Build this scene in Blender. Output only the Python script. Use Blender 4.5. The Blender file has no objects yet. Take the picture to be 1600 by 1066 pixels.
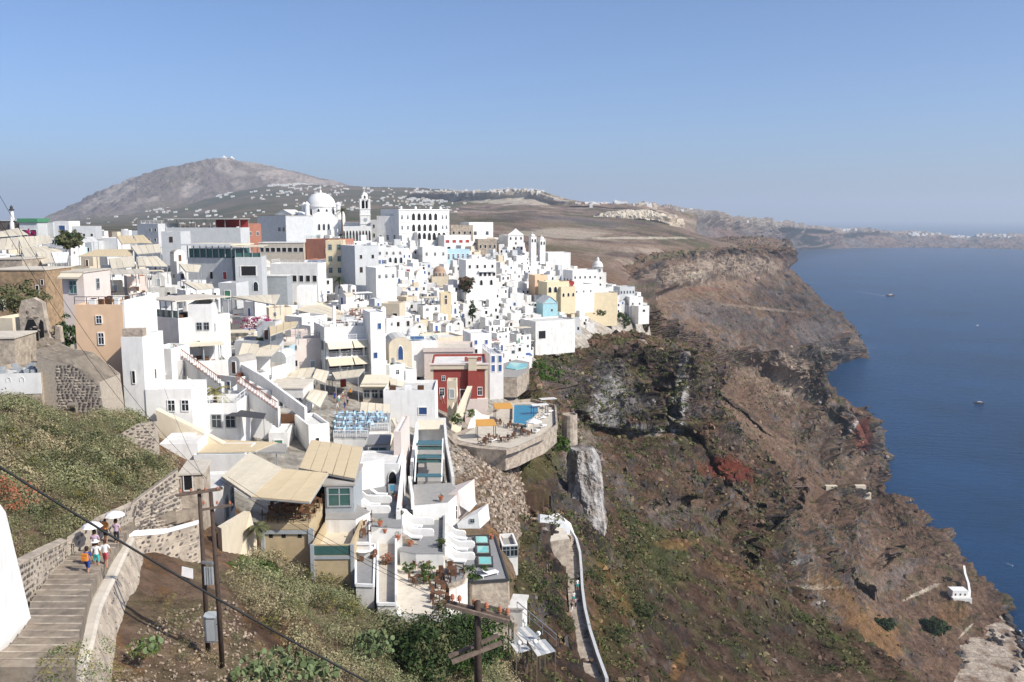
import bpy, math, random
import numpy as np
from mathutils import Vector, Matrix, Euler
from mathutils.bvhtree import BVHTree
R = math.radians
SC = bpy.context.scene
COL = SC.collection
random.seed(7); RNG = np.random.default_rng(7)

# ------------------------------------------------------------------ camera
CAMZ = 230.0; FPX = 1386.0; PITCH = math.atan(195/1386)
cam = bpy.data.cameras.new('camera'); camo = bpy.data.objects.new('camera', cam); COL.objects.link(camo)
camo.location = (0, 0, CAMZ); camo.rotation_euler = (math.pi/2-PITCH, 0, 0)
cam.sensor_width = 36; cam.lens = FPX/1600*36; cam.clip_start = .5; cam.clip_end = 90000
SC.camera = camo
# ------------------------------------------------------------------ light
SUN_EL, SUN_AZ = 40.0, 118.0          # azimuth clockwise from the view direction (+Y)
w = bpy.data.worlds.new('World'); SC.world = w; w.use_nodes = True
nt = w.node_tree; nt.nodes.clear()
sky = nt.nodes.new('ShaderNodeTexSky'); sky.sky_type = 'NISHITA'; sky.sun_disc = False
sky.sun_elevation = R(SUN_EL); sky.sun_rotation = R(SUN_AZ)
sky.altitude = 200; sky.air_density = .7; sky.dust_density = 2.0; sky.ozone_density = 6.5
bg = nt.nodes.new('ShaderNodeBackground'); bg.inputs['Strength'].default_value = .13
wo = nt.nodes.new('ShaderNodeOutputWorld')
nt.links.new(sky.outputs[0], bg.inputs['Color']); nt.links.new(bg.outputs[0], wo.inputs['Surface'])
sl = bpy.data.lights.new('sun', 'SUN'); sl.energy = 4.4; sl.angle = R(.53); sl.color = (1, .95, .86)
so = bpy.data.objects.new('sun', sl); COL.objects.link(so)
sd = Vector((math.sin(R(SUN_AZ))*math.cos(R(SUN_EL)), math.cos(R(SUN_AZ))*math.cos(R(SUN_EL)), math.sin(R(SUN_EL))))
so.rotation_euler = (-sd).to_track_quat('-Z', 'Y').to_euler(); so.location = (300, -100, 500)
SC.view_settings.view_transform = 'Standard'; SC.view_settings.look = 'None'
SC.view_settings.exposure = .42; SC.view_settings.gamma = 1
SC.cycles.max_bounces = 6; SC.cycles.diffuse_bounces = 3; SC.cycles.volume_bounces = 0
SC.cycles.glossy_bounces = 2; SC.cycles.transmission_bounces = 3; SC.cycles.transparent_max_bounces = 6
SC.cycles.use_denoising = True

# ------------------------------------------------------------------ projection of photo points at a real depth
CP, SP = math.cos(PITCH), math.sin(PITCH)
def P(px, py, Y):
    v = (533-py)/FPX; t = Y/(CP+v*SP)
    return Vector((t*(px-800)/FPX, Y, CAMZ+t*(v*CP-SP)))
def Parr(a):                                  # (...,3) px,py,Y -> world
    v = (533-a[..., 1])/FPX; t = a[..., 2]/(CP+v*SP)
    return np.stack([t*(a[..., 0]-800)/FPX, a[..., 2], CAMZ+t*(v*CP-SP)], -1)
def proj(w_):                                  # world -> px,py
    w_ = np.asarray(w_, float); y = w_[..., 1]; z = w_[..., 2]-CAMZ
    d = y*CP-z*SP; u = y*SP+z*CP
    return 800+w_[..., 0]/d*FPX, 533-u/d*FPX
def ray(px, py):
    return Vector(((px-800)/FPX, CP+(533-py)/FPX*SP, (533-py)/FPX*CP-SP)).normalized()

# ------------------------------------------------------------------ noise
_perm = np.random.default_rng(3).permutation(256); _perm = np.concatenate([_perm]*3)
_g = np.random.default_rng(4).normal(size=(256, 3)); _g /= np.linalg.norm(_g, axis=1)[:, None]
def perlin(p):
    i = np.floor(p).astype(int); f = p-i; i &= 255
    u = f*f*f*(f*(f*6-15)+10); out = 0
    for dx in (0, 1):
        for dy in (0, 1):
            for dz in (0, 1):
                h = _perm[_perm[_perm[i[..., 0]+dx]+i[..., 1]+dy]+i[..., 2]+dz]
                g = _g[h]; d = g[..., 0]*(f[..., 0]-dx)+g[..., 1]*(f[..., 1]-dy)+g[..., 2]*(f[..., 2]-dz)
                wx = u[..., 0] if dx else 1-u[..., 0]; wy = u[..., 1] if dy else 1-u[..., 1]; wz = u[..., 2] if dz else 1-u[..., 2]
                out = out+d*wx*wy*wz
    return out
def fbm(p, s, o=5, sq=(1, 1, 1), off=0, gain=.5, ridged=False):
    p = np.asarray(p)*np.array(sq)/s+off; a, t, n = 1, 0, 0
    for k in range(o):
        v = perlin(p)
        if ridged: v = .5-np.abs(v)*1.6
        t = t+a*v; n += a; a *= gain; p = p*2.03+17.3
    return t/n
def sstep(a, b, x):
    t = np.clip((x-a)/(b-a), 0, 1); return t*t*(3-2*t)

# ------------------------------------------------------------------ materials
MATS = {}
def mat(name, col=(.5, .5, .5), rough=.85, spec=.2, var=.12, scale=1.5, bump=0.0, bscale=8, metallic=0, attr=False,
        alpha=1, col2=None, trans=0, vrand=0.0, dirt=0.0):
    if name in MATS: return MATS[name]
    m = bpy.data.materials.new(name); m.use_nodes = True; n = m.node_tree; N, L = n.nodes, n.links
    b = N['Principled BSDF']; b.inputs['Roughness'].default_value = rough; b.inputs['Specular IOR Level'].default_value = spec
    b.inputs['Metallic'].default_value = metallic; b.inputs['Alpha'].default_value = alpha
    b.inputs['Transmission Weight'].default_value = trans
    tc = N.new('ShaderNodeTexCoord'); geo = N.new('ShaderNodeNewGeometry')
    nz = N.new('ShaderNodeTexNoise'); nz.inputs['Scale'].default_value = scale; nz.inputs['Detail'].default_value = 7
    nz.inputs['Roughness'].default_value = .65
    L.new(geo.outputs['Position'], nz.inputs['Vector'])
    mx = N.new('ShaderNodeMix'); mx.data_type = 'RGBA'; mx.blend_type = 'MULTIPLY'; mx.inputs[0].default_value = 1
    rp = N.new('ShaderNodeMapRange'); rp.inputs[1].default_value = .3; rp.inputs[2].default_value = .7
    rp.inputs[3].default_value = 1-var; rp.inputs[4].default_value = 1+var
    L.new(nz.outputs[0], rp.inputs[0]); L.new(rp.outputs[0], mx.inputs[7])
    src = None
    if attr:
        at = N.new('ShaderNodeAttribute'); at.attribute_name = 'tint'; src = at.outputs['Color']
    elif col2 is not None:
        m2 = N.new('ShaderNodeMix'); m2.data_type = 'RGBA'; m2.inputs[6].default_value = (*col, 1); m2.inputs[7].default_value = (*col2, 1)
        n2 = N.new('ShaderNodeTexNoise'); n2.inputs['Scale'].default_value = scale*.35; n2.inputs['Detail'].default_value = 6
        L.new(geo.outputs['Position'], n2.inputs['Vector'])
        r2 = N.new('ShaderNodeMapRange'); r2.inputs[1].default_value = .42; r2.inputs[2].default_value = .62
        L.new(n2.outputs[0], r2.inputs[0]); L.new(r2.outputs[0], m2.inputs[0]); src = m2.outputs[2]
    if src is not None: L.new(src, mx.inputs[6])
    else: mx.inputs[6].default_value = (*col, 1)
    outc = mx.outputs[2]
    if vrand:
        oi = N.new('ShaderNodeObjectInfo'); r3 = N.new('ShaderNodeMapRange'); r3.inputs[3].default_value = 1-vrand; r3.inputs[4].default_value = 1
        L.new(oi.outputs['Random'], r3.inputs[0])
        m3 = N.new('ShaderNodeMix'); m3.data_type = 'RGBA'; m3.blend_type = 'MULTIPLY'; m3.inputs[0].default_value = 1
        L.new(outc, m3.inputs[6]); L.new(r3.outputs[0], m3.inputs[7]); outc = m3.outputs[2]
    if dirt:                                   # rain streaks: noise stretched downwards
        mp = N.new('ShaderNodeMapping'); mp.inputs['Scale'].default_value = (1.2, 1.2, .22); L.new(geo.outputs['Position'], mp.inputs[0])
        n4 = N.new('ShaderNodeTexNoise'); n4.inputs['Scale'].default_value = 1.3; n4.inputs['Detail'].default_value = 8; L.new(mp.outputs[0], n4.inputs['Vector'])
        r4 = N.new('ShaderNodeMapRange'); r4.inputs[1].default_value = .5; r4.inputs[2].default_value = .75; r4.inputs[4].default_value = dirt
        L.new(n4.outputs[0], r4.inputs[0])
        m4 = N.new('ShaderNodeMix'); m4.data_type = 'RGBA'; L.new(r4.outputs[0], m4.inputs[0]); L.new(outc, m4.inputs[6]); m4.inputs[7].default_value = (.33, .29, .24, 1); outc = m4.outputs[2]
    L.new(outc, b.inputs['Base Color'])
    if bump:
        bn = N.new('ShaderNodeTexNoise'); bn.inputs['Scale'].default_value = bscale; bn.inputs['Detail'].default_value = 6
        L.new(geo.outputs['Position'], bn.inputs['Vector'])
        bp = N.new('ShaderNodeBump'); bp.inputs['Strength'].default_value = .8; bp.inputs['Distance'].default_value = bump
        L.new(bn.outputs[0], bp.inputs['Height']); L.new(bp.outputs[0], b.inputs['Normal'])
    MATS[name] = m; return m

def mesh_np(name, v, f, m, tint=None, smooth=True, mi=None):
    me = bpy.data.meshes.new(name); v = np.asarray(v, np.float32); f = np.asarray(f, np.int32)
    k = f.shape[1]; me.vertices.add(len(v)); me.vertices.foreach_set('co', v.ravel())
    me.loops.add(f.size); me.loops.foreach_set('vertex_index', f.ravel())
    me.polygons.add(len(f)); me.polygons.foreach_set('loop_start', np.arange(0, f.size, k, dtype=np.int32))
    me.update(calc_edges=True); me.polygons.foreach_set('use_smooth', np.full(len(f), smooth))
    for q in (m if isinstance(m, (list, tuple)) else [m]): me.materials.append(q)
    if mi is not None: me.polygons.foreach_set('material_index', np.asarray(mi, np.int32))
    if tint is not None:
        a = me.color_attributes.new('tint', 'FLOAT_COLOR', 'POINT')
        a.data.foreach_set('color', np.concatenate([tint, np.ones((len(tint), 1))], 1).astype(np.float32).ravel())
    return me
def link(name, me, kind=None):
    o = bpy.data.objects.new(name, me); COL.objects.link(o)
    if kind: o['kind'] = kind
    return o

# ------------------------------------------------------------------ landforms: nets of surveyed points, interpolated, then weathered by noise
def catmull(a, n):                              # resample axis 0 to n
    k = len(a); t = np.linspace(0, k-1, n); i = np.clip(np.floor(t).astype(int), 0, k-2); f = (t-i)
    f = f.reshape((-1,)+(1,)*(a.ndim-1))
    p0 = a[np.clip(i-1, 0, k-1)]; p1 = a[i]; p2 = a[i+1]; p3 = a[np.clip(i+2, 0, k-1)]
    cr = .5*((2*p1)+(-p0+p2)*f+(2*p0-5*p1+4*p2-p3)*f*f+(-p0+3*p1-3*p2+p3)*f**3)
    return .6*cr+.4*(p1*(1-f)+p2*f)
def grid_faces(nr, nc):
    i = np.arange(nr*nc).reshape(nr, nc)
    return np.stack([i[:-1, :-1], i[1:, :-1], i[1:, 1:], i[:-1, 1:]], -1).reshape(-1, 4)
def normals(g):
    du = np.gradient(g, axis=1); dv = np.gradient(g, axis=0); n = np.cross(dv, du)
    n /= np.linalg.norm(n, axis=-1)[..., None]+1e-9; n[n[..., 2] < -.2] *= -1
    return n
def smooth2(a, k):
    for _ in range(k):
        a = a.copy(); a[1:-1] = (a[:-2]+2*a[1:-1]+a[2:])/4; a[:, 1:-1] = (a[:, :-2]+2*a[:, 1:-1]+a[:, 2:])/4
    return a
C = {k: np.array(v) for k, v in dict(
    soil=(.120, .074, .050), dust=(.195, .135, .095), dark=(.034, .027, .025), grey=(.125, .112, .108), pale=(.33, .265, .205),
    white=(.46, .44, .42), red=(.125, .030, .020), green=(.060, .072, .024), olive=(.105, .098, .042), ochre=(.23, .125, .048),
    cream=(.46, .40, .31), concrete=(.42, .385, .33), purple=(.070, .050, .050)).items()}
def mixc(c, col, t): return c*(1-t[..., None])+col*t[..., None]
TERR = {}
def rock_mat():
    m = mat('weathered_rock_and_soil', attr=True, var=.3, scale=.6, bump=.12, bscale=2.5, rough=.95, spec=.08)
    if m.get('done'): return m
    m['done'] = 1; N, L = m.node_tree.nodes, m.node_tree.links; b = N['Principled BSDF']; geo = N.new('ShaderNodeNewGeometry')
    mp = N.new('ShaderNodeMapping'); mp.inputs['Scale'].default_value = (1, 1, .55); L.new(geo.outputs['Position'], mp.inputs[0])
    t = N.new('ShaderNodeTexNoise'); t.inputs['Scale'].default_value = .22; t.inputs['Detail'].default_value = 12; t.inputs['Roughness'].default_value = .78; L.new(mp.outputs[0], t.inputs['Vector'])
    v = N.new('ShaderNodeTexVoronoi'); v.feature = 'DISTANCE_TO_EDGE'; v.inputs['Scale'].default_value = .30; L.new(mp.outputs[0], v.inputs['Vector'])
    cr = N.new('ShaderNodeMapRange'); cr.inputs[1].default_value = 0; cr.inputs[2].default_value = .12; cr.inputs[3].default_value = .80; cr.inputs[4].default_value = 1; L.new(v.outputs['Distance'], cr.inputs[0])
    r = N.new('ShaderNodeMapRange'); r.inputs[1].default_value = .35; r.inputs[2].default_value = .65; r.inputs[3].default_value = .74; r.inputs[4].default_value = 1.66; L.new(t.outputs[0], r.inputs[0])
    mu = N.new('ShaderNodeMath'); mu.operation = 'MULTIPLY'; L.new(r.outputs[0], mu.inputs[0]); L.new(cr.outputs[0], mu.inputs[1])
    src = b.inputs['Base Color'].links[0].from_socket; mx = N.new('ShaderNodeMix'); mx.data_type = 'RGBA'; mx.blend_type = 'MULTIPLY'; mx.inputs[0].default_value = 1
    L.new(src, mx.inputs[6]); L.new(mu.outputs[0], mx.inputs[7]); L.new(mx.outputs[2], b.inputs['Base Color'])
    old = b.inputs['Normal'].links[0].from_socket; bp = N.new('ShaderNodeBump'); bp.inputs['Strength'].default_value = 1; bp.inputs['Distance'].default_value = 2.0
    L.new(t.outputs[0], bp.inputs['Height']); L.new(old, bp.inputs['Normal']); L.new(bp.outputs[0], b.inputs['Normal']); return m
def landform(name, ctrl, nr, nc, amp, size, tintf, blobs=(), vert=0, strata=0, seed=0, fine=.3, fade=None, extra=None, gully=0, crag=0, dents=(), flat=False):
    a = np.array(ctrl, float); a[..., 2] = 1/a[..., 2]
    a = catmull(a, nr); a = catmull(a.transpose(1, 0, 2), nc).transpose(1, 0, 2); a[..., 2] = 1/a[..., 2]
    if dents:
        g = Parr(a); wob = fbm(g, size*.3, 4, off=seed+91)
        for (bx, by, rx, ry, ro, k) in dents:
            ca, sa = math.cos(R(ro)), math.sin(R(ro)); X = (a[..., 0]-bx)*ca+(a[..., 1]-by)*sa; Yy = -(a[..., 0]-bx)*sa+(a[..., 1]-by)*ca
            a[..., 2] *= 1+k*(1-sstep(.55, 1.3, np.sqrt((X/rx)**2+(Yy/ry)**2)+wob*.7))
    g = Parr(a); n = smooth2(normals(g), 6)
    steep = 1-np.abs(n[..., 2])
    ampm = amp(a, g, steep) if callable(amp) else amp*np.ones(g.shape[:2])
    big = fbm(g, size, 6, (1, 1, 1), seed, .52, True)
    d = ampm*big*2
    if vert: d += ampm*vert*sstep(.25, .6, steep)*(fbm(g, size*.62, 5, (1, 1, .07), seed+5, .5, True)*1.7+fbm(g, size*.2, 4, (1, 1, .2), seed+6, .5, True)*.5)
    if strata: d += ampm*strata*sstep(.2, .55, steep)*np.sin(g[..., 2]/size*16+4*fbm(g, size*2, 3, off=seed+9)+2*np.sin(g[..., 2]/size*5))*.5
    d += ampm*fine*fbm(g, size*.12, 4, off=seed+2)
    if gully: d += ampm*gully*fbm(g+8*fbm(g, size*1.3, 3, off=seed+70)[..., None], size*.5, 5, (.3, 1, .55), seed+71, .55, True)*2
    if crag:
        cm = sstep(.0, .16, fbm(g, size*.75, 4, off=seed+80)+.10*sstep(.25, .5, steep))
        cr = fbm(g, size*.22, 5, (1, 1, 1.5), seed+81, .6, True); d += ampm*crag*cm*(cr*1.7+.3*np.round(cr*5)/5)
    if fade is not None: d *= fade(a, g)
    d = d-ampm*float(np.mean(d/(ampm+1e-6)))
    g2 = g+n*d[..., None]
    if extra is not None: g2 = extra(a, g2)
    n2 = normals(g2); st2 = 1-np.abs(n2[..., 2]); px, py = proj(g2)
    c = tintf(g2, px, py, st2, steep, big)
    wob = fbm(g2, size*.35, 5, off=seed+21)
    for (bx, by, rx, ry, ro, key, s) in blobs:
        ca, sa = math.cos(R(ro)), math.sin(R(ro)); X = (px-bx)*ca+(py-by)*sa; Yy = -(px-bx)*sa+(py-by)*ca
        q = np.sqrt((X/rx)**2+(Yy/ry)**2)+wob*1.3
        c = mixc(c, C[key], (1-sstep(.75, 1.1, q))*s*(.8+wob))
    c = np.clip(c, .01, 1)
    me = mesh_np(name, g2.reshape(-1, 3), grid_faces(nr, nc), rock_mat(), c.reshape(-1, 3), smooth=flat)
    o = link(name, me, 'structure'); TERR[name] = (g2, c); return o

def tint_rock(mixrock, soil='soil', veg=.0, dust=.35, scale=60, seed=0):
    def f(g, px, py, st, st0, big):
        n1 = fbm(g, scale, 5, off=seed+31); n2 = fbm(g, scale*.22, 5, off=seed+41); n3 = fbm(g, scale*.5, 4, (1, 1, 4), off=seed+51)
        c = np.ones(g.shape)*C[soil]
        c = mixc(c, C['dust'], sstep(-.1, .25, n1+n2*.6)*dust)
        rock = sstep(.28, .50, st+n2*.4)
        rc = mixc(np.ones(g.shape)*C['dark'], C['grey'], sstep(-.2, .3, n3+n2*.5))
        rc = mixc(rc, C[mixrock], sstep(-.05, .3, n3+n1))
        rc = mixc(rc, C['purple'], sstep(.05, .3, -n1+n3)*.6)
        n4 = fbm(g, scale*.25, 5, (1, 1, .12), off=seed+55)
        rc = mixc(rc, C['pale']*.75, sstep(.02, .3, n4)*.55); rc = mixc(rc, C['dark'], sstep(.05, .3, -n4)*.5)
        c = mixc(c, rc, rock)
        c = mixc(c, C['dark'], sstep(.06, .26, n2-n1*.4)*.5)
        c = c*(1+.28*np.clip(fbm(g, scale*.1, 4, off=seed+77)*3, -1, 1))[..., None]
        if veg:
            vg = sstep(-.02, .16, fbm(g, scale*.3, 5, off=seed+61)+.12*(veg-.5))*(1-rock*.7)*veg
            c = mixc(c, C['olive'], vg); c = mixc(c, C['green'], vg*sstep(0, .2, n2))
        return c
    return f

def fixY(rows):                                  # depths were surveyed with the small-angle rule; make the heights exact
    out = []
    for r in rows:
        q = []
        for x, y, Y in r:
            v = (533-y)/FPX; q.append((x, y, Y*((y-338)/1386)/((SP-v*CP)/(CP+v*SP))))
        out.append(q)
    return out
def back(row, k, dpy): return [(p[0], p[1]+dpy, p[2]*k) for p in row]
# sea
s_ = 42000
sea = link('sea', mesh_np('sea', [(-s_, -3000, 0), (s_, -3000, 0), (s_, s_, 0), (-s_, s_, 0)], [(0, 1, 2, 3)], None or mat('sea_water', (.004, .036, .098), rough=.3, spec=.18, var=.4, scale=.004)), 'structure')
def sea_nodes():
    m = MATS['sea_water']; N, L = m.node_tree.nodes, m.node_tree.links; b = N['Principled BSDF']
    b.inputs['IOR'].default_value = 1.33
    geo = N.new('ShaderNodeNewGeometry'); h = None
    mp = N.new('ShaderNodeMapping'); mp.inputs['Rotation'].default_value = (0, 0, .5); mp.inputs['Scale'].default_value = (1, 2.2, 1); L.new(geo.outputs['Position'], mp.inputs[0])
    for sc_, dist in ((.045, 1.0), (.16, .45)):
        t = N.new('ShaderNodeTexNoise'); t.inputs['Scale'].default_value = sc_; t.inputs['Detail'].default_value = 8; t.inputs['Roughness'].default_value = .7
        L.new(mp.outputs[0], t.inputs['Vector'])
        bp = N.new('ShaderNodeBump'); bp.inputs['Strength'].default_value = 1; bp.inputs['Distance'].default_value = dist*2.6
        L.new(t.outputs[0], bp.inputs['Height'])
        if h is not None: L.new(h, bp.inputs['Normal'])
        h = bp.outputs[0]
    L.new(h, b.inputs['Normal'])
sea_nodes()

# Profitis Ilias, the high mountain
mr = [(30, 352, 5600), (85, 336, 5550), (150, 304, 5500), (210, 279, 5500), (262, 259, 5500), (300, 255, 5500), (350, 246, 5500), (400, 253, 5450), (450, 266, 5400), (500, 279, 5300), (560, 293, 5200), (660, 304, 5200)]
m_base = [(30, 356, 4700), (90, 352, 4700), (150, 348, 4600), (210, 345, 4600), (262, 341, 4600), (310, 337, 4600), (350, 330, 4600), (400, 322, 4600), (450, 314, 4600), (500, 311, 4600), (560, 310, 4600), (660, 312, 4600)]
def lerp_row(a, b, t, ty=None): return [(x[0]*(1-t)+y[0]*t, x[1]*(1-(ty or t))+y[1]*(ty or t), 1/((1-t)/x[2]+t/y[2])) for x, y in zip(a, b)]
def tint_mount(g, px, py, st, st0, big):
    n = fbm(g, 500, 5, (1, 1, .25), off=3); n2 = fbm(g, 160, 5, (1, 1, .3), off=5)
    c = np.ones(g.shape)*np.array((.150, .120, .105)); c = mixc(c, np.array((.30, .255, .22)), sstep(.0, .22, n+n2*.9)*.7); c = mixc(c, C['olive'], sstep(.0, .3, -n)*.5)
    return c
landform('mountain', [back(mr, 1.15, 40), mr, lerp_row(mr, m_base, .4, .35), lerp_row(mr, m_base, .75, .7), m_base], 170, 440, 30, 420, tint_mount, seed=1, fine=.3, gully=1.0, crag=.5)
# rolling plain and far ridge behind the town
f0 = [(-400, 353, 3500), (0, 350, 3800), (85, 347, 4300), (200, 336, 4500), (300, 318, 4600), (380, 297, 4700), (430, 290, 4800), (480, 289, 4800), (560, 292, 4700), (640, 294, 4500), (700, 297, 4200), (790, 312, 3600)]
f1 = [(-400, 356, 2500), (0, 354, 2600), (85, 351, 2900), (200, 345, 3200), (300, 335, 3400), (380, 316, 3500), (430, 308, 3500), (480, 306, 3500), (560, 308, 3400), (640, 309, 3300), (700, 311, 3200), (790, 326, 3000)]
f2 = [(-400, 359, 1500), (0, 357, 1600), (85, 355, 1700), (200, 352, 1800), (300, 347, 1900), (380, 339, 2000), (430, 334, 2100), (480, 331, 2200), (560, 330, 2200), (640, 330, 2200), (700, 331, 2200), (790, 348, 2100)]
f3 = [(-400, 362, 900), (0, 361, 900), (85, 361, 900), (200, 360, 900), (300, 359, 900), (380, 358, 900), (430, 357, 900), (480, 357, 900), (560, 357, 900), (640, 359, 900), (700, 362, 900), (810, 392, 900)]
def tint_plain(g, px, py, st, st0, big):
    n = fbm(g, 260, 5, off=3); n2 = fbm(g, 60, 5, (1, 1, 1), off=7)
    c = np.ones(g.shape)*np.array((.105, .090, .065)); c = mixc(c, C['dust'], sstep(.0, .3, n+n2)*.6); c = mixc(c, np.array((.055, .065, .035)), sstep(-.05, .2, n2-n)*.7)
    return c
landform('plain', [back(f0, 1.1, 12), f0, f1, f2, f3, [(p[0], p[1]+8, 700) for p in f3]], 260, 420, lambda a, g, s: a[..., 2]*.0022, 300, tint_plain, seed=2)
# pale tufa cliff beyond the town and the flat ground before it
g0 = [(640, 301, 3300), (700, 300, 3100), (760, 298, 2950), (830, 296, 2850), (870, 306, 2750), (905, 315, 2700), (950, 318, 2700), (1010, 320, 2750), (1040, 325, 2900), (1090, 334, 3100)]
g1 = [(640, 327, 2600), (700, 327, 2500), (760, 328, 2500), (830, 324, 2450), (870, 327, 2450), (905, 330, 2450), (950, 331, 2450), (1010, 333, 2500), (1040, 345, 2600), (1090, 372, 2700)]
g2_ = [(640, 345, 1600), (700, 347, 1500), (760, 350, 1400), (830, 360, 1300), (880, 368, 1250), (940, 372, 1250), (1000, 374, 1300), (1060, 378, 1400), (1110, 382, 1500), (1160, 388, 1600)]
g3 = [(640, 356, 950), (700, 362, 940), (760, 372, 930), (830, 388, 920), (870, 400, 920), (910, 410, 920), (950, 418, 920), (975, 424, 950), (1000, 425, 1010), (1030, 416, 1120)]
def tint_tufa(g, px, py, st, st0, big):
    n = fbm(g, 200, 5, (1, 1, .3), off=3); n2 = fbm(g, 40, 5, (1, 1, 2), off=7)
    c = np.ones(g.shape)*np.array((.165, .115, .085)); n5 = fbm(g, 90, 5, (1, .5, 1), off=15); c = mixc(c, np.array((.30, .24, .185)), sstep(.0, .22, n2+n)*.75); c = mixc(c, C['purple']*.8, sstep(.02, .2, -n5)*.7); c = mixc(c, C['green']*.8, sstep(.05, .2, n2-n)*.6)
    r = sstep(.3, .5, st0+n2*.2); c = mixc(c, C['pale'], r*.9); return mixc(c, C['grey'], r*sstep(.0, .25, n)*.8)
landform('terrain', [back(g0, 1.12, 10), g0, [(p[0], p[1]+(17 if p[0] < 890 else 5), p[2]*.98) for p in g0], g1, g2_, g3, [(p[0], p[1]+25+(75 if p[0] > 940 else 0), 560) for p in g3]], 260, 420, lambda a, g, s: a[..., 2]*.0013+6*sstep(.3, .6, s), 130, tint_tufa, vert=.8, gully=.8, crag=.3, seed=3,
         blobs=[(790, 309, 100, 11, 2, 'cream', .9), (740, 306, 30, 6, 2, 'grey', .5), (840, 312, 26, 9, 2, 'pale', .7), (900, 346, 90, 7, 5, 'grey', .6), (880, 366, 70, 9, 3, 'cream', .55), (1000, 372, 90, 2, 0, 'cream', .9), (925, 392, 80, 14, 8, 'soil', .5), (880, 388, 70, 6, 3, 'green', .5), (980, 398, 40, 5, 0, 'dark', .6), (900, 352, 60, 4, 2, 'green', .5), (1010, 384, 60, 4, 2, 'dust', .8), (850, 350, 50, 8, 0, 'dust', .6), (900, 362, 60, 6, 0, 'pale', .6), (820, 338, 60, 4, 3, 'dark', .4), (940, 410, 30, 6, 10, 'dust', .6), (960, 378, 120, 2, 3, 'dark', .5)])
# quarry mesa
q0 = [(905, 345, 2150), (935, 334, 2100), (960, 330, 2080), (985, 328, 2080), (1015, 329, 2080), (1040, 334, 2080), (1062, 345, 2150)]
q1 = [(900, 362, 1750), (935, 350, 1850), (958, 341, 1900), (985, 342, 1900), (1015, 342, 1900), (1040, 345, 1900), (1060, 355, 1950)]
q2 = [(895, 373, 1550), (935, 372, 1600), (965, 372, 1620), (990, 370, 1640), (1015, 368, 1660), (1045, 366, 1700), (1075, 372, 1750)]
landform('quarry_face', [back(q0, 1.08, 10), q0, [(p[0], p[1]+16, p[2]*.985) for p in q0], [(p[0], p[1]+24, p[2]*.97) for p in q0], q2], 110, 200, 14, 60, lambda g, px, py, st, s0, b: mixc(mixc(np.ones(g.shape)*C['cream'], C['grey'], sstep(.05, .3, fbm(g, 40, 5, (1, 1, .4)))), C['dust'], sstep(.0, .25, fbm(g, 90, 4, off=4))*.6), vert=1.3, seed=4)
# far caldera rim across the bay
r0 = [(960, 316, 3600), (1010, 318, 3600), (1060, 325, 3700), (1110, 334, 4100), (1170, 345, 4600), (1220, 350, 5400), (1250, 354, 6000), (1320, 358, 6700), (1400, 361, 7200), (1470, 366, 7300), (1515, 371, 7400), (1535, 365, 7500), (1600, 366, 7600), (1900, 368, 8000)]
r2 = [(960, 352, 3000), (1010, 365, 3000), (1060, 385, 3000), (1110, 396, 3500), (1170, 394, 4400), (1222, 392, 5700), (1250, 389, 6150), (1320, 387, 6480), (1400, 386, 6600), (1470, 386, 6600), (1515, 387, 6500), (1535, 387, 6480), (1600, 389, 6250), (1900, 389, 6250)]
def tint_rim(g, px, py, st, st0, big):
    n = fbm(g, 300, 5, (1, 1, .3), off=3); n2 = fbm(g, 60, 4, (1, 1, 3), off=7)
    c = np.ones(g.shape)*np.array((.15, .095, .075)); c = mixc(c, C['grey'], sstep(-.05, .2, n+n2)*.8); top = sstep(.66, .9, g[..., 2]/(g[..., 2].max(0)[None]+1))
    return mixc(mixc(c, C['dark'], sstep(0, .2, -n2)*.6), C['cream'], top*.3)
landform('hills', [back(r0, 1.1, 6), r0, lerp_row(r0, r2, .2, .35), lerp_row(r0, r2, .6, .7), r2, [(p[0], p[1]+8, p[2]*.97) for p in r2]], 150, 700, lambda a, g, s: 34+a[..., 2]*.0022, 210, tint_rim, vert=1.6, gully=.5, strata=.3, seed=5)
# second headland with the pale cliff crown
h0 = [(940, 452, 850), (975, 428, 950), (1010, 410, 1080), (1050, 397, 1220), (1100, 391, 1330), (1150, 388, 1400), (1190, 387, 1460), (1222, 392, 1500), (1226, 400, 1600)]
h1 = [(p[0]+6, p[1]+k, p[2]*.972) for p, k in zip(h0, (34, 50, 56, 56, 52, 48, 42, 30, 18))]
h2 = [(985, 490, 810), (1030, 488, 920), (1075, 488, 1050), (1120, 486, 1140), (1165, 486, 1220), (1205, 488, 1290), (1245, 488, 1370), (1285, 480, 1452), (1290, 470, 1600)]
h3 = [(1040, 560, 770), (1080, 560, 860), (1120, 552, 960), (1160, 550, 1040), (1205, 548, 1130), (1245, 545, 1210), (1285, 535, 1310), (1318, 522, 1434), (1312, 505, 1600)]
h4 = [(1090, 620, 760), (1120, 620, 830), (1160, 620, 890), (1190, 615, 970), (1225, 600, 1080), (1255, 590, 1200), (1290, 574, 1350), (1344, 557, 1445), (1330, 545, 1560)]
H_top = back(h0, 1.35, -4)
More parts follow.
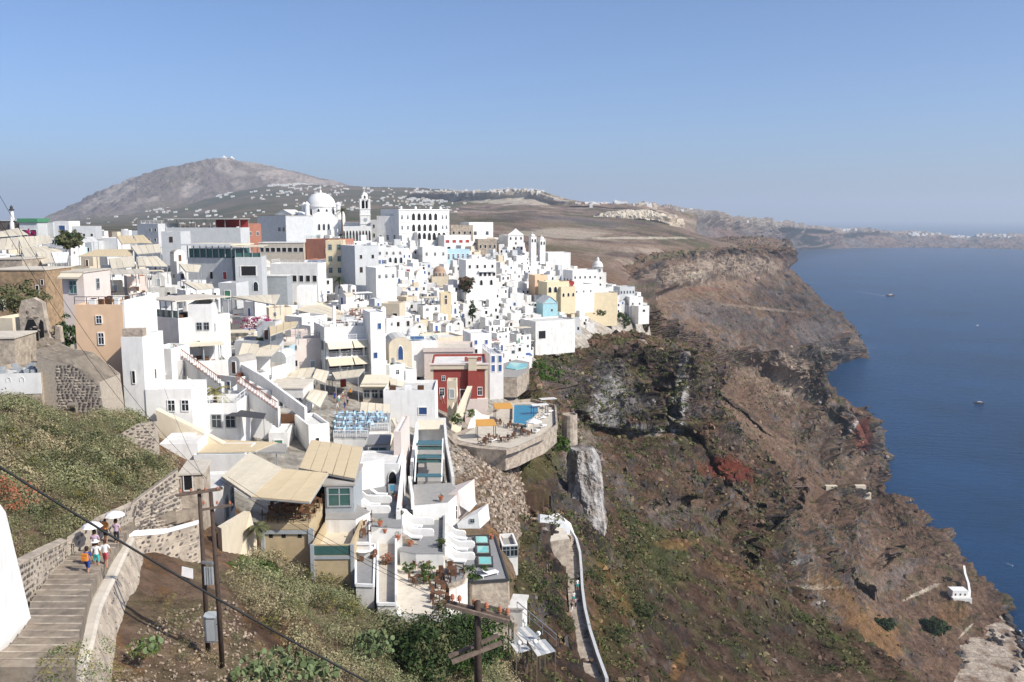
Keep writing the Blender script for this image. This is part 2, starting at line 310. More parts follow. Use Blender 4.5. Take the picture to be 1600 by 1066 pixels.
landform('headland', [back(h0, 1.7, -18), H_top, h0, [(p[0]+2, p[1]+3, p[2]*.996) for p in h0], h1, h2, h3, h4, [(p[0], p[1]+14, p[2]*.975) for p in h4]], 330, 430,
         lambda a, g, s: 8+8*sstep(.25, .5, s)+5*sstep(440, 480, a[..., 1]), 75, tint_rock('grey', 'soil', .25, .5, 110, 3), vert=1.25, strata=.04, gully=.6, crag=.26, seed=6,
         blobs=[(1130, 424, 120, 30, 0, 'dust', .8), (1070, 428, 50, 17, -8, 'pale', .6), (1160, 415, 60, 16, 2, 'pale', .65), (1040, 470, 50, 30, 0, 'dust', .5), (1090, 430, 20, 6, 0, 'cream', .6), (1100, 452, 30, 4, 0, 'red', .4),
                (1250, 480, 90, 50, 30, 'dark', .55), (1120, 490, 70, 18, 15, 'grey', .6), (1180, 515, 80, 22, 20, 'dark', .55), (1270, 520, 40, 20, 0, 'grey', .5), (1050, 398, 70, 5, -10, 'green', .5), (1290, 548, 30, 4, 0, 'pale', .5), (1190, 482, 60, 2.5, 6, 'pale', .4)])
# the long slope from the rim down to the old port
s0 = [(985, 470, 470), (1040, 500, 560), (1090, 530, 680), (1160, 550, 760), (1215, 552, 790), (1250, 546, 830), (1290, 600, 840), (1335, 642, 820), (1356, 690, 795), (1360, 750, 765), (1400, 780, 705), (1450, 825, 645), (1492, 880, 578), (1535, 928, 534), (1562, 962, 508)]
s1 = [(975, 520, 430), (1030, 555, 480), (1080, 590, 540), (1145, 615, 600), (1195, 625, 640), (1235, 640, 670), (1275, 680, 680), (1312, 712, 680), (1334, 735, 680), (1345, 770, 670), (1375, 808, 640), (1420, 855, 590), (1462, 905, 540), (1508, 950, 505), (1545, 985, 490)]
s2 = [(965, 580, 370), (1020, 640, 390), (1090, 680, 420), (1140, 695, 440), (1180, 712, 455), (1215, 730, 470), (1250, 760, 490), (1285, 785, 505), (1312, 805, 520), (1330, 825, 535), (1355, 850, 540), (1390, 895, 520), (1430, 940, 500), (1475, 990, 476), (1510, 1030, 456)]
s3 = [(950, 700, 290), (1010, 740, 310), (1070, 770, 330), (1115, 785, 345), (1155, 800, 360), (1195, 825, 375), (1230, 850, 392), (1262, 880, 410), (1290, 900, 425), (1312, 915, 435), (1335, 945, 435), (1370, 985, 430), (1405, 1025, 422), (1445, 1062, 418), (1480, 1090, 414)]
s4 = [(940, 860, 200), (1000, 900, 215), (1060, 930, 235), (1100, 950, 250), (1140, 970, 262), (1175, 1000, 280), (1210, 1030, 300), (1240, 1055, 318), (1262, 1070, 330), (1285, 1085, 340), (1310, 1105, 350), (1340, 1130, 360), (1370, 1160, 360), (1410, 1200, 360), (1450, 1235, 360)]
s0, s1, s2, s3, s4 = fixY((s0, s1, s2, s3, s4)); sb = back(s0, 1.12, 0); sb = [(p[0]-12, p[1]+(30 if p[1] > 530 else 2), p[2]) for p in sb]
sc0 = [(p[0]-2*k, p[1]+55*k+8, 1/((1-.5*(k == 0))/(p[2]*(.972 if k else 1))+(.5/q[2] if k == 0 else 0))) for p, q, k in zip(s0, s1, (0, 0, 0, .3, .8, 1, .8, .6, .3, .12, 0, 0, 0, 0, 0))]
landform('hillside', [sb, s0, sc0, s1, s2, s3, s4], 520, 570, lambda a, g, s: 4.2+7.5*sstep(.28, .55, s)+3.5*sstep(560, 640, a[..., 2])+5*sstep(640, 800, a[..., 2])+2.5*sstep(1040, 1120, a[..., 0])*sstep(1260, 1200, a[..., 0])*0,
         42, tint_rock('grey', 'soil', .3, .45, 55, 8), vert=1.0, strata=.2, gully=.5, crag=.22, seed=8, fine=.45, dents=[(1240, 778, 16, 22, 20, .05), (1298, 790, 14, 26, 30, .03), (1145, 632, 75, 4, 38, .03), (1385, 875, 24, 7, -40, .02), (1320, 905, 55, 8, 35, .03), (1300, 700, 10, 34, 20, .03), (1330, 690, 6, 26, 10, .03), (1268, 660, 8, 30, 25, .03)],
         blobs=[(1200, 590, 65, 35, 10, 'dust', .7), (1235, 580, 28, 45, 0, 'pale', .75), (1290, 700, 40, 30, 40, 'dark', .4), (1348, 680, 14, 30, 0, 'red', .9), (1345, 735, 14, 26, 0, 'dust', .7), (1332, 668, 14, 3, -50, 'white', .8),  # dark blobs paint crag and gully shade into the tint
                (1100, 590, 90, 45, 35, 'soil', .7), (1170, 655, 110, 14, 40, 'dust', .35), (1230, 740, 120, 30, 38, 'soil', .7), (1160, 640, 80, 3, 33, 'dark', .8), (1400, 900, 60, 14, -35, 'grey', .6),
                (1365, 1000, 50, 40, 35, 'ochre', .65), (1310, 930, 60, 20, 40, 'ochre', .5), (1370, 910, 14, 60, 10, 'dust', .6), (1240, 880, 14, 5, -25, 'white', .8), (1490, 960, 30, 18, 0, 'ochre', .4),
                (1440, 925, 34, 3, -25, 'cream', .9), (1510, 985, 22, 2, -45, 'cream', .8), (1270, 918, 50, 3, 0, 'cream', .6), (1395, 770, 60, 20, 40, 'soil', .5)])
# near caldera slope below the rim
l0 = [(820, 545, 330), (870, 535, 340), (930, 522, 360), (1000, 515, 375), (1055, 528, 385), (1080, 556, 392), (1115, 625, 398), (1180, 705, 405), (1215, 780, 400)]
l1 = [(830, 562, 282), (875, 560, 300), (930, 552, 318), (990, 546, 330), (1050, 544, 340), (1078, 566, 348), (1112, 640, 350), (1170, 735, 350), (1200, 820, 340)]
l2 = [(845, 610, 232), (885, 645, 255), (928, 676, 292), (990, 682, 303), (1040, 678, 312), (1082, 688, 320), (1118, 738, 318), (1178, 800, 308), (1205, 880, 295)]
l2b = lerp_row(l1, l2, .25, .12); l2c = lerp_row(l1, l2, .9, .88)
l3 = [(825, 670, 182), (868, 700, 192), (920, 730, 212), (980, 760, 232), (1040, 790, 246), (1090, 820, 252), (1140, 850, 256), (1195, 878, 256), (1235, 960, 245)]
l4 = [(815, 760, 143), (868, 800, 150), (930, 840, 162), (990, 870, 180), (1060, 900, 196), (1130, 915, 208), (1190, 922, 218), (1255, 945, 228), (1290, 1040, 218)]
l5 = [(795, 850, 112), (860, 890, 119), (930, 930, 128), (1010, 970, 140), (1090, 1000, 155), (1180, 1015, 172), (1270, 1020, 188), (1350, 1012, 205), (1400, 1110, 195)]
l6 = [(785, 950, 88), (860, 1000, 93), (940, 1050, 98), (1040, 1100, 106), (1140, 1130, 116), (1250, 1130, 132), (1360, 1110, 152), (1450, 1080, 175), (1510, 1180, 165)]
l7 = [(770, 1120, 64), (870, 1170, 68), (970, 1220, 73), (1080, 1270, 80), (1200, 1300, 90), (1330, 1310, 104), (1460, 1290, 125), (1570, 1250, 150), (1640, 1350, 140)]
l8 = [(700, 1600, 38), (900, 1700, 40), (1100, 1800, 42), (1300, 1850, 46), (1500, 1850, 52), (1700, 1800, 62), (1850, 1750, 75), (2000, 1700, 95), (2100, 1800, 95)]
def amp_l(a, g, s):
    Yd = a[..., 2]; return 1.2+.012*Yd+6.5*sstep(.35, .65, s)*sstep(200, 270, Yd)
def extra_l(a, g):
    return g
def pre(r): q = r[0]; return [(q[0]-110, q[1]+55, q[2]*.985)]+r
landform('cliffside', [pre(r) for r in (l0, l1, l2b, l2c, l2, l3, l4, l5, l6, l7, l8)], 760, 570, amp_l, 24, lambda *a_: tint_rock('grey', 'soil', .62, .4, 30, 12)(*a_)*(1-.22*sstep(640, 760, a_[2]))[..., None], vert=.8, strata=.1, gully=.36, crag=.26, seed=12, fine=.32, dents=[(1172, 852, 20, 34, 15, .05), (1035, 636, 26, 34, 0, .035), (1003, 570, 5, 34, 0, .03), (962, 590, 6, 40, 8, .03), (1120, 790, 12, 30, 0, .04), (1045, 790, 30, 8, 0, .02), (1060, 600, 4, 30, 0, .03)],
         blobs=[(905, 745, 40, 70, 5, 'grey', .7), (900, 700, 30, 40, 0, 'pale', .4), (990, 560, 80, 22, 0, 'dark', .75), (1050, 570, 30, 30, 0, 'dark', .7), (955, 615, 34, 58, 0, 'grey', .95), (952, 630, 30, 44, 15, 'white', .7), (1062, 625, 14, 62, 8, 'white', .75), (1010, 672, 50, 10, 0, 'white', .4), (1020, 640, 26, 34, 0, 'dark', .8),  # dark blobs include painted shade under the overhang of the crag
                (990, 630, 30, 20, 0, 'grey', .9), (1140, 733, 44, 22, 12, 'red', .95), (1150, 700, 80, 20, 30, 'soil', .5), (1040, 700, 90, 16, 5, 'dark', .5), (1050, 800, 40, 24, -10, 'grey', .6), (1060, 790, 70, 8, -8, 'dust', .5),
                (840, 720, 40, 40, 0, 'olive', .8), (880, 590, 40, 30, 30, 'grey', .5), (870, 560, 30, 16, 0, 'green', .6), (880, 690, 18, 18, 0, 'green', .7), (1030, 860, 70, 30, 45, 'green', .6), (1000, 900, 50, 60, 20, 'green', .45), (1080, 990, 120, 50, 20, 'dark', .4),
                (960, 920, 16, 60, -25, 'ochre', .5), (1060, 850, 34, 10, 0, 'ochre', .5), (1150, 900, 60, 16, 20, 'ochre', .25), (1060, 1040, 10, 30, 20, 'ochre', .6), (930, 960, 18, 60, 0, 'ochre', .35), (1300, 1000, 90, 14, 38, 'green', .7), (1240, 1000, 90, 40, 35, 'dark', .45)])
# ground under the town and the near hill
tA = [(-300, 361, 900), (-50, 361, 900), (150, 361, 900), (300, 360, 900), (450, 359, 900), (600, 361, 900), (720, 368, 900), (820, 384, 900), (900, 402, 900), (960, 425, 900), (1010, 470, 900)]
tB = [(-300, 385, 430), (-50, 385, 430), (150, 385, 430), (300, 385, 430), (450, 383, 430), (600, 381, 430), (720, 384, 435), (800, 400, 440), (880, 430, 445), (950, 455, 450), (1004, 482, 452)]

tC = [(-300, 412, 300), (-50, 412, 300), (150, 412, 300), (300, 416, 300), (450, 430, 300), (560, 448, 300), (660, 478, 298), (740, 512, 296), (800, 540, 294), (845, 560, 292), (872, 605, 288)]
tD = [(-300, 451, 220), (-50, 451, 220), (150, 456, 220), (300, 468, 220), (420, 486, 220), (520, 510, 220), (620, 545, 220), (700, 584, 221), (770, 610, 222), (812, 628, 224), (836, 668, 222)]
tE = [(-300, 511, 160), (-50, 511, 160), (120, 520, 160), (250, 532, 160), (370, 552, 160), (480, 578, 160), (580, 604, 160), (670, 640, 160), (740, 672, 161), (800, 705, 162), (824, 745, 160)]
tF = [(-300, 600, 110), (-50, 602, 110), (100, 624, 110), (210, 650, 110), (320, 676, 110), (430, 702, 110), (520, 722, 110), (610, 742, 110), (690, 770, 111), (770, 800, 112), (802, 850, 110)]
tG = [(-300, 640, 85), (-50, 640, 85), (100, 652, 86), (200, 684, 86), (275, 745, 84), (370, 835, 83), (470, 880, 82), (560, 910, 82), (660, 945, 81), (750, 985, 80), (800, 1040, 79)]
tH = [(-300, 690, 62), (-50, 700, 60), (80, 770, 60), (150, 850, 57), (240, 880, 57), (330, 905, 58), (430, 950, 59), (540, 995, 60), (640, 1040, 60), (740, 1090, 60), (800, 1150, 60)]
tI = [(-400, 880, 42), (-150, 890, 42), (35, 985, 43), (130, 1010, 42), (215, 1015, 44), (300, 1015, 45.5), (400, 1065, 46), (520, 1120, 46), (640, 1190, 46), (760, 1250, 46), (840, 1320, 46)]
tJ = [(-500, 1200, 30), (-250, 1220, 30), (-60, 1240, 30), (90, 1250, 30), (210, 1260, 30), (330, 1270, 30), (450, 1300, 30), (570, 1350, 30), (690, 1400, 30), (800, 1500, 30), (900, 1600, 30)]
def tint_town(g, px, py, st, st0, big):
    Yd = g[..., 1]; n1 = fbm(g, 6, 5, off=2); n2 = fbm(g, 1.6, 4, off=8)
    c = np.ones(g.shape)*C['concrete']; c = mixc(c, C['dust'], sstep(-.1, .2, n1)*.35)
    near = sstep(-18, 6, py+n1*60-np.interp(px, [0, 160, 270, 400, 560, 688, 712, 800], [590, 640, 690, 835, 900, 920, 745, 690]))
    s = mixc(np.ones(g.shape)*C['dust'], C['soil'], sstep(-.1, .2, n1)); s = mixc(s, C['ochre'], sstep(.05, .25, n2+n1*.5)*.5); s = mixc(s, C['olive'], sstep(-.05, .2, -n1)*.5)
    far = sstep(455, 520, Yd); s2 = mixc(np.ones(g.shape)*C['soil'], C['dust'], sstep(-.1, .2, n1))
    return mixc(mixc(c, s*1.35, near), s2, far)
def post(r): q = r[-1]; return r+[(q[0]+14, q[1]+60, q[2]*.99)]
landform('ground', [post(r) for r in (tA, tB, tC, tD, tE, tF, tG, tH, tI, tJ)], 500, 480, lambda a, g, s: .10+.5*sstep(96, 80, a[..., 2])*sstep(160, 260, a[..., 0])+.3*sstep(95, 80, a[..., 2])*sstep(120, 60, a[..., 0]),
         9, tint_town, seed=20, fine=.5, crag=.3, flat=True)
gg = TERR['ground'][0]
BV = BVHTree.FromPolygons([tuple(v) for v in gg[::2, ::2].reshape(-1, 3).tolist()], grid_faces(*gg[::2, ::2].shape[:2]).tolist())
def hitpx(px, py):
    h = BV.ray_cast(Vector((0, 0, CAMZ)), ray(px, py)); return h[0]
def gz(x, y, default=None):
    h = BV.ray_cast(Vector((x, y, 400)), Vector((0, 0, -1))); return h[0].z if h[0] else default
def bv_of(name, k=3):
    q = TERR[name][0][::k, ::k]; return BVHTree.FromPolygons([tuple(v) for v in q.reshape(-1, 3).tolist()], grid_faces(*q.shape[:2]).tolist())
BVL = bv_of('cliffside'); BVS = bv_of('hillside')
# haze
if 1:
    hz = mesh_np('haze', [(x, y, z) for x in (-43000, 43000) for y in (-4000, 43000) for z in (-3, 900)], [(0, 1, 3, 2), (4, 6, 7, 5), (0, 4, 5, 1), (2, 3, 7, 6), (0, 2, 6, 4), (1, 5, 7, 3)], [], smooth=False)
    m = bpy.data.materials.new('haze_air'); m.use_nodes = True; N, L = m.node_tree.nodes, m.node_tree.links; N.clear()
    pv = N.new('ShaderNodeVolumePrincipled'); pv.inputs['Color'].default_value = (.76, .87, 1, 1); pv.inputs['Density'].default_value = 7.5e-5; pv.inputs['Anisotropy'].default_value = .1
    om = N.new('ShaderNodeOutputMaterial'); L.new(pv.outputs[0], om.inputs['Volume'])
    hz.materials.clear(); hz.materials.append(m); link('haze', hz, 'stuff')

# ------------------------------------------------------------------ scrub and boulders scattered over the slopes
def clump_tpl(n, rng, leaf=.3, flat=.7):
    v = []; 
    for k in range(n):
        d = rng.normal(size=3); d[2] = abs(d[2])*flat; d /= np.linalg.norm(d)+1e-6; c = d*rng.uniform(.45, 1)*np.array((1, 1, flat))
        a = rng.normal(size=3); a /= np.linalg.norm(a); b = np.cross(a, d); b /= np.linalg.norm(b)+1e-6; a = np.cross(b, d)*.6+a*.4
        s = leaf*rng.uniform(.6, 1.3); v += [c-a*s-b*s*.5, c+a*s*.2-b*s*.6, c+a*s+b*s*.3, c-a*s*.2+b*s*.7]
    return np.array(v)
def rock_tpl(rng):
    t = (1+5**.5)/2; v = np.array([(-1, t, 0), (1, t, 0), (-1, -t, 0), (1, -t, 0), (0, -1, t), (0, 1, t), (0, -1, -t), (0, 1, -t), (t, 0, -1), (t, 0, 1), (-t, 0, -1), (-t, 0, 1)])/1.9
    return v*rng.uniform(.55, 1.2, (12, 1))*np.array(rng.uniform(.6, 1.2, 3))
ICO = np.array([(0, 11, 5), (0, 5, 1), (0, 1, 7), (0, 7, 10), (0, 10, 11), (1, 5, 9), (5, 11, 4), (11, 10, 2), (10, 7, 6), (7, 1, 8), (3, 9, 4), (3, 4, 2), (3, 2, 6), (3, 6, 8), (3, 8, 9), (4, 9, 5), (2, 4, 11), (6, 2, 10), (8, 6, 7), (9, 8, 1)])
QF = lambda n: np.arange(n*4).reshape(n, 4)
LEAF = mat('scrub_leaves', attr=True, var=.35, scale=2.5, rough=.9, spec=.1)
def scatter(name, pts, sizes, cols, kind, rng, leaf=.3, nleaf=14, flat=.7, ntpl=8):
    if kind == 'leaf': T = [clump_tpl(nleaf, rng, leaf, flat) for _ in range(ntpl)]; F = QF(nleaf)
    else: T = [rock_tpl(rng) for _ in range(ntpl)]; F = ICO
    V, FF, CC, o = [], [], [], 0; th = rng.uniform(0, 6.28, len(pts)); ti = rng.integers(0, ntpl, len(pts)); nv = len(T[0])
    sh = rng.uniform(.7, 1.35, (len(pts), nv if kind != 'leaf' else nv//4))
    if kind == 'leaf': sh = np.repeat(sh, 4, axis=1)
    else: sh = np.repeat(sh[:, :1], nv, axis=1)
    for i, p in enumerate(pts):
        c, s = math.cos(th[i]), math.sin(th[i]); t = T[ti[i]]; q = np.stack([t[:, 0]*c-t[:, 1]*s, t[:, 0]*s+t[:, 1]*c, t[:, 2]], 1)*sizes[i]+p
        V.append(q); CC.append(cols[i]*sh[i][:, None]); FF.append(F+o); o += nv
    me = mesh_np(name, np.concatenate(V), np.concatenate(FF), LEAF if kind == 'leaf' else mat('loose_rock', attr=True, var=.25, scale=3, bump=.03), np.clip(np.concatenate(CC), 0, 1), smooth=False)
    return me
def pick(tname, n, rng, wfun):
    g, c = TERR[tname]; g = g[1:-1:1, 1:-1:1]; c = c[1:-1, 1:-1]
    px, py = proj(g); area = np.linalg.norm(np.cross(np.diff(g, axis=0)[:, :-1], np.diff(g, axis=1)[:-1]), axis=-1); area = np.pad(area, ((0, 1), (0, 1)), mode='edge')
    w_ = wfun(g, px, py, c)*area*((px > -40) & (px < 1640) & (py < 1110)); w_ = w_.ravel(); w_ = w_/w_.sum()
    i = rng.choice(len(w_), n, p=w_); return g.reshape(-1, 3)[i], c.reshape(-1, 3)[i], px.ravel()[i], py.ravel()[i]
PATHP = [(845, 825), (885, 828), (902, 848), (907, 900), (908, 960), (945, 1075), (915, 1075), (880, 960), (866, 900), (846, 862)]
def greenness(c): return sstep(-.02, .03, c[..., 1]-c[..., 0]*.9)
rg = np.random.default_rng(11)
def veg_cols(n, rng, near=False):
    base = np.array([(.075, .088, .030), (.115, .115, .048), (.14, .125, .062), (.052, .070, .026), (.17, .12, .06)]); return base[rng.choice(5, n, p=[.3, .28, .17, .15, .10])]*rng.uniform(.75, 1.2, (n, 1))
# caldera side
for tn, n, szf in (('cliffside', 9000, lambda Y: .35+.0028*Y), ('hillside', 5200, lambda Y: .5+.0022*Y), ('headland', 1600, lambda Y: .4+.002*Y)):
    p, c, px, py = pick(tn, n, rg, (lambda g, px, py, c: .06+greenness(c)*(1.0 if tn != 'headland' else .7)) if tn != 'cliffside' else lambda g, px, py, c: (.06+greenness(c)+.9*((px > 780) & (px < 1000) & (py > 800)))*(1-((px > np.interp(py, [820, 860, 900, 960, 1075], [840, 850, 866, 880, 915])) & (px < np.interp(py, [820, 848, 900, 960, 1075], [885, 902, 907, 908, 945])) & (py > 822))))
    sz = szf(p[:, 1])*rg.uniform(.4, 1.3, n)**1.3
    me = scatter('scrub', p, sz, veg_cols(n, rg), 'leaf', rg, leaf=.42, nleaf=12); link('scrub', me, 'stuff')
    n = n//3; p, c, px, py = pick(tn, n, rg, lambda g, px, py, c: .3+(1-greenness(c)))
    me = scatter('boulders', p, (.22+.0016*p[:, 1])*rg.uniform(.4, 1.6, n)**1.5, c*rg.uniform(.7, 1.7, (n, 1)), 'rock', rg); link('boulders', me, 'stuff')
# ------------------------------------------------------------------ kit: mesh builder, things, parts
W = lambda n, c, **k: mat(n, c, **k)
M = dict(
 white=mat('white_plaster', (.80, .785, .75), rough=.9, var=.07, scale=.8, vrand=.15, dirt=.26, bump=.01, bscale=5),
 white2=mat('weathered_white_plaster', (.70, .68, .64), rough=.9, var=.10, scale=.8, vrand=.12, dirt=.4, bump=.01, bscale=5),
 grey=mat('pale_grey_plaster', (.50, .51, .51), rough=.9, var=.08, scale=.8, dirt=.2, bump=.01, bscale=5),
 cream=mat('cream_plaster', (.66, .57, .43), rough=.9, var=.08, scale=.8, vrand=.15, dirt=.25, bump=.01),
 peach=mat('peach_plaster', (.74, .51, .33), rough=.9, var=.06, scale=.8, dirt=.12, bump=.01),
 yellow=mat('yellow_plaster', (.68, .57, .38), rough=.9, var=.08, scale=.8, dirt=.12),
 pink=mat('pale_pink_plaster', (.66, .565, .51), rough=.9, var=.06, scale=.8, dirt=.12),
 red=mat('dark_red_plaster', (.28, .060, .048), rough=.85, var=.10, scale=.8, dirt=.08, bump=.01),
 brick=mat('terracotta_plaster', (.42, .19, .13), rough=.9, var=.1, scale=.8),
 sand=mat('sand_coloured_render', (.46, .36, .22), rough=.95, var=.12, scale=1.4, dirt=.25, bump=.02),
 ochre=mat('ochre_stone', (.34, .235, .14), rough=.95, var=.25, scale=2.2, bump=.08, bscale=3, col2=(.24, .17, .11)),
 tuff=mat('rubble_render', (.44, .37, .29), rough=.95, var=.25, scale=2.5, bump=.10, bscale=2.5, col2=(.30, .25, .20)),
 stone=mat('dark_stone', (.16, .135, .12), rough=.95, var=.35, scale=3, bump=.03, col2=(.085, .07, .065)),
 lstone=mat('light_stone', (.40, .34, .27), rough=.95, var=.3, scale=3, bump=.03, col2=(.27, .22, .18)),
 mortar=mat('mortar', (.36, .31, .25), rough=.98, var=.2, scale=4, bump=.03),
 roofw=mat('limewashed_roof', (.68, .66, .62), rough=.95, var=.12, scale=.7, vrand=.2, dirt=.5),
 roofg=mat('cement_roof', (.40, .37, .33), rough=.95, var=.15, scale=.7, vrand=.25, dirt=.4),
 roofc=mat('cream_roof', (.58, .52, .43), rough=.95, var=.12, scale=.7, vrand=.2, dirt=.4),
 pave=mat('grey_paving', (.30, .285, .265), rough=.9, var=.12, scale=1.5, dirt=.3),
 deck=mat('grey_deck', (.25, .245, .24), rough=.85, var=.1, scale=2),
 tan=mat('tan_canvas', (.56, .45, .29), rough=.95, var=.05, scale=1.0, dirt=.1),
 canvas=mat('cream_canvas', (.66, .585, .45), rough=.95, var=.06, scale=1.0, vrand=.15, dirt=.15),
 dcanvas=mat('charcoal_canvas', (.06, .06, .065), rough=.9),
 orange=mat('orange_canvas', (.50, .26, .07), rough=.9, var=.06),
 glass=mat('window_glass', (.025, .035, .045), rough=.12, spec=.6, var=.1, vrand=.5),
 dark=mat('dark_opening', (.02, .02, .022), rough=.8, vrand=.4),
 green=mat('green_glass', (.05, .12, .11), rough=.15, spec=.6),
 clear=mat('pale_glass', (.30, .42, .40), rough=.1, spec=.6),
 bluep=mat('blue_paint', (.06, .13, .33), rough=.5, vrand=.5),
 lblue=mat('sky_blue_paint', (.42, .58, .68), rough=.7),
 turq=mat('turquoise_paint', (.36, .58, .62), rough=.7),
 brownp=mat('brown_wood', (.15, .075, .040), rough=.6, vrand=.4),
 wood=mat('weathered_timber', (.17, .125, .095), rough=.85, var=.3, scale=5, bump=.01, bscale=12),
 dwood=mat('dark_tarred_wood', (.065, .045, .035), rough=.8, var=.3, scale=5),
 greyp=mat('grey_paint', (.34, .36, .37), rough=.6), wpaint=mat('white_paint', (.78, .78, .77), rough=.5),
 greenp=mat('green_paint', (.07, .22, .12), rough=.6), redp=mat('red_paint', (.34, .05, .045), rough=.6),
 metal=mat('galvanised_metal', (.36, .37, .38), rough=.45, metallic=.6), dmetal=mat('dark_metal', (.05, .05, .05), rough=.5),
 pool=mat('pool_water', (.02, .19, .27), rough=.06, spec=.6, var=.08), pool2=mat('jacuzzi_water', (.20, .50, .46), rough=.06, spec=.6, var=.1),
 terra=mat('terracotta', (.36, .13, .07), rough=.8), dome=mat('brown_dome', (.36, .25, .18), rough=.9, var=.15, scale=1),
 skin=mat('skin', (.40, .23, .15), rough=.6), hair=mat('hair', (.03, .02, .015), rough=.7),
 bougain=mat('bougainvillea', (.30, .02, .11), rough=.8, var=.3), leafg=mat('bright_leaves', (.07, .13, .02), rough=.7, var=.4, scale=3, vrand=.3),
 leafd=mat('dark_leaves', (.035, .06, .018), rough=.8, var=.4, scale=3, vrand=.3), leafo=mat('olive_leaves', (.105, .11, .05), rough=.85, var=.35, scale=3, vrand=.3),
 leafy=mat('yellowing_leaves', (.19, .17, .05), rough=.85, var=.35, scale=3), cactus=mat('cactus_pads', (.13, .17, .075), rough=.6, var=.3, scale=4, vrand=.2),
 trunk=mat('bark', (.12, .08, .055), rough=.95, var=.3, scale=6), cable=mat('cable_black', (.02, .02, .02), rough=.6),
 blueclo=mat('blue_cloth', (.03, .06, .25), rough=.9), tealclo=mat('teal_cloth', (.05, .40, .38), rough=.9), whiteclo=mat('white_cloth', (.75, .74, .72), rough=.9),
 redclo=mat('red_cloth', (.45, .08, .09), rough=.9), blackclo=mat('black_cloth', (.03, .03, .035), rough=.9), pinkclo=mat('lilac_cloth', (.45, .33, .42), rough=.9), orangeclo=mat('orange_cloth', (.60, .22, .04), rough=.9),
 rubble=mat('rubble_stones', (.30, .25, .20), rough=.95, var=.35, scale=4, bump=.05))

class MB:
    def __init__(s): s.v = []; s.f = []; s.mi = []; s.ms = []
    def m(s, k):
        k = M[k] if isinstance(k, str) else k
        if k not in s.ms: s.ms.append(k)
        return s.ms.index(k)
    def add(s, vs, fs, k):
        o = len(s.v); s.v += [tuple(v) for v in vs]; i = s.m(k)
        for f in fs: s.f.append([a+o for a in f]); s.mi.append(i)
        return s
    def box(s, x0, x1, y0, y1, z0, z1, k, open_top=False):
        vs = [(x0, y0, z0), (x1, y0, z0), (x1, y1, z0), (x0, y1, z0), (x0, y0, z1), (x1, y0, z1), (x1, y1, z1), (x0, y1, z1)]
        fs = [(0, 1, 5, 4), (1, 2, 6, 5), (2, 3, 7, 6), (3, 0, 4, 7), (3, 2, 1, 0)]
        if not open_top: fs.append((4, 5, 6, 7))
        return s.add(vs, fs, k)
    def prism(s, pts, up, k):                     # closed polygon extruded along a vector
        n = len(pts); a = [Vector(p) for p in pts]; b = [p+Vector(up) for p in a]
        nrm = sum(((a[i]-a[0]).cross(a[i+1]-a[0]) for i in range(1, n-1)), Vector())
        if nrm.dot(Vector(up)) > 0: a.reverse(); b.reverse()
        fs = [tuple(range(n)), tuple(range(2*n-1, n-1, -1))]+[((i+1) % n, i, n+i, n+(i+1) % n) for i in range(n)]
        return s.add(a+b, fs, k)
    def bar(s, p, q, t, k, t2=None):
        p, q = Vector(p), Vector(q); d = (q-p).normalized(); u = d.cross(Vector((0, 0, 1)))
        u = u.normalized() if u.length > .05 else Vector((1, 0, 0)); w_ = u.cross(d).normalized(); t2 = t2 or t
        r = [u*t/2+w_*t2/2, -u*t/2+w_*t2/2, -u*t/2-w_*t2/2, u*t/2-w_*t2/2]
        return s.add([p+a for a in r]+[q+a for a in r], [(3, 2, 1, 0), (4, 5, 6, 7), (0, 1, 5, 4), (1, 2, 6, 5), (2, 3, 7, 6), (3, 0, 4, 7)], k)
    def tube(s, pts, rad, k, n=8, cap=True):
        rings = []
        pts = [Vector(p) for p in pts]
        for i, p in enumerate(pts):
            d = (pts[min(i+1, len(pts)-1)]-pts[max(i-1, 0)]).normalized(); u = d.cross(Vector((0, 0, 1))); u = u.normalized() if u.length > .05 else Vector((1, 0, 0)); w_ = u.cross(d)
            r = rad[i] if isinstance(rad, (list, tuple)) else rad
            rings += [p+(u*math.cos(6.2832*j/n)+w_*math.sin(6.2832*j/n))*r for j in range(n)]
        fs = [(i*n+j, (i+1)*n+j, (i+1)*n+(j+1) % n, i*n+(j+1) % n) for i in range(len(pts)-1) for j in range(n)]
        if cap: fs += [tuple(range(n)), tuple(range(len(rings)-1, len(rings)-n-1, -1))]
        return s.add(rings, fs, k)
    def lathe(s, prof, k, n=20, c=(0, 0), a0=0, a1=360):
        full = abs(a1-a0-360) < 1; m = n if full else n+1
        vs = [(c[0]+r*math.cos(R(a0+(a1-a0)*j/n)), c[1]+r*math.sin(R(a0+(a1-a0)*j/n)), z) for r, z in prof for j in range(m)]
        fs = [(i*m+j, i*m+(j+1) % m, (i+1)*m+(j+1) % m, (i+1)*m+j) for i in range(len(prof)-1) for j in range(n)]
        return s.add(vs, fs, k)
    def mesh(s, name, smooth=False):
        me = bpy.data.meshes.new(name); me.from_pydata(s.v, [], s.f)
        for q in s.ms: me.materials.append(q)
        me.polygons.foreach_set('material_index', s.mi)
        if smooth: me.polygons.foreach_set('use_smooth', [True]*len(s.f))
        me.update(); return me
def part(name, me, parent, loc=(0, 0, 0), rz=0, scale=None, label=None):
    if isinstance(me, MB): me = me.mesh(name)
    o = bpy.data.objects.new(name, me); COL.objects.link(o); o.parent = parent; o.location = loc
    if rz: o.rotation_euler = (0, 0, rz)
    if scale: o.scale = scale
    if label: o['label'] = label
    return o
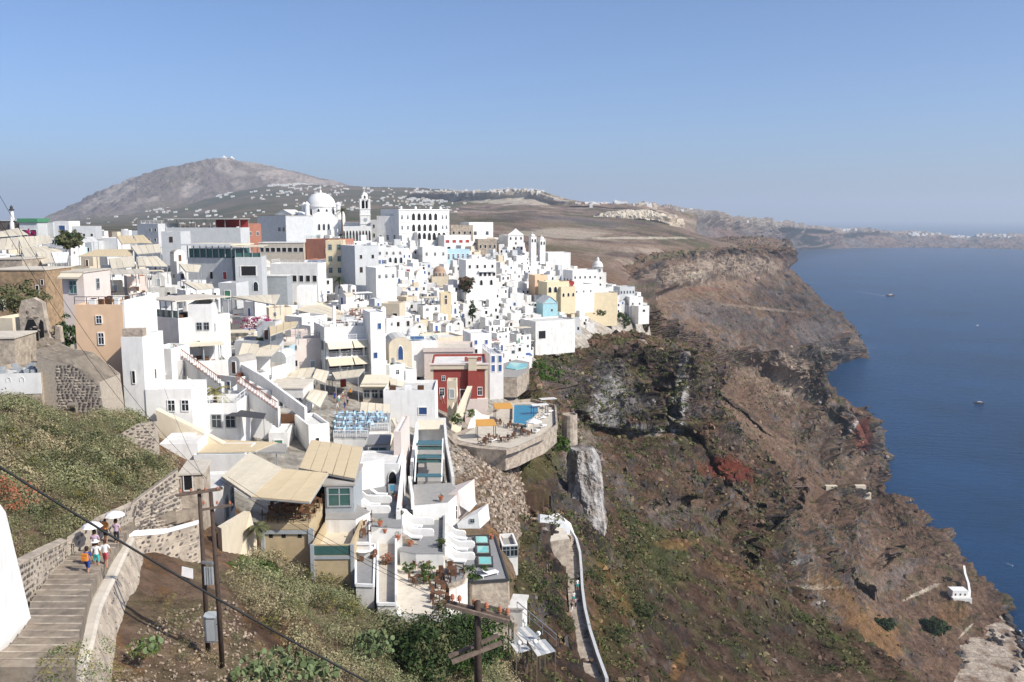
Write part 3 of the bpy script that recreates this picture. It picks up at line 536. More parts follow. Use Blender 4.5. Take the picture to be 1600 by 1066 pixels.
def thing(name, label, cat, loc=(0, 0, 0), rz=0, group=None, mesh=None):
    if isinstance(mesh, MB): mesh = mesh.mesh(name)
    o = bpy.data.objects.new(name, mesh); COL.objects.link(o); o.location = loc; o.rotation_euler = (0, 0, rz)
    o['label'] = label; o['category'] = cat
    if group: o['group'] = group
    return o
KIDS = {}
def dup(root, loc, rz, label, scale=1, group=None):
    kids = KIDS.get(root.name)
    if kids is None:
        kids = {}
        for ob in bpy.data.objects:
            if ob.parent: kids.setdefault(ob.parent.name, []).append(ob)
        KIDS[root.name] = kids
    def cp(o, par):
        c = o.copy(); COL.objects.link(c)
        if par is not None: c.parent = par
        for ch in kids.get(o.name, []): cp(ch, c)
        return c
    c = cp(root, None); c.location = loc; c.rotation_euler = (0, 0, rz); c.scale = (scale,)*3; c['label'] = label
    if group: c['group'] = group
    return c
def PZ(px, py, z):                                # where the line of sight meets the level z
    d = ray(px, py); t = (z-CAMZ)/d.z; return Vector((0, 0, CAMZ))+d*t
def slabz(mb, pts, z, th, k): return mb.prism([PZ(x, y, z) for x, y in pts], (0, 0, -th), k)

SPLIT = {}
# shared window and door shapes, 1 m wide and 1 m high, standing on z=0 in the plane y=0
def _win(pane, frame, arch=False, bars=True, shutter=None):
    b = MB()
    if arch:
        n = 8; pr = [(-.42, 0)]+[(-.42*math.cos(math.pi*i/n), .58+.42*math.sin(math.pi*i/n)) for i in range(n+1)]+[(.42, 0)]
        po = [(-.5, 0)]+[(-.5*math.cos(math.pi*i/n), .58+.5*math.sin(math.pi*i/n)) for i in range(n+1)]+[(.5, 0)]
        k = len(pr); b.add([(x, -.02, z) for x, z in pr], [tuple(range(k-1, -1, -1))][::-1], pane)
        b.f[-1].reverse() if False else None
        vs = [(x, -.07, z) for x, z in pr]+[(x, -.07, z) for x, z in po]+[(x, .02, z) for x, z in po]+[(x, -.02, z) for x, z in pr]
        fs = []
        for i in range(k-1): fs += [(i, i+1, k+i+1, k+i), (k+i, k+i+1, 2*k+i+1, 2*k+i), (3*k+i, 3*k+i+1, i+1, i)]
        b.add(vs, fs, frame)
    else:
        b.add([(-.42, -.02, .07), (.42, -.02, .07), (.42, -.02, .93), (-.42, -.02, .93)], [(0, 1, 2, 3)], pane)
        for x0, x1, z0, z1 in ((-.5, -.42, 0, 1), (.42, .5, 0, 1), (-.42, .42, 0, .07), (-.42, .42, .93, 1)): b.box(x0, x1, -.06, .03, z0, z1, frame)
        if bars: b.box(-.025, .025, -.045, -.021, .07, .93, frame); b.box(-.42, -.025, -.04, -.021, .6, .64, frame); b.box(.025, .42, -.04, -.021, .6, .64, frame)
        if shutter:
            for sg in (-1, 1): b.box(min(sg*.52, sg*.95), max(sg*.52, sg*.95), -.05, -.005, .02, .98, shutter)
    i = b.ms.index(M[pane]) if M[pane] in b.ms else 0; out = [b.mesh('window')]
    for keep in (False, True):
        q = MB(); q.v = b.v; q.ms = b.ms; sel = [k_ for k_ in range(len(b.f)) if (k_ == 0) == keep]; used = sorted({a for k_ in sel for a in b.f[k_]}); rm = {a: n_ for n_, a in enumerate(used)}
        q.v = [b.v[a] for a in used]; q.f = [[rm[a] for a in b.f[k_]] for k_ in sel]; q.mi = [b.mi[k_] for k_ in sel]; out.append(q.mesh('pane' if keep else 'window'))
    SPLIT[out[0].name] = (out[1], out[2]); return out[0]
WIN = dict(w=_win('glass', 'wpaint'), d=_win('dark', 'white2', bars=False), b=_win('glass', 'bluep'), br=_win('glass', 'brownp'), g=_win('glass', 'greyp'),
           a=_win('dark', 'white', arch=True), ab=_win('bluep', 'white', arch=True), aw=_win('glass', 'wpaint', arch=True), sb=_win('glass', 'wpaint', shutter='bluep'), bl=_win('bluep', 'white', bars=False),
           db=_win('bluep', 'wpaint', bars=False), dn=_win('brownp', 'wpaint', bars=False), dg=_win('greenp', 'wpaint', bars=False), dr=_win('redp', 'wpaint', bars=False), dd=_win('greyp', 'wpaint', bars=False), t=_win('turq', 'white', bars=False), gg=_win('green', 'greyp'))
DOORNAMES = {'db': 'blue', 'dn': 'brown', 'dg': 'green', 'dr': 'red', 'dd': 'grey', 't': 'turquoise', 'ab': 'blue arched'}
def opening(root, face, dims, u, z, w_, h, style, name=None):
    W_, D_ = dims[0], dims[1]; x0 = dims[2] if len(dims) > 2 else 0; y0 = dims[3] if len(dims) > 3 else 0
    if face == 'F': loc, rz = (x0-W_/2+W_*u, y0, z), 0
    elif face == 'R': loc, rz = (x0+W_/2, y0+D_*u, z), math.pi/2
    elif face == 'L': loc, rz = (x0-W_/2, y0+D_*(1-u), z), -math.pi/2
    else: loc, rz = (x0+W_/2-W_*u, y0+D_, z), math.pi
    nm = name or ('door' if style in DOORNAMES and z < .3 else 'window')
    if root.location.y < 170:
        fr, pn = SPLIT[WIN[style].name]; o = part(nm, fr, root, loc, rz, (w_, 1.6, h)); part('door_panel' if nm == 'door' else 'pane', pn, o); return o
    return part(nm, WIN[style], root, loc, rz, (w_, 1.6, h))
def volume(mb, rb, W_, D_, H, wall, roof, x0=0, y0=0, z0=-4, par=.45, pt=.22, vault=False):
    a, b_, c, d = x0-W_/2, x0+W_/2, y0, y0+D_
    if vault:
        n = 8; R_ = W_/2; hh = H-R_*.75
        pr = [(a, z0), (b_, z0)]+[(x0+R_*math.cos(math.pi*i/n), hh+R_*.75*math.sin(math.pi*i/n)) for i in range(n+1)]
        mb.add([(x, c, z) for x, z in pr]+[(x, d, z) for x, z in pr], [tuple(range(len(pr))), tuple(range(2*len(pr)-1, len(pr)-1, -1)), (1, len(pr)+1, len(pr)+2, 2), (0, len(pr)-1, 2*len(pr)-1, len(pr)), (0, len(pr), len(pr)+1, 1)], wall)
        k = len(pr); rb.add([(x*1+0, c+.01, z+.02) for x, z in pr[2:]]+[(x, d-.01, z+.02) for x, z in pr[2:]], [(i, k-2+i, k-1+i, i+1) for i in range(k-3)], roof); return
    mb.box(a, b_, c, c+pt, H-par-.3, H, wall) if par else None
    vs = [(a, c, z0), (b_, c, z0), (b_, d, z0), (a, d, z0), (a, c, H), (b_, c, H), (b_, d, H), (a, d, H)]
    if par:
        mb.f = mb.f[:-6]; mb.mi = mb.mi[:-6]; mb.v = mb.v[:-8]
        i_ = [(a+pt, c+pt, H), (b_-pt, c+pt, H), (b_-pt, d-pt, H), (a+pt, d-pt, H), (a+pt, c+pt, H-par-.1), (b_-pt, c+pt, H-par-.1), (b_-pt, d-pt, H-par-.1), (a+pt, d-pt, H-par-.1)]
        mb.add(vs+i_, [(0, 1, 5, 4), (1, 2, 6, 5), (2, 3, 7, 6), (3, 0, 4, 7), (4, 5, 9, 8), (5, 6, 10, 9), (6, 7, 11, 10), (7, 4, 8, 11), (8, 9, 13, 12), (9, 10, 14, 13), (10, 11, 15, 14), (11, 8, 12, 15)], wall)
        rb.add([(a+pt, c+pt, H-par), (b_-pt, c+pt, H-par), (b_-pt, d-pt, H-par), (a+pt, d-pt, H-par)], [(0, 1, 2, 3)], roof)
    else:
        mb.add(vs, [(0, 1, 5, 4), (1, 2, 6, 5), (2, 3, 7, 6), (3, 0, 4, 7)], wall); rb.box(a-.15, b_+.15, c-.15, d+.15, H, H+.18, roof)
def railing(p, q, h=1.0, k='wpaint', step=1.2, balus=0, mb=None):
    mb = mb or MB(); p, q = Vector(p), Vector(q); L_ = (q-p).length; n = max(1, int(L_/step)); up = Vector((0, 0, h))
    for i in range(n+1): a = p.lerp(q, i/n); mb.bar(a, a+up, .06, k)
    mb.bar(p+up, q+up, .07, k); mb.bar(p+up*.5, q+up*.5, .035, k)
    if balus:
        m_ = int(L_/balus)
        for i in range(m_): a = p.lerp(q, (i+.5)/m_); mb.bar(a+up*.05, a+up*.95, .035, k)
    return mb
PROT = []                                        # screen rectangles of surveyed buildings: (px0, py0, px1, py1, Y)
LAND = []                                        # (px, py, phrase) landmarks for labels
SITES = []                                       # (x, y, radius) already built on
def building(label, px, py, wpx, hpx, D_=8, yaw=0, wall='white', roof='roofw', Y=None, F=(), Rr=(), L=(), par=.45, vault=False, extra=None, cat='house', name='house', lm=None, bury=5, protect=True, ops=()):
    """px, py: bottom middle of the front; F/Rr/L: rows (n, z fraction, w m, h m, style[, u0, u1])"""
    if Y is None: h = hitpx(px, py); p = h if h else P(px, py, 200)
    else: p = P(px, py, Y)
    s = p.y/FPX; W_ = wpx*s; H = hpx*s
    r = thing(name, label, cat, p, R(yaw))
    mb, rb = MB(), MB(); volume(mb, rb, W_, D_, H, wall, roof, par=par, vault=vault, z0=-bury)
    part('wall', mb, r); part('roof', rb, r)
    for face, rows in (('F', F), ('R', Rr), ('L', L)):
        for row in rows:
            n, zf, ww, wh, st = row[:5]; u0, u1 = row[5:7] if len(row) > 5 else (0, 1)
            for i in range(n): opening(r, face, (W_, D_), u0+(u1-u0)*(i+.5)/n, zf*H, ww, wh, st)
    if extra: extra(r, W_, D_, H)
    if protect: PROT.append((px-wpx*.55, py-hpx, px+wpx*.55+D_/s*.15, py, p.y))
    if lm: LAND.append((px, py-hpx/2, lm))
    c = Matrix.Rotation(R(yaw), 3, 'Z') @ Vector((0, D_/2, 0))+p; SITES.append((c.x, c.y, math.hypot(W_, D_)*.42))
    return r
def canopy(label, quad, post=2.4, th=.10, k='canvas', seams=6, posts=True, cat='canopy', name='canopy', sub=.03, legs=None, sag=0, pk='greyp', group=None):
    """quad: four (px, py, Y) corners, far-left, far-right, near-right, near-left"""
    c = [P(*q) for q in quad]; o = (c[0]+c[1]+c[2]+c[3])/4; b = o.copy(); b.z = min(x.z for x in c)-post
    r = thing(name, label, cat, b, 0, group)
    for i in range(seams):
        t0, t1 = i/seams, (i+1)/seams; g = .006
        pts = [c[0].lerp(c[1], t0+g)-b, c[0].lerp(c[1], t1-g)-b, c[3].lerp(c[2], t1-g)-b, c[3].lerp(c[2], t0+g)-b]
        m_ = MB(); m_.prism(pts, (0, 0, -th), k); part('roof_panel', m_, r)
    f = MB()
    for i in range(4): f.bar(c[i]-b-Vector((0, 0, th+.05)), c[(i+1) % 4]-b-Vector((0, 0, th+.05)), .09, pk)
    part('frame', f, r)
    if posts:
        for i in range(4):
            m_ = MB(); t = c[i].lerp(o, .03)-b; m_.bar((t.x, t.y, -1.0), (t.x, t.y, t.z-th-.1), .10, pk); part('post', m_, r)
    return r
# ------------------------------------------------------------------ surveyed buildings
def roof_pergola(k='canvas', h=2.5, wall='dark', n=4, glass=True, inset=0):
    def f(r, W_, D_, H):
        b = MB(); b.box(-W_/2-.3, W_/2+.3, -.5, D_+.2, H+h, H+h+.15, k); part('terrace_roof', b, r)
        for i in range(n+1):
            x = -W_/2+.15+(W_-.3)*i/n; part('post', MB().box(x-.07, x+.07, .08, .22, H-.4, H+h, 'greyp'), r); part('post', MB().box(x-.07, x+.07, D_-.22, D_-.08, H-.4, H+h, 'greyp'), r)
        if glass:
            b = MB(); b.box(-W_/2+.3, W_/2-.3, .4, .45, H, H+1.0, 'green'); part('glass_balustrade', b, r)
        for i in range(n*2):
            x = -W_/2+.8+(W_-1.6)*(i+.5)/(n*2); part('table', MB().box(x-.35, x+.35, 1.2+(i % 2)*1.6, 1.9+(i % 2)*1.6, H-.4, H+.3, 'brownp' if i % 3 else 'whiteclo'), r)
    return f
def roof_rail(k='wpaint', balus=0):
    def f(r, W_, D_, H):
        b = railing((-W_/2+.1, .1, H), (W_/2-.1, .1, H), .9, k, 1.5, balus); railing((W_/2-.1, .1, H), (W_/2-.1, D_-.1, H), .9, k, 1.5, balus, b); railing((-W_/2+.1, .1, H), (-W_/2+.1, D_-.1, H), .9, k, 1.5, 0, b); part('railing', b, r)
    return f
def both(*fs):
    def f(*a):
        for g in fs: g(*a)
    return f
def awning(z=.5, out=1.6, drop=.9, k='canvas', face='F', u0=0, u1=1):
    def f(r, W_, D_, H):
        b = MB(); x0, x1 = -W_/2+W_*u0, -W_/2+W_*u1; zz = H*z
        b.prism([(x0, -.02, zz), (x1, -.02, zz), (x1, -out, zz-drop), (x0, -out, zz-drop)], (0, 0, -.06), k); b.box(x0, x1, -out-.02, -out, zz-drop-.25, zz-drop, k); part('awning', b, r)
    return f
def gable(h=1.5, k='roofw', wall='white'):
    def f(r, W_, D_, H):
        b = MB(); b.add([(-W_/2, 0, H), (W_/2, 0, H), (0, 0, H+h), (-W_/2, D_, H), (W_/2, D_, H), (0, D_, H+h)], [(0, 1, 2), (4, 3, 5)], wall); part('gable', b, r)
        b = MB(); b.prism([(-W_/2-.2, -.2, H), (0, -.2, H+h+.1), (0, D_+.2, H+h+.1), (-W_/2-.2, D_+.2, H)], (0, 0, .15), k); b.prism([(W_/2+.2, -.2, H), (0, -.2, H+h+.1), (0, D_+.2, H+h+.1), (W_/2+.2, D_+.2, H)], (0, 0, .15), k); part('roof', b, r)
    return f
def domed(rad, zf=1.0, k='white', drum=.8, n=20, y=.5, lantern=False):
    def f(r, W_, D_, H):
        b = MB(); z = H*zf; b.lathe([(rad*1.02, z-.3), (rad*1.02, z+drum)]+[(rad*math.cos(R(a)), z+drum+rad*.9*math.sin(R(a))) for a in range(0, 91, 10)], k, n, (0, D_*y)); part('dome', b.mesh('dome', True), r)
        if lantern: b = MB(); zt = z+drum+rad*.85; b.lathe([(rad*.25, zt), (rad*.25, zt+rad*.5), (rad*.2, zt+rad*.65), (.01, zt+rad*.8)], k, 10, (0, D_*y)); part('lantern', b, r)
        b = MB(); zt = z+drum+rad*(1.6 if lantern else .9); b.box(-.05, .05, D_*y-.05, D_*y+.05, zt-.1, zt+.9, 'white'); b.box(-.28, .28, D_*y-.04, D_*y+.04, zt+.5, zt+.62, 'white'); part('cross', b, r)
    return f
B_ = building
# --- far left skyline
def chimney_stack():
    r = thing('chimney_tower', 'slim pale tower with a dark cap on the far left skyline', 'tower', P(21, 366, 330))
    b = MB(); b.lathe([(1.1, -3), (1.0, 4.2), (.75, 4.4), (.55, 8.6)], 'white2', 14); part('shaft', b.mesh('shaft', True), r)
    b = MB(); b.lathe([(.85, 8.6), (.85, 9.2), (.5, 9.2), (.5, 10), (.02, 10.6)], 'dmetal', 14); part('cap', b, r); LAND.append((21, 345, 'the slim tower on the skyline'))
chimney_stack()
B_('long low dark stone house with a flat white roof under the slim tower', 12, 372, 44, 26, 9, -10, 'stone', 'roofw', 330, F=[(3, .3, 1, 1.1, 'd')], par=0)
B_('dark shop box with a green canvas roof beside the slim tower', 46, 375, 28, 27, 8, 0, 'dcanvas' if 0 else 'grey', 'roofg', 325, F=[(2, .1, 2.6, 3.2, 'd')], extra=lambda r, W_, D_, H: part('green_roof', MB().box(-W_/2-.4, W_/2+.4, -.6, D_, H+.02, H+1.4, 'greenp'), r), name='shop', cat='shop', lm='the green-roofed shop')
B_('pale grey flat-roofed store between the green-roofed shop and the blue-shuttered cube', 71, 372, 26, 25, 8, 0, 'grey', 'roofg', 332, par=0)
B_('white cube house with a big sky-blue shutter on the far left skyline', 98, 372, 23, 26, 7, -5, 'white', 'roofw', 322, F=[(1, .3, 2.6, 2.8, 'bl')], lm='the cube with the sky-blue shutter')
B_('low white annex with turquoise wall next to the blue-shuttered cube', 113, 376, 16, 12, 6, 0, 'lblue', 'roofw', 318)
B_('flat grey house with small dark windows right of the turquoise annex', 132, 378, 34, 24, 9, 12, 'grey', 'roofg', 310, F=[(3, .35, .9, 1, 'd')])
B_('long grey house with a grey roof above the tamarisk tree', 112, 398, 66, 22, 8, -4, 'grey', 'roofg', 262, F=[(5, .2, 1.2, 1.3, 'd')], par=0)
B_('white box house directly left of the two yellow awnings', 172, 392, 26, 20, 7, -8, 'white', 'roofw', 268)
B_('grey two-storey house with two small windows left of the red cafe', 232, 384, 44, 34, 9, -25, 'grey', 'roofg', 300, F=[(2, .65, .9, 1, 'd', .5, 1), (2, .2, .9, 1, 'd', .4, 1)], extra=roof_rail())
B_('small grey cube house with one shuttered window below the cafe terrace', 268, 388, 30, 26, 8, 0, 'grey', 'roofg', 258, F=[(1, .35, 1, 1.6, 'br', .2, .8)])
def red_interior(r, W_, D_, H):
    roof_pergola('roofw', 2.8, glass=False, n=5)(r, W_, D_, H)
    b = MB(); b.box(W_*.05, W_/2-.3, D_-.6, D_-.4, H-.4, H+2.6, 'redp'); part('red_wall', b, r)
B_('wide grey cafe with a red-walled roof terrace under a thin white roof', 318, 378, 118, 22, 9, -3, 'grey', 'roofc', 300, extra=red_interior, name='cafe', cat='cafe', lm='the red-walled roof cafe')
B_('orange-red corner building with small white-framed windows beside the roof cafe', 392, 376, 32, 26, 9, 20, 'brick', 'roofc', 310, F=[(3, .3, .9, 1.4, 'w')])
B_('huge blank pale grey block behind the orange-red corner building', 425, 372, 66, 34, 14, -35, 'grey', 'roofg', 350, par=0, F=[(2, .3, 1.5, 1.6, 'g', .7, 1)])
# --- grey restaurant with glazed roof floor
def grey_top(r, W_, D_, H):
    b = MB(); b.box(-W_/2-1, W_/2+.6, -1.2, D_+.4, H+3.0, H+3.3, 'canvas'); part('terrace_roof', b, r)
    b = MB(); b.box(-W_/2+.3, W_/2-.3, .3, D_-.4, H, H+2.2, 'green'); part('glazing', b, r)
    for i in range(8): b = MB(); x = -W_/2+.1+(W_-.2)*i/7; b.box(x-.09, x+.09, -.1, .1, H-.2, H+3, 'greyp'); part('post', b, r)
    b = MB(); b.box(-W_/2-1, W_/2+.6, -1.25, -1.2, H+2.95, H+3.35, 'wpaint'); part('fascia', b, r)
B_('large grey building whose top floor is a dark glazed restaurant under a cream roof', 330, 455, 78, 52, 9, -14, 'grey', 'roofg', 215, F=[(1, .35, 1.1, 2, 'dr', .7, .95), (1, .35, .9, 2.0, 'd', .45, .6)], extra=grey_top, name='restaurant', cat='restaurant', lm='the glazed grey restaurant')
B_('pale blue-grey wing with a deep balcony opening beside the glazed grey restaurant', 390, 462, 40, 60, 9, 8, 'grey', 'roofg', 211, F=[(1, .5, 4, 2.6, 'd'), (2, .12, 1.3, 2.2, 'aw')], extra=roof_pergola('canvas', 2.4, n=3), name='restaurant_wing', cat='restaurant')
B_('low pale house with a mint green door below the glazed grey restaurant', 356, 470, 30, 28, 6, -10, 'grey', 'roofw', 200, F=[(1, .05, 1.6, 2.2, 'dg')])
# --- ochre stone houses on the left edge
def big_arch(r, W_, D_, H): opening(r, 'F', (W_, D_), .1, H*.25, 1.9, 2.2, 'a')
B_('ochre stone house with three narrow dark slits at the left edge', 34, 506, 84, 84, 9, 0, 'ochre', 'roofc', 148, F=[(1, .55, .6, 1.6, 'd', .78, .9), (1, .2, .6, 1.3, 'd', .7, .82), (1, .72, .5, 1.0, 'd', .9, .98)], extra=big_arch, par=0, lm='the ochre stone house')
B_('weathered beige house with two square windows at the far left edge', 12, 440, 50, 34, 9, 0, 'tuff', 'roofc', 165, F=[(2, .35, 1.0, 1.1, 'd')], par=0)
B_('narrow brown-sided house with a cream sloping roof behind the peach tower', 118, 500, 34, 74, 8, 0, 'pink', 'roofc', 122, F=[(1, .55, 1.1, 1.9, 'gg')], Rr=[(1, .6, 1, 1.6, 'g')], par=0, extra=awning(1.0, 1.2, .5, 'canvas'), lm='the narrow cream-roofed house')
# ruin with an arch
def ruin():
    o = P(66, 560, 112); r = thing('ruined_arch', 'ruined tuff stone wall with two open arches on the left edge', 'ruin', o)
    s = 112/FPX; b = MB(); pts = [(-31, -10), (-31, 75), (-26, 92), (-8, 96), (6, 88), (9, 60), (14, 34), (22, 30), (24, 52), (30, 50), (34, -10)]
    q = [Vector((x*s, 0, z*s)) for x, z in pts]; hole = [(-22, 30), (-24, 46), (-18, 62), (-9, 62), (-3, 48), (-3, 28)]
    n = len(q); b.prism(q, (0, .9, 0), 'tuff'); part('wall', b, r)
    b = MB(); b.prism([Vector((x*s, -.03, z*s)) for x, z in hole], (0, .03, 0), 'dark'); part('archway', b, r)
    b = MB(); b.prism([Vector((x*s, -.03, z*s)) for x, z in [(-1, 32), (-1, 54), (2, 62), (6, 58), (6, 34)]], (0, .03, 0), 'dark'); part('archway', b, r)
    rb = np.random.default_rng(3); PROT.append((35, 466, 100, 560, 112))
    for i in range(40):
        x, z = rb.uniform(-30, 28)*s, rb.uniform(-8, 90)*s; 
        if z/s > 90-abs(x/s-(-8))*1.2: continue
        part('stone', STONES[i % 6], r, (x, -.02, z), 0, (rb.uniform(.15, .4),)*3)
STONES = []
for i_ in range(6):
    rr_ = np.random.default_rng(50+i_); me_ = bpy.data.meshes.new('stone'); me_.from_pydata([tuple(v) for v in (rock_tpl(rr_)*np.array((1.15, .35, .75))).tolist()], [], ICO.tolist()); me_.materials.append(M['stone'] if i_ % 3 else M['lstone']); STONES.append(me_)
ruin()
# --- the peach tower and its white neighbour
def peach_extra(r, W_, D_, H):
    b = MB(); b.prism([(-W_/2-1.6, .2, -4), (-W_/2, .2, -4), (-W_/2, .2, H*.62), (-W_/2-.8, .2, H*.62), (-W_/2-1.6, .2, H*.30)], (0, D_*.7, 0), 'cream'); part('buttress', b, r)
    b = MB(); b.box(W_/2, W_/2+.2, .02, D_+2.5, -4, H+.5, 'white'); part('side_wall', b, r)
    b = railing((-W_/2, .2, H), (W_/2, .2, H), .9, 'dmetal', 1.2); railing((W_/2, .2, H), (W_/2, D_, H), .9, 'dmetal', 1.2, 0, b); part('railing', b, r)
    rr = random.Random(4)
    for i in range(12): x, y = rr.uniform(-W_/2+.4, W_/2-.8), rr.uniform(.6, D_-1); part('table', MB().box(x, x+.5, y, y+.5, H-.3, H+.5, 'brownp' if i % 3 else 'whiteclo'), r)
B_('tall peach-coloured tower house with two small shuttered windows and a roof terrace', 164, 640, 76, 168, 7, 0, 'peach', 'roofc', 104, F=[(1, .82, .75, 1.0, 'w', .28, .72), (1, .62, .75, 1.5, 'w', .3, .74)], extra=peach_extra, name='tower_house', lm='the peach tower house')
B_('tall white stepped house with a slit window hugging the peach tower', 214, 672, 34, 150, 6, 0, 'white', 'roofw', 100, F=[(1, .5, .4, 1.6, 'd')], Rr=[(1, .5, .5, 1.3, 'd')], name='tower_house', extra=lambda r, W_, D_, H: (part('stone_coping', MB().box(-W_/2+.1, W_/2-.1, .3, 1.5, H, H+.9, 'tuff'), r)))
B_('white building with a covered balcony of dark glass over a blank pale wall', 258, 566, 78, 72, 9, -34, 'white2', 'roofw', 128, extra=roof_pergola('roofc', 2.4, n=5), name='restaurant', cat='restaurant', lm='the covered balcony building')
B_('white side wing with one slit window right of the covered balcony building', 316, 566, 36, 92, 8, 10, 'white', 'roofw', 128, F=[(2, .55, .8, 1.2, 'g', .3, .9), (1, .25, .4, 1.1, 'd', .3, .5)], Rr=[(2, .5, .8, 1.2, 'g')])
# --- stone house and its rooftop on the left edge
def roof_planters(r, W_, D_, H):
    rr = random.Random(9)
    for i in range(10): x, y = rr.uniform(-W_/2+.5, W_/2-.6), rr.uniform(.8, D_-.8); part('planter', MB().box(x-.25, x+.25, y-.25, y+.25, H-.4, H+.2, 'greyp'), r)
B_('white rooftop terrace with a row of round vents above a bare grey wall', 22, 640, 86, 58, 7, 8, 'tuff', 'roofw', 92, F=[(3, .78, .45, .45, 'a', .1, .8)], extra=both(roof_planters, lambda r, W_, D_, H: part('parapet', MB().box(-W_/2-.05, W_/2+.05, -.06, 0, H-2.2, H+.02, 'white'), r)), lm='the white rooftop terrace')
def stonewall_house():
    o = P(118, 655, 93); s = 93/FPX; r = thing('stone_building', 'windowless dark lava-stone building with one small square opening above the scrub', 'house', o)
    pr = [(-55, -30), (-55, 112), (-38, 104), (0, 96), (42, 60), (46, 8), (46, -30)]
    b = MB(); b.prism([Vector((x*s, 0, z*s)) for x, z in pr], (0, 5, 0), 'mortar'); part('wall', b, r)
    b = MB(); b.prism([Vector((x*s, -.02, z*s)) for x, z in pr[1:5]]+[Vector((x*s, -.02, (z-7)*s)) for x, z in pr[1:5][::-1]], (0, 5.1, 0), 'tuff'); part('coping', b, r)
    b = MB(); b.box(-6*s, 1*s, -.30, .02, 8*s, 22*s, 'dark'); part('window', b, r)
    b = MB(); b.box(-8*s, 3*s, -.34, -.30, 21.5*s, 23.5*s, 'wood'); part('lintel', b, r)
    rb = np.random.default_rng(8); n = 0; z = -4
    while z < 100:
        x = -28+rb.uniform(0, 4)
        while x < 45:
            top = 104 if x < -38 else 96-(x+0)*.86 if x > 0 else 98-0*x
            ww = rb.uniform(3.5, 8)
            if z < top-12 and not (-9 < x+ww/2 < 4 and 5 < z < 24) and n < 290 and x+ww < 46:
                part('stone', STONES[rb.integers(6)], r, ((x+ww/2)*s, -.03, (z+2.2)*s), 0, (ww*s*.52, .22, 3.2*s)); n += 1
            x += ww+.6
        z += 4.6
    PROT.append((60, 550, 165, 650, 93)); LAND.append((118, 610, 'the dark lava-stone building'))
stonewall_house()
# --- skyline: school, cathedral, bell tower, hotel
B_('pale school-like hall with a low gable and one small dark window left of the cathedral', 444, 366, 30, 30, 10, -20, 'white2', 'roofw', 430, F=[(1, .45, 1, 1, 'd', .3, .9)], par=0, extra=gable(2.2, 'roofw', 'white2'), lm='the gabled hall', name='hall', cat='hall')
B_('long white gallery of four arches in front of the cathedral', 472, 372, 34, 24, 6, 8, 'white', 'roofw', 405, F=[(4, .15, 1.6, 3.4, 'a')], name='arcade', cat='building')
def cathedral():
    o = P(503, 374, 428); s = 428/FPX; r = thing('cathedral', 'white domed cathedral with a drum and corner turrets on the skyline', 'cathedral', o, R(18))
    b = MB(); hw = 8.6; b.box(-hw, hw, -hw, hw, -3, 9.5, 'white')
    for ax in (0, 1):
        n = 10; pr = [(-6.5, -3), (6.5, -3)]+[(6.5*math.cos(math.pi*i/n), 8.6+4.6*math.sin(math.pi*i/n)) for i in range(n+1)]; L_ = 10.5; k = len(pr)
        f = (lambda x, y, z: (x, y, z)) if ax == 0 else (lambda x, y, z: (y, x, z))
        b.add([f(x, -L_, z) for x, z in pr]+[f(x, L_, z) for x, z in pr], [tuple(range(k)), tuple(range(2*k-1, k-1, -1))]+[((i+1) % k, i, k+i, k+(i+1) % k) for i in range(k)], 'white')
    part('wall', b, r)
    b = MB(); b.lathe([(7.2, 9), (7.2, 15.2), (7.6, 15.3), (7.6, 15.9), (6.9, 16)], 'white', 28); dr = part('drum', b, r)
    for i in range(12): a = 2*math.pi*(i+.5)/12; part('window', WIN['aw'], r, (7.25*math.sin(a), -7.25*math.cos(a), 11.2), a, (1.4, 1.2, 3.2))
    b = MB(); b.lathe([(6.9*math.cos(R(a)), 15.9+6.2*math.sin(R(a))) for a in range(0, 91, 7)]+[(.01, 22.1)], 'white', 32); part('dome', b.mesh('dome', True), r)
    b = MB(); b.lathe([(.5, 22), (.5, 23), (.1, 23.4)], 'white', 8); b.box(-.08, .08, -.08, .08, 23.2, 25.6, 'white'); b.box(-.6, .6, -.08, .08, 24.5, 24.7, 'white'); part('cross', b, r)
    for sx in (-1, 1):
        for sy in (-1, 1): b = MB(); b.lathe([(1.1, 9), (1.1, 16), (1.3, 16.1), (1.3, 16.6), (.9, 17), (.01, 17.8)], 'white', 10, (sx*7.2, sy*7.2)); part('turret', b, r)
    for i in range(3): part('window', WIN['aw'], r, (-2.2+2.2*i, -10.55, 4.5), 0, (1.2, 1.5, 3.0)); part('window', WIN['aw'], r, (10.55, -2.2+2.2*i, 4.5), math.pi/2, (1.2, 1.5, 3.0))
    for i in range(4): part('window', WIN['a'], r, (-7.5+5*i, -10.6-.0, -.5), 0, (1.8, 1.5, 3.4))
    PROT.append((468, 300, 535, 374, 428)); LAND.append((503, 335, 'the cathedral')); SITES.append((o.x, o.y, 12))
cathedral()
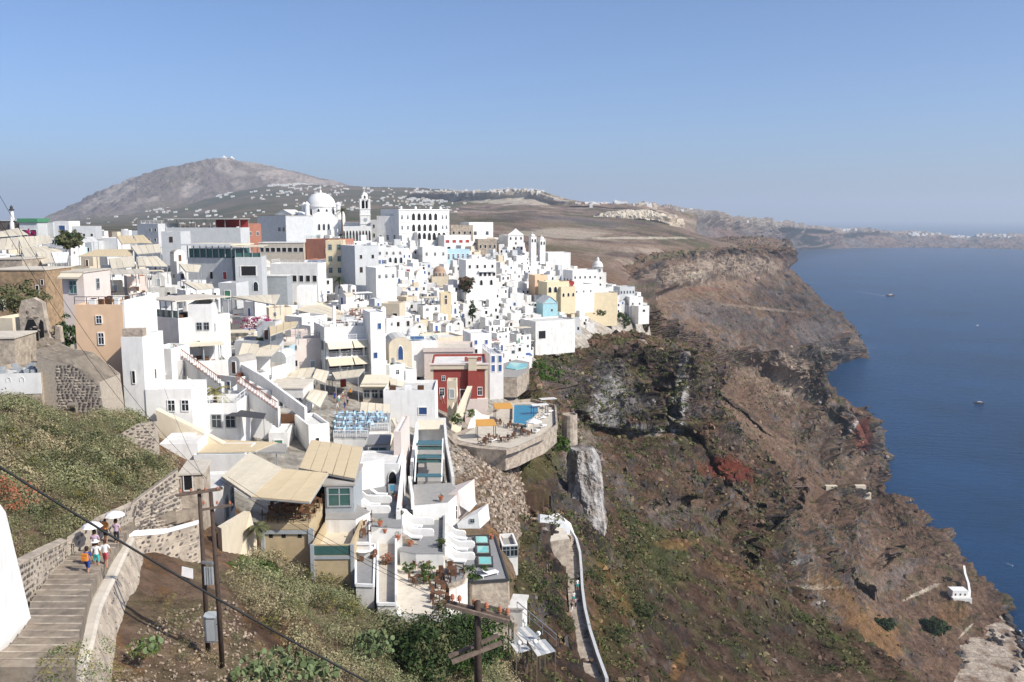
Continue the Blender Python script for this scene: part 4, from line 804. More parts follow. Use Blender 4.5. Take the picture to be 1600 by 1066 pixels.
def bell_tower():
    o = P(571, 372, 415); r = thing('bell_tower', 'square white bell tower with open twin arches beside the cathedral', 'bell tower', o, R(14))
    b = MB(); b.box(-2.3, 2.3, -2.3, 2.3, -3, 13.2, 'white'); part('shaft', b, r)
    for z in (6.4, 10.4, 13.2, 17.6): part('cornice', MB().box(-2.5, 2.5, -2.5, 2.5, z, z+.35, 'white'), r)
    for x in (-2, 2):
        for y in (-2, 2): part('pier', MB().box(x-.42, x+.42, y-.42, y+.42, 13.5, 17.6, 'white'), r)
    part('pier', MB().box(-.2, .2, -2.3, 2.3, 13.5, 17.6, 'white'), r); part('pier', MB().box(-1.4, 1.4, -.4, .4, 13.5, 17.0, 'dark'), r)
    part('belfry', MB().box(-1.4, 1.4, -1.4, 1.4, 17.95, 19.6, 'white'), r); part('window', WIN['a'], r, (0, -1.42, 18), 0, (1.0, 1, 1.4))
    b = MB(); b.lathe([(1.5, 19.6), (1.1, 20.4), (.01, 21)], 'white', 8); b.box(-.06, .06, -.06, .06, 21, 22.4, 'white'); b.box(-.4, .4, -.05, .05, 21.7, 21.85, 'white'); part('cap', b, r)
    part('clock_face', MB().lathe([(.01, 0), (.9, 0), (.9, .08), (.01, .1)], 'greyp', 14).mesh('clock_face'), r, (0, -2.3, 8.4)).rotation_euler = (math.pi/2, 0, 0)
    PROT.append((562, 305, 580, 372, 415)); LAND.append((571, 340, 'the bell tower'))
bell_tower()
B_('low white cloister with nine tall narrow arches under the bell tower', 558, 379, 44, 25, 5, 8, 'white', 'roofw', 396, F=[(9, .1, 1.0, 4.6, 'a')], name='arcade', cat='building')
B_('white hall with a large grey window between palm and bell tower', 552, 372, 26, 24, 9, 0, 'white', 'roofw', 420, F=[(1, .45, 3, 2.4, 'g')])
B_('white villa half hidden between bell tower and arcaded hotel', 590, 376, 22, 32, 8, -12, 'white', 'roofw', 425, F=[(2, .6, 1, 1.8, 'd'), (2, .15, 1, 2, 'd')])
def hotel_x(r, W_, D_, H):
    for zf, z in ((0, .70), (1, .40)):
        for i in range(5): opening(r, 'F', (W_, D_), .28+.11*i, z*H, 2.0, H*.19, 'a')
    for z in (.72, .44, .12):
        for u in (.06, .17, .86, .94): opening(r, 'F', (W_, D_), u, z*H, 1.0, 2.0, 'w')
        for u in (.3, .45, .6): opening(r, 'L', (W_, D_), u, z*H, 1.0, 2.2, 'w')
    b = MB(); b.box(-W_*.22, W_*.36, -3, .01, -5, H*.38, 'white'); part('porch', b, r)
    for i in range(6): part('window', WIN['a'], r, (-W_*.18+W_*.098*i, -3.03, H*.16), 0, (2.0, 1.4, H*.2))
    for z in (.36, .66, .97): part('cornice', MB().box(-W_/2-.15, W_/2+.15, -.25, 0, z*H, z*H+.25, 'white'), r)
    for u in (-.38, -.1, .2, .4): part('chimney', MB().box(W_*u-.4, W_*u+.4, 3, 3.8, H, H+1.3, 'white'), r)
B_('big white hotel with three rows of arched openings facing the sea', 664, 384, 92, 56, 16, 38, 'white', 'roofw', 405, extra=hotel_x, name='hotel', cat='hotel', lm='the arcaded hotel')
B_('grey-white side block with tall windows joined to the arcaded hotel', 606, 380, 34, 42, 8, -10, 'white2', 'roofw', 400, F=[(3, .1, 1.2, 2.6, 'w')], name='hotel_wing', cat='hotel')
B_('stone-coloured house with a row of dark windows right of the arcaded hotel', 722, 376, 36, 24, 8, 20, 'lstone', 'roofc', 425, F=[(4, .4, 1.2, 1.5, 'd')])
B_('white house with a broad roof and two windows on the town crest', 752, 378, 42, 30, 9, 30, 'white', 'roofw', 430, F=[(2, .35, 1.6, 1.8, 'g')], L=[(2, .3, 1, 1.2, 'd')], lm='the white house on the town crest')
B_('white hotel with red-framed verandas below the stone-coloured house', 715, 392, 44, 24, 8, 25, 'white', 'roofw', 400, F=[(4, .5, 2.0, 1.5, 'dr'), (3, .05, 1.8, 1.6, 'd')])
B_('beige-fronted ruin with dark openings on the town crest', 762, 392, 30, 18, 7, 15, 'lstone', 'roofw', 415, F=[(4, .2, 1, 1.8, 'd')])
# --- brick-red block, cream narrow house, big blank wall
B_('terracotta building with a glass-walled roof bar in front of the palm', 505, 420, 58, 46, 10, -18, 'brick', 'roofc', 290, F=[(3, .5, 1, 1.8, 'd', .55, 1)], Rr=[(2, .5, 1, 1.8, 'd')], extra=roof_rail('clear'), lm='the terracotta building')
B_('narrow cream townhouse with green shutters below the terracotta building', 524, 436, 27, 60, 7, 5, 'yellow', 'roofc', 268, F=[(2, .75, 1.1, 1.7, 'gg'), (2, .45, 1.1, 1.7, 'gg'), (2, .15, 1.1, 1.7, 'gg')], Rr=[(2, .6, 1, 1.7, 'g')], lm='the narrow cream townhouse')
B_('brown-fronted cafe with a white zigzag awning left of the terracotta building', 496, 432, 40, 26, 8, -15, 'brick', 'roofc', 275, extra=awning(.98, 2.6, 1.8, 'whiteclo'), name='cafe', cat='cafe')
B_('dark-windowed long restaurant with a white roof above the curved white terrace', 440, 398, 70, 18, 8, 0, 'roofc', 'roofw', 290, F=[(8, .2, 1.6, 1.6, 'd')], par=0, name='restaurant', cat='restaurant')
def polything(name, label, cat, pts, vec, k, group=None, extra=None):
    q = [P(*p) for p in pts]; o = sum(q, Vector())/len(q); o.z = min(v.z for v in q)
    r = thing(name, label, cat, o, 0, group); part('wall', MB().prism([v-o for v in q], vec, k), r)
    if extra: extra(r, o)
    return r
B_('tall house with a blank shade-grey inland side beside the narrow cream townhouse', 574, 436, 40, 52, 10, 34, 'grey', 'roofw', 262, F=[(2, .6, .9, 1.3, 'd'), (2, .2, .9, 1.6, 'br')], lm='the blank grey side wall', extra=roof_rail())  # grey plaster puts the shade of the inland face into the wall colour
B_('lower white house stepping down from the one with the shade-grey side', 604, 452, 34, 34, 8, 30, 'white', 'roofc', 250, F=[(3, .5, .8, 1.2, 'w')])
B_('curved white terrace building with dark doors and a cream wall', 460, 446, 76, 34, 8, -4, 'white', 'roofc', 240, F=[(5, .15, 1.3, 1.9, 'd', .3, 1)], extra=roof_rail(), lm='the curved white terrace')
B_('dark grey shopfront with two parasols under the curved white terrace', 432, 452, 34, 20, 5, 0, 'greyp', 'roofw', 225, par=0, name='shop', cat='shop')
# --- middle of the town
def chapel_dome(r, W_, D_, H): domed(2.4, 1.0, 'dome', 1.6, 18)(r, W_, D_, H); [part('window', WIN['aw'], r, (2.46*math.sin(a), D_*.5-2.46*math.cos(a), H), a, (.6, .8, 1.4)) for a in (-1.2, -.6, 0, .6, 1.2)]
B_('old chapel with a brown dome on a windowed drum in the middle of the town', 688, 446, 26, 14, 6, 10, 'cream', 'roofc', 335, extra=chapel_dome, name='chapel', cat='chapel', lm='the brown-domed chapel')
B_('sky-blue house with five tall white-framed windows', 716, 410, 38, 20, 8, 18, 'lblue', 'roofw', 372, F=[(5, .2, .9, 2.6, 'w')], lm='the sky-blue house')
B_('plain white villa with three windows left of the sky-blue house', 680, 414, 40, 28, 8, 20, 'white', 'roofw', 362, F=[(3, .5, .9, 1.5, 'w')], L=[(2, .4, .9, 1.4, 'd')])
B_('white villa with a colonnade of pale columns below the arcaded hotel', 610, 414, 42, 26, 8, 15, 'white', 'roofw', 340, F=[(5, .1, 1.2, 2.2, 'aw'), (4, .6, .9, 1.3, 'w')])
B_('white house with blue shutters below the colonnade villa', 592, 428, 26, 26, 7, 12, 'white', 'roofw', 318, F=[(3, .2, .8, 1.4, 'sb'), (3, .6, .8, 1.4, 'sb')])
B_('white three-storey house with balconies and dark doors above the dark tree', 752, 448, 50, 42, 8, 22, 'white', 'roofw', 318, F=[(4, .68, .9, 1.3, 'd'), (4, .38, 1.2, 1.4, 'd', .4, 1), (3, .05, 1.2, 1.9, 'a')], extra=both(roof_rail(), awning(.6, .9, .2, 'white', u0=.4, u1=.95)), lm='the three-storey balcony house')
B_('small white house with a red double shutter beside the brown-domed chapel', 638, 434, 18, 16, 6, 10, 'white', 'roofw', 318, F=[(1, .2, 1.4, 2.4, 'dr')])
B_('cubic yellow house with a brown door in the white cluster', 697, 478, 17, 20, 6, 8, 'yellow', 'roofc', 270, F=[(1, .1, .8, 1.9, 'dn'), (1, .6, .7, .9, 'd')])
B_('sand-coloured ruin house with a dark doorway beside the flowering shrub', 610, 500, 30, 26, 6, -8, 'cream', 'roofc', 228, F=[(1, .1, 1.4, 1.4, 'd', .5, 1)], lm='the sand-coloured ruin')
B_('long cream cottage row with five small windows', 700, 556, 58, 30, 8, 30, 'cream', 'roofw', 215, F=[(5, .3, .7, 1.2, 'w')], lm='the long cream cottage')
B_('cream cottage with a pale brown stair on its seaward side', 690, 575, 36, 18, 6, 20, 'yellow', 'roofw', 205, F=[(2, .3, .7, 1.0, 'd')])
B_('yellow house with an arcade of four arches on the seaward side', 872, 464, 40, 24, 7, 28, 'yellow', 'roofw', 345, F=[(4, .3, 1.6, 2.2, 'a')], lm='the yellow arcade house')
B_('peach house with two dark windows above the yellow arcade', 846, 456, 22, 26, 7, 20, 'peach', 'roofw', 352, F=[(2, .55, .8, 1.1, 'd')])
B_('small crimson-fronted shop wedged above the yellow arcade', 888, 452, 20, 12, 6, 15, 'redp', 'roofw', 362, F=[(1, .1, 1.2, 1.8, 'w')], name='shop', cat='shop')
B_('yellow terrace house with arched niches below the crimson shop', 888, 470, 26, 22, 7, 25, 'yellow', 'roofc', 345, F=[(3, .3, 1, 1.4, 'a')])
B_('white mansion with six small windows left of the white church tower', 914, 452, 44, 30, 9, 24, 'white', 'roofw', 385, F=[(5, .55, .8, 1.2, 'd')], L=[(3, .4, .9, 1.3, 'd')])
B_('white house with two tiny windows directly below the church tower', 912, 470, 40, 26, 8, 30, 'white', 'roofw', 365, F=[(3, .5, .6, .9, 'd')])
def church_top(r, W_, D_, H):
    b = MB(); b.lathe([(2.3, H-.3), (2.3, H+2.4), (2.6, H+2.5), (2.4, H+2.8)]+[(2.3*math.cos(R(a)), H+2.8+2.3*math.sin(R(a))) for a in range(0, 80, 12)]+[(.7, H+5.0), (.7, H+6.0), (.4, H+6.5), (.01, H+6.8)], 'white2', 16, (0, D_/2)); part('dome', b.mesh('dome', True), r)
    for a in (-1, 0, 1): part('window', WIN['a'], r, (2.33*math.sin(a), D_/2-2.33*math.cos(a), H+.3), a, (.7, .8, 1.6))
B_('white church tower crowned by a dome and lantern near the seaward end of town', 938, 452, 20, 26, 6, 20, 'white2', 'roofw', 392, F=[(1, .2, .9, 1.1, 'd'), (1, .6, .9, 1.1, 'd')], extra=church_top, name='church_tower', cat='church', lm='the church tower')
def parapet_row(r, W_, D_, H):
    b = MB(); railing((-W_/2, 0, H), (W_/2, 0, H), .9, 'wpaint', 1.5, 0, b); part('railing', b, r)
B_('pale yellow retaining wall of a terrace hotel at the seaward end of town', 930, 492, 74, 34, 12, 15, 'yellow', 'roofc', 375, extra=parapet_row, name='hotel_terrace', cat='hotel', lm='the pale yellow terrace hotel')
B_('white terrace house with columns on top of the pale yellow hotel terrace', 934, 466, 44, 16, 6, 15, 'white', 'roofw', 385, F=[(6, .1, .9, 1.9, 'aw')])
B_('grey glass-sided bar perched right of the pale yellow terrace', 980, 470, 26, 22, 7, 20, 'grey', 'roofg', 420, F=[(5, .5, .8, 1.4, 'g')])
B_('white cube cottage right of the glass-sided bar', 994, 482, 22, 18, 6, 10, 'white', 'roofw', 415, F=[(2, .3, .8, 1.1, 'd')])
B_('outermost low white house of the town above the cliff', 1006, 490, 20, 12, 6, 25, 'white', 'roofw', 410, F=[(1, .2, 1.4, 1.2, 'd')], lm='the outermost house')
B_('turquoise gabled house with one tiny window in the seaward cluster', 860, 492, 24, 18, 9, 15, 'turq', 'turq' if 0 else 'roofw', 330, par=0, F=[(1, .3, .7, .9, 'd', .3, .9)], extra=gable(2.4, 'roofw', 'turq'), lm='the turquoise gabled house')
B_('big white blank-walled house with a dark garage opening at the cliff edge', 868, 530, 74, 30, 10, 30, 'white2', 'roofw', 292, F=[(1, .05, 3.2, 3.0, 'd', .02, .3)], lm='the blank-walled house at the cliff edge')
def chapel_front(r, W_, D_, H):
    b = MB(); b.prism([(-W_/2, 0, H-.5), (W_/2, 0, H-.5), (W_/2, 0, H+.4), (W_*.25, 0, H+1.6), (0, 0, H+3.2), (-W_*.25, 0, H+1.6), (-W_/2, 0, H+.4)], (0, .6, 0), 'white'); part('gable', b, r)
B_('tall white church front with a stepped gable and five dark openings', 806, 392, 26, 24, 12, 22, 'white', 'roofw', 425, F=[(3, .7, .9, 1.4, 'd'), (1, .4, .9, 1.2, 'd'), (4, .05, 1.2, 1.6, 'd')], vault=False, extra=chapel_front, name='church', cat='church', lm='the stepped-gable church')
for (px_, py_, lab_) in ((834, 392, 'white bellcote with two arches on the town crest, inland one of a pair'), (848, 396, 'white bellcote with two arches on the town crest, seaward one of a pair')):
    B_(lab_, px_, py_, 9, 22, 3, 20, 'white', 'roofw', 420, F=[(2, .6, .8, 1.6, 'a')], par=0, extra=domed(1.2, 1.0, 'white', .1, 12), name='bellcote', cat='bell tower')
B_('long white walled terrace standing alone beyond the bellcotes', 874, 408, 36, 13, 12, 10, 'white', 'roofw', 430)
# --- balcony restaurant
def balc(r, W_, D_, H):
    f = MB()
    for k, zf in enumerate((.06, .40, .74)):
        z = zf*H
        part('balcony', MB().box(-W_/2-.2, W_*.5, -1.7, 0, z-.28, z, 'white'), r)
        b = railing((-W_/2-.1, -1.62, z), (W_*.5-.1, -1.62, z), .95, 'wpaint', 1.6, .25); part('railing', b, r)
        if k < 2:
            for i in range(5): x = -W_/2+.2+(W_-.5)*i/4; part('pillar', MB().box(x-.16, x+.16, -1.6, -1.3, z, z+H*.34-.28, 'white'), r)
            part('window', MB().box(-W_/2+.3, W_/2-.4, -.06, -.01, z+.5, z+2.5, 'glass'), r)
    for z, o, kk in ((.38, 2.7, 'cream'), (.72, 2.1, 'cream')):
        for i in range(2):
            b = MB(); x0 = -W_/2+W_*.5*i+.1; x1 = x0+W_*.5-.2; b.prism([(x0, -1.7, z*H), (x1, -1.7, z*H), (x1, -1.7-o*.6, z*H-1.1), (x0, -1.7-o*.6, z*H-1.1)], (0, 0, -.05), 'canvas'); part('awning', b, r)
    b = railing((-W_/2+.1, .1, H), (W_/2, .1, H), .95, 'wpaint', 1.6, .3); railing((-W_/2+.1, .1, H), (-W_/2+.1, D_, H), .95, 'wpaint', 1.6, .3, b); part('railing', b, r)
    rr = random.Random(2)
    for i in range(16): x, y = rr.uniform(-W_/2+1, W_/2-1.5), rr.uniform(1, D_-1.6); part('table', MB().box(x, x+1.2, y, y+.8, H-.4, H+.35, 'whiteclo' if i % 3 else 'brownp'), r)
    part('chimney', MB().box(-W_*.28, -W_*.28+.5, 1.5, 2, H, H+3.6, 'white'), r)
B_('three-storey white restaurant with long railed balconies and cream awnings', 548, 584, 80, 76, 9, 24, 'white', 'roofc', 158, extra=balc, L=[(1, .5, 1.3, 2, 'w', .3, .6), (1, .02, 1.6, 2.4, 'a', .5, .8), (1, .5, 1.8, 1.8, 'g', .65, 1)], name='restaurant', cat='restaurant', lm='the three-storey balcony restaurant')
B_('white stair tower with tiny blue shutters attached to the balcony restaurant', 592, 584, 24, 98, 6, 22, 'white', 'roofw', 156, F=[(1, .72, .7, 1.2, 'bl', .3, .9), (1, .25, .8, 1.2, 'bl', .1, .5)], par=.2, name='stair_tower', cat='tower', lm='the white stair tower')
B_('cream chapel with a tall arched blue door right of the stair tower', 626, 566, 36, 40, 8, 14, 'cream', 'roofw', 165, F=[(1, .1, 1.1, 2.6, 'ab')], vault=True, name='chapel', cat='chapel', lm='the chapel with the arched blue door')
B_('white terrace house with a glass cube and blue tarpaulin on its roof', 660, 552, 50, 20, 8, 14, 'white', 'roofw', 185, extra=both(roof_rail('clear'), lambda r, W_, D_, H: part('roof_cover', MB().box(-W_*.3, W_*.1, 2, 4, H, H+.5, 'bluep'), r)))
B_('white open-roofed tower standing above the cream hip roof', 478, 490, 26, 42, 6, 6, 'white', 'roofw', 200, lm='the white roof tower')
canopy('large cream pyramid-like roof sloping below the white roof tower', [(462, 484, 196), (490, 470, 205), (540, 488, 196), (528, 500, 180)], seams=4, k='canvas'); 
# --- red mansion group
def mansion(r, W_, D_, H):
    part('cornice', MB().box(-W_/2-.35, W_/2+.35, -.35, .0, H-1.0, H-.15, 'cream'), r); part('cornice', MB().box(-W_/2-.35, -W_/2, 0, D_, H-1.0, H-.15, 'cream'), r)
    part('roof_edge', MB().box(-W_/2-.5, W_/2+.5, -.5, .1, H-.15, H+.12, 'pink'), r)
    for x in (-W_/2, W_/2): part('quoin', MB().box(x-.3, x+.25, -.06, .0, 0, H-1, 'cream'), r)
    for u, z, w_, h in ((.21, .63, .75, 1.0), (.18, .30, 1.0, 1.6), (.38, .36, 1.0, 1.3), (.88, .30, .95, 1.7)): opening(r, 'F', (W_, D_), u, z*H, w_, h, 'w')
    opening(r, 'F', (W_, D_), .56, .20*H, 1.1, 2.2, 'dn', 'door')
    b = MB(); b.box(W_*.16, W_*.33, -.9, 0, -6, H-1.2, 'red'); part('chimney_breast', b, r)
    b = MB(); b.box(W_*.17, W_*.32, -.85, .1, H-1.2, H+1.2, 'cream'); b.box(W_*.15, W_*.34, -.95, .2, H+1.2, H+1.4, 'cream'); part('chimney', b, r)
    b = MB(); b.box(W_*.10, W_*.42, D_*.4, D_*.42, H-.3, H+.5, 'red'); part('roof_wall', b, r)
    part('plinth', MB().box(W_*.10, W_/2+.1, -1.2, 0, -7, .25*H, 'pink'), r)
B_('dark red mansion with cream cornice, white chimney and small white windows', 718, 640, 86, 74, 12, 3, 'red', 'roofw', 165, extra=mansion, name='mansion', cat='mansion', lm='the red mansion')
B_('pale upper block with a roof terrace directly behind the red mansion', 702, 608, 78, 66, 10, 3, 'pink', 'roofc', 184, L=[(1, .2, 1, 1.6, 'd')], extra=lambda r, W_, D_, H: part('cornice', MB().box(-W_/2-.25, W_/2+.25, -.25, 0, H-.8, H+.1, 'pink'), r), name='mansion', cat='mansion')
B_('white balconied house with blue-railed terraces right of the red mansion', 776, 588, 22, 36, 9, 12, 'white', 'roofw', 186, F=[(2, .6, .8, 1.6, 'bl'), (2, .2, .8, 1.6, 'bl')], extra=roof_rail('bluep'))
B_('white cube house with small blue windows above the red mansion', 752, 560, 34, 40, 7, 18, 'white', 'roofw', 200, F=[(2, .55, .7, 1.1, 'bl'), (2, .2, .7, 1.1, 'd')])
def ext_stairs(r, o): pass
st_ = [((724, 690, 152), (762, 690, 152), (762, 640, 157), (741, 612, 160), (733, 612, 160), (716, 655, 156)), ]
polything('garden_stair', 'pale pink plastered stair wall descending in front of the red mansion', 'stair', [(701, 692, 150), (718, 692, 150), (722, 660, 152.5), (735, 622, 155.5), (738, 604, 158), (730, 604, 158), (716, 634, 155), (706, 664, 152)], (0, .5, 0), 'cream')
polything('garden_stair', 'second pale plastered stair wall beside the first, nearer the sea', 'stair', [(724, 690, 150), (762, 690, 152), (765, 650, 156), (752, 648, 156), (742, 640, 156), (732, 664, 153)], (0, .5, 0), 'pink')
polything('garden_wall', 'low cream wall with a grey door left of the mansion stair', 'wall', [(699, 626, 158), (714, 594, 160), (716, 628, 158), (706, 640, 156)], (0, .4, 0), 'cream')
B_('small cream outbuilding with a grey shuttered door against the red mansion', 706, 626, 15, 32, 3, 0, 'cream', 'roofw', 157, F=[(1, .1, .9, 1.8, 'dd')])
# pool terrace
def pool_terrace():
    z = 193; r = thing('pool_terrace', 'stone-walled cliff terrace paved in pale stone around the blue pool', 'terrace', PZ(800, 670, z))
    o = r.location
    out = [(700, 682), (742, 664), (748, 652), (776, 640), (790, 628), (830, 624), (868, 634), (870, 664), (850, 680), (835, 686), (812, 697), (790, 704), (745, 700), (712, 694)]
    b = MB(); b.prism([PZ(x, y, z)-o for x, y in out], (0, 0, -3.3), 'lstone'); part('retaining_wall', b, r)
    b = MB(); b.prism([PZ(x, y, z+.02)-o for x, y in [(714, 686), (744, 668), (752, 654), (778, 642), (792, 631), (829, 627), (866, 636), (867, 661), (846, 680), (812, 699), (790, 700), (747, 695), (718, 689)]], (0, 0, .05), 'roofc'); part('paving', b, r)
    b = MB(); pts = [PZ(x, y, z+.5)-o for x, y in out]
    for i in range(3, len(out)):
        a, c = pts[i], pts[(i+1) % len(out)]
        if i in (11, 12): continue
        b.bar(a-Vector((0, 0, .3)), c-Vector((0, 0, .3)), .35, 'lstone', .8)
    part('parapet', b, r); LAND.append((820, 650, 'the cliff pool'))
    q = thing('swimming_pool', 'angular turquoise-blue swimming pool on the cliff terrace', 'swimming pool', PZ(820, 650, z+.1)); o = q.location
    pp = [(802, 633), (841, 633), (842, 647), (823, 666), (801, 663)]
    part('water', MB().prism([PZ(x, y, z+.35)-o for x, y in pp], (0, 0, -.2), 'pool'), q)
    b = MB(); pts = [PZ(x, y, z+.25)-o for x, y in pp]
    for i in range(5): b.bar(pts[i], pts[(i+1) % 5], .35, 'roofc', .5)
    part('rim', b, q)
pool_terrace(); PROT.append((742, 640, 870, 735, 150))
def tower_round(px, py, Y, rad, h, label, k='lstone'):
    r = thing('round_turret', label, 'turret', P(px, py, Y)); part('wall', MB().lathe([(rad*1.1, -5), (rad, h), (rad*.85, h), (rad*.85, h-.3), (.01, h-.3)], k, 16).mesh('wall'), r)
tower_round(890, 664, 172, 1.5, 2.2, 'round stone turret on the cliff edge right of the pool')
def stone_platform(label, pts, z, th, k, top, name='terrace'):
    c = PZ(*[sum(p[i] for p in pts)/len(pts) for i in (0, 1)], z); r = thing(name, label, 'terrace', c)
    part('wall', MB().prism([PZ(x, y, z)-c for x, y in pts], (0, 0, -th), k), r); part('paving', MB().prism([PZ(x, y, z+.01)-c+Vector((0, 0, .0)) for x, y in pts], (0, 0, .05), top), r); return r, c
r_, c_ = stone_platform('stone terrace with a small pool right of the balconied white house', [(786, 590), (786, 568), (806, 562), (827, 566), (826, 578), (808, 590)], 190.5, 5, 'lstone', 'pave')
q_ = thing('swimming_pool', 'small rectangular light blue pool behind the red mansion', 'swimming pool', c_+Vector((0, 0, .1))); part('water', MB().prism([PZ(x, y, 190.75)-q_.location for x, y in [(790, 575), (797, 566), (824, 568), (822, 574), (806, 577)]], (0, 0, -.2), 'pool2'), q_)
# big white wall and neighbours
B_('broad blank white wall of a terrace cafe with a pale blue mural', 640, 658, 82, 50, 9, 2, 'white', 'roofw', 140, F=[(1, .2, 1.5, 1.3, 'bl', .62, .9)], extra=lambda r, W_, D_, H: [part('table', MB().box(W_*a, W_*(a+.12), 1.4, 2.3, H-.4, H+.4, k), r) for a, k in ((-.4, 'brownp'), (-.1, 'whiteclo'), (.15, 'brownp'))], name='cafe', cat='cafe', lm='the broad blank white wall')
B_('open-sided cafe hut with a cream roof and window band', 586, 634, 38, 34, 6, 0, 'cream', 'roofc', 145, F=[(3, .35, 1.1, 1.5, 'g')], par=0, extra=lambda r, W_, D_, H: part('roof', MB().prism([(-W_/2-.4, -.6, H-.3), (W_/2+.4, -.6, H-.3), (W_/2+.1, D_*.6, H+.9), (-W_/2-.1, D_*.6, H+.9)], (0, 0, .15), 'canvas'), r), name='cafe', cat='cafe')
B_('cream-roofed workshop with dark windows left of the street', 445, 648, 60, 42, 7, 0, 'white2', 'roofc', 128, F=[(4, .3, 1.1, 1.4, 'g')], par=0)
canopy('long ribbed cream roof over a restaurant in the middle of the slope', [(425, 578, 150), (492, 574, 150), (484, 590, 140), (416, 592, 140)], post=2.6, seams=6, k='canvas')
canopy('short cream roof joined to the long ribbed one', [(494, 576, 148), (514, 580, 148), (508, 598, 138), (488, 590, 138)], post=2.6, seams=3, k='canvas')
canopy('cream roof over the street stalls beside the red curtain', [(518, 582, 150), (570, 576, 150), (560, 588, 143), (524, 592, 143)], post=2.6, seams=4, k='cream' if 0 else 'canvas')
canopy('sand-coloured slanting blind over the stair by the street', [(486, 608, 132), (512, 612, 132), (500, 636, 122), (478, 622, 122)], post=2.2, seams=3, k='canvas')
canopy('small cream fabric roof behind the broad blank white wall', [(608, 590, 150), (632, 594, 150), (630, 604, 145), (610, 600, 145)], post=2.2, seams=2)
canopy('cream blinds below the cafe hut', [(564, 628, 138), (610, 632, 138), (610, 646, 134), (562, 644, 134)], post=1.4, seams=4, posts=False)
polything('hanging_cloth', 'tall red cloth hanging in the dark gap beside the stalls', 'cloth', [(531, 586, 149), (540, 586, 149), (541, 604, 149), (532, 606, 149)], (0, .1, 0), 'redp')
B_('small blue-and-white painted hut between the two cream roofs', 438, 570, 30, 30, 4, 0, 'lblue', 'roofc', 152, par=0)
# long canopies of the upper left
for (lab, q, k, s) in (
  ('cream marquee roof at the far left edge below the green-roofed shop', [(-20, 366, 235), (28, 356, 240), (44, 366, 228), (-18, 371, 222)], 'canvas', 4),
  ('double-ridged cream tent roof on the far left', [(-30, 376, 215), (30, 370, 215), (28, 388, 198), (-30, 392, 196)], 'canvas', 6),
  ('long cream roof left of the tamarisk', [(28, 370, 215), (78, 368, 218), (82, 378, 204), (34, 388, 200)], 'canvas', 6),
  ('cream hip roof above the weathered beige house', [(32, 388, 196), (70, 384, 198), (98, 392, 190), (38, 402, 178)], 'canvas', 5),
  ('steep cream blind beside the white parasols', [(56, 394, 180), (78, 392, 182), (84, 410, 168), (66, 412, 168)], 'canvas', 3),
  ('white canvas roof right of the steep cream blind', [(80, 394, 184), (108, 394, 184), (104, 410, 172), (86, 411, 172)], 'white', 3),
  ('pale flat roof behind the tamarisk tree', [(104, 371, 240), (146, 370, 240), (154, 377, 228), (122, 379, 226)], 'white2', 4),
  ('left yellow awning of a pair above the long tan roof', [(182, 368, 236), (204, 368, 236), (216, 380, 222), (190, 381, 222)], 'orange' if 0 else 'tan', 3),
  ('right yellow awning of a pair above the long tan roof', [(208, 368, 238), (224, 367, 238), (238, 380, 224), (214, 379, 224)], 'tan', 3),
  ('long tan roof stretching below the two yellow awnings', [(150, 390, 208), (208, 389, 208), (206, 400, 194), (122, 400, 192)], 'tan', 7),
  ('cream sloping awning right of the long tan roof', [(204, 384, 205), (250, 381, 205), (252, 394, 192), (214, 397, 192)], 'canvas', 4),
  ('wide cream awning left of the glazed grey restaurant', [(170, 404, 190), (208, 400, 190), (212, 416, 178), (174, 420, 178)], 'canvas', 4),
  ('cream barrel awning below the cream sloping awning', [(214, 402, 186), (246, 400, 186), (262, 416, 172), (216, 415, 172)], 'canvas', 4),
  ('weathered tan slatted roof behind the peach tower', [(104, 420, 168), (146, 420, 168), (138, 432, 156), (102, 430, 156)], 'tan', 6),
  ('grey-white flat roof over the glass-railed terrace', [(160, 421, 165), (230, 420, 165), (234, 426, 156), (166, 428, 154)], 'roofc', 6),
  ('cream awning over the dim dining terrace', [(280, 412, 172), (314, 414, 172), (310, 425, 162), (290, 424, 162)], 'canvas', 3),
  ('cream awning nearest the covered balcony building', [(286, 440, 150), (332, 444, 150), (334, 450, 143), (306, 452, 142)], 'canvas', 4),
  ('big cream roof over the bougainvillea terrace', [(360, 463, 170), (438, 460, 170), (430, 476, 155), (396, 470, 158)], 'canvas', 6),
  ('tan sloping roof below the bougainvillea', [(420, 505, 150), (466, 502, 152), (462, 510, 146), (422, 524, 138)], 'tan', 4),
  ('pale beige roof over the stair landing', [(378, 536, 142), (440, 540, 142), (424, 556, 132), (372, 556, 132)], 'canvas', 4),
  ): canopy(lab, q, k=k, seams=s, post=2.5)

B_('plain weathered building low at the left edge behind the white rooftop terrace', -4, 590, 60, 62, 6, 6, 'tuff', 'roofc', 104, par=0)
B_('cream house corner at the far left edge above the vents terrace', 8, 556, 34, 60, 5, -6, 'cream', 'roofc', 112)
B_('long tuff garden wall stepping down beside the ruined arch', 70, 600, 90, 26, 3, 12, 'tuff', 'tuff', 108, par=0, name='stone_house')
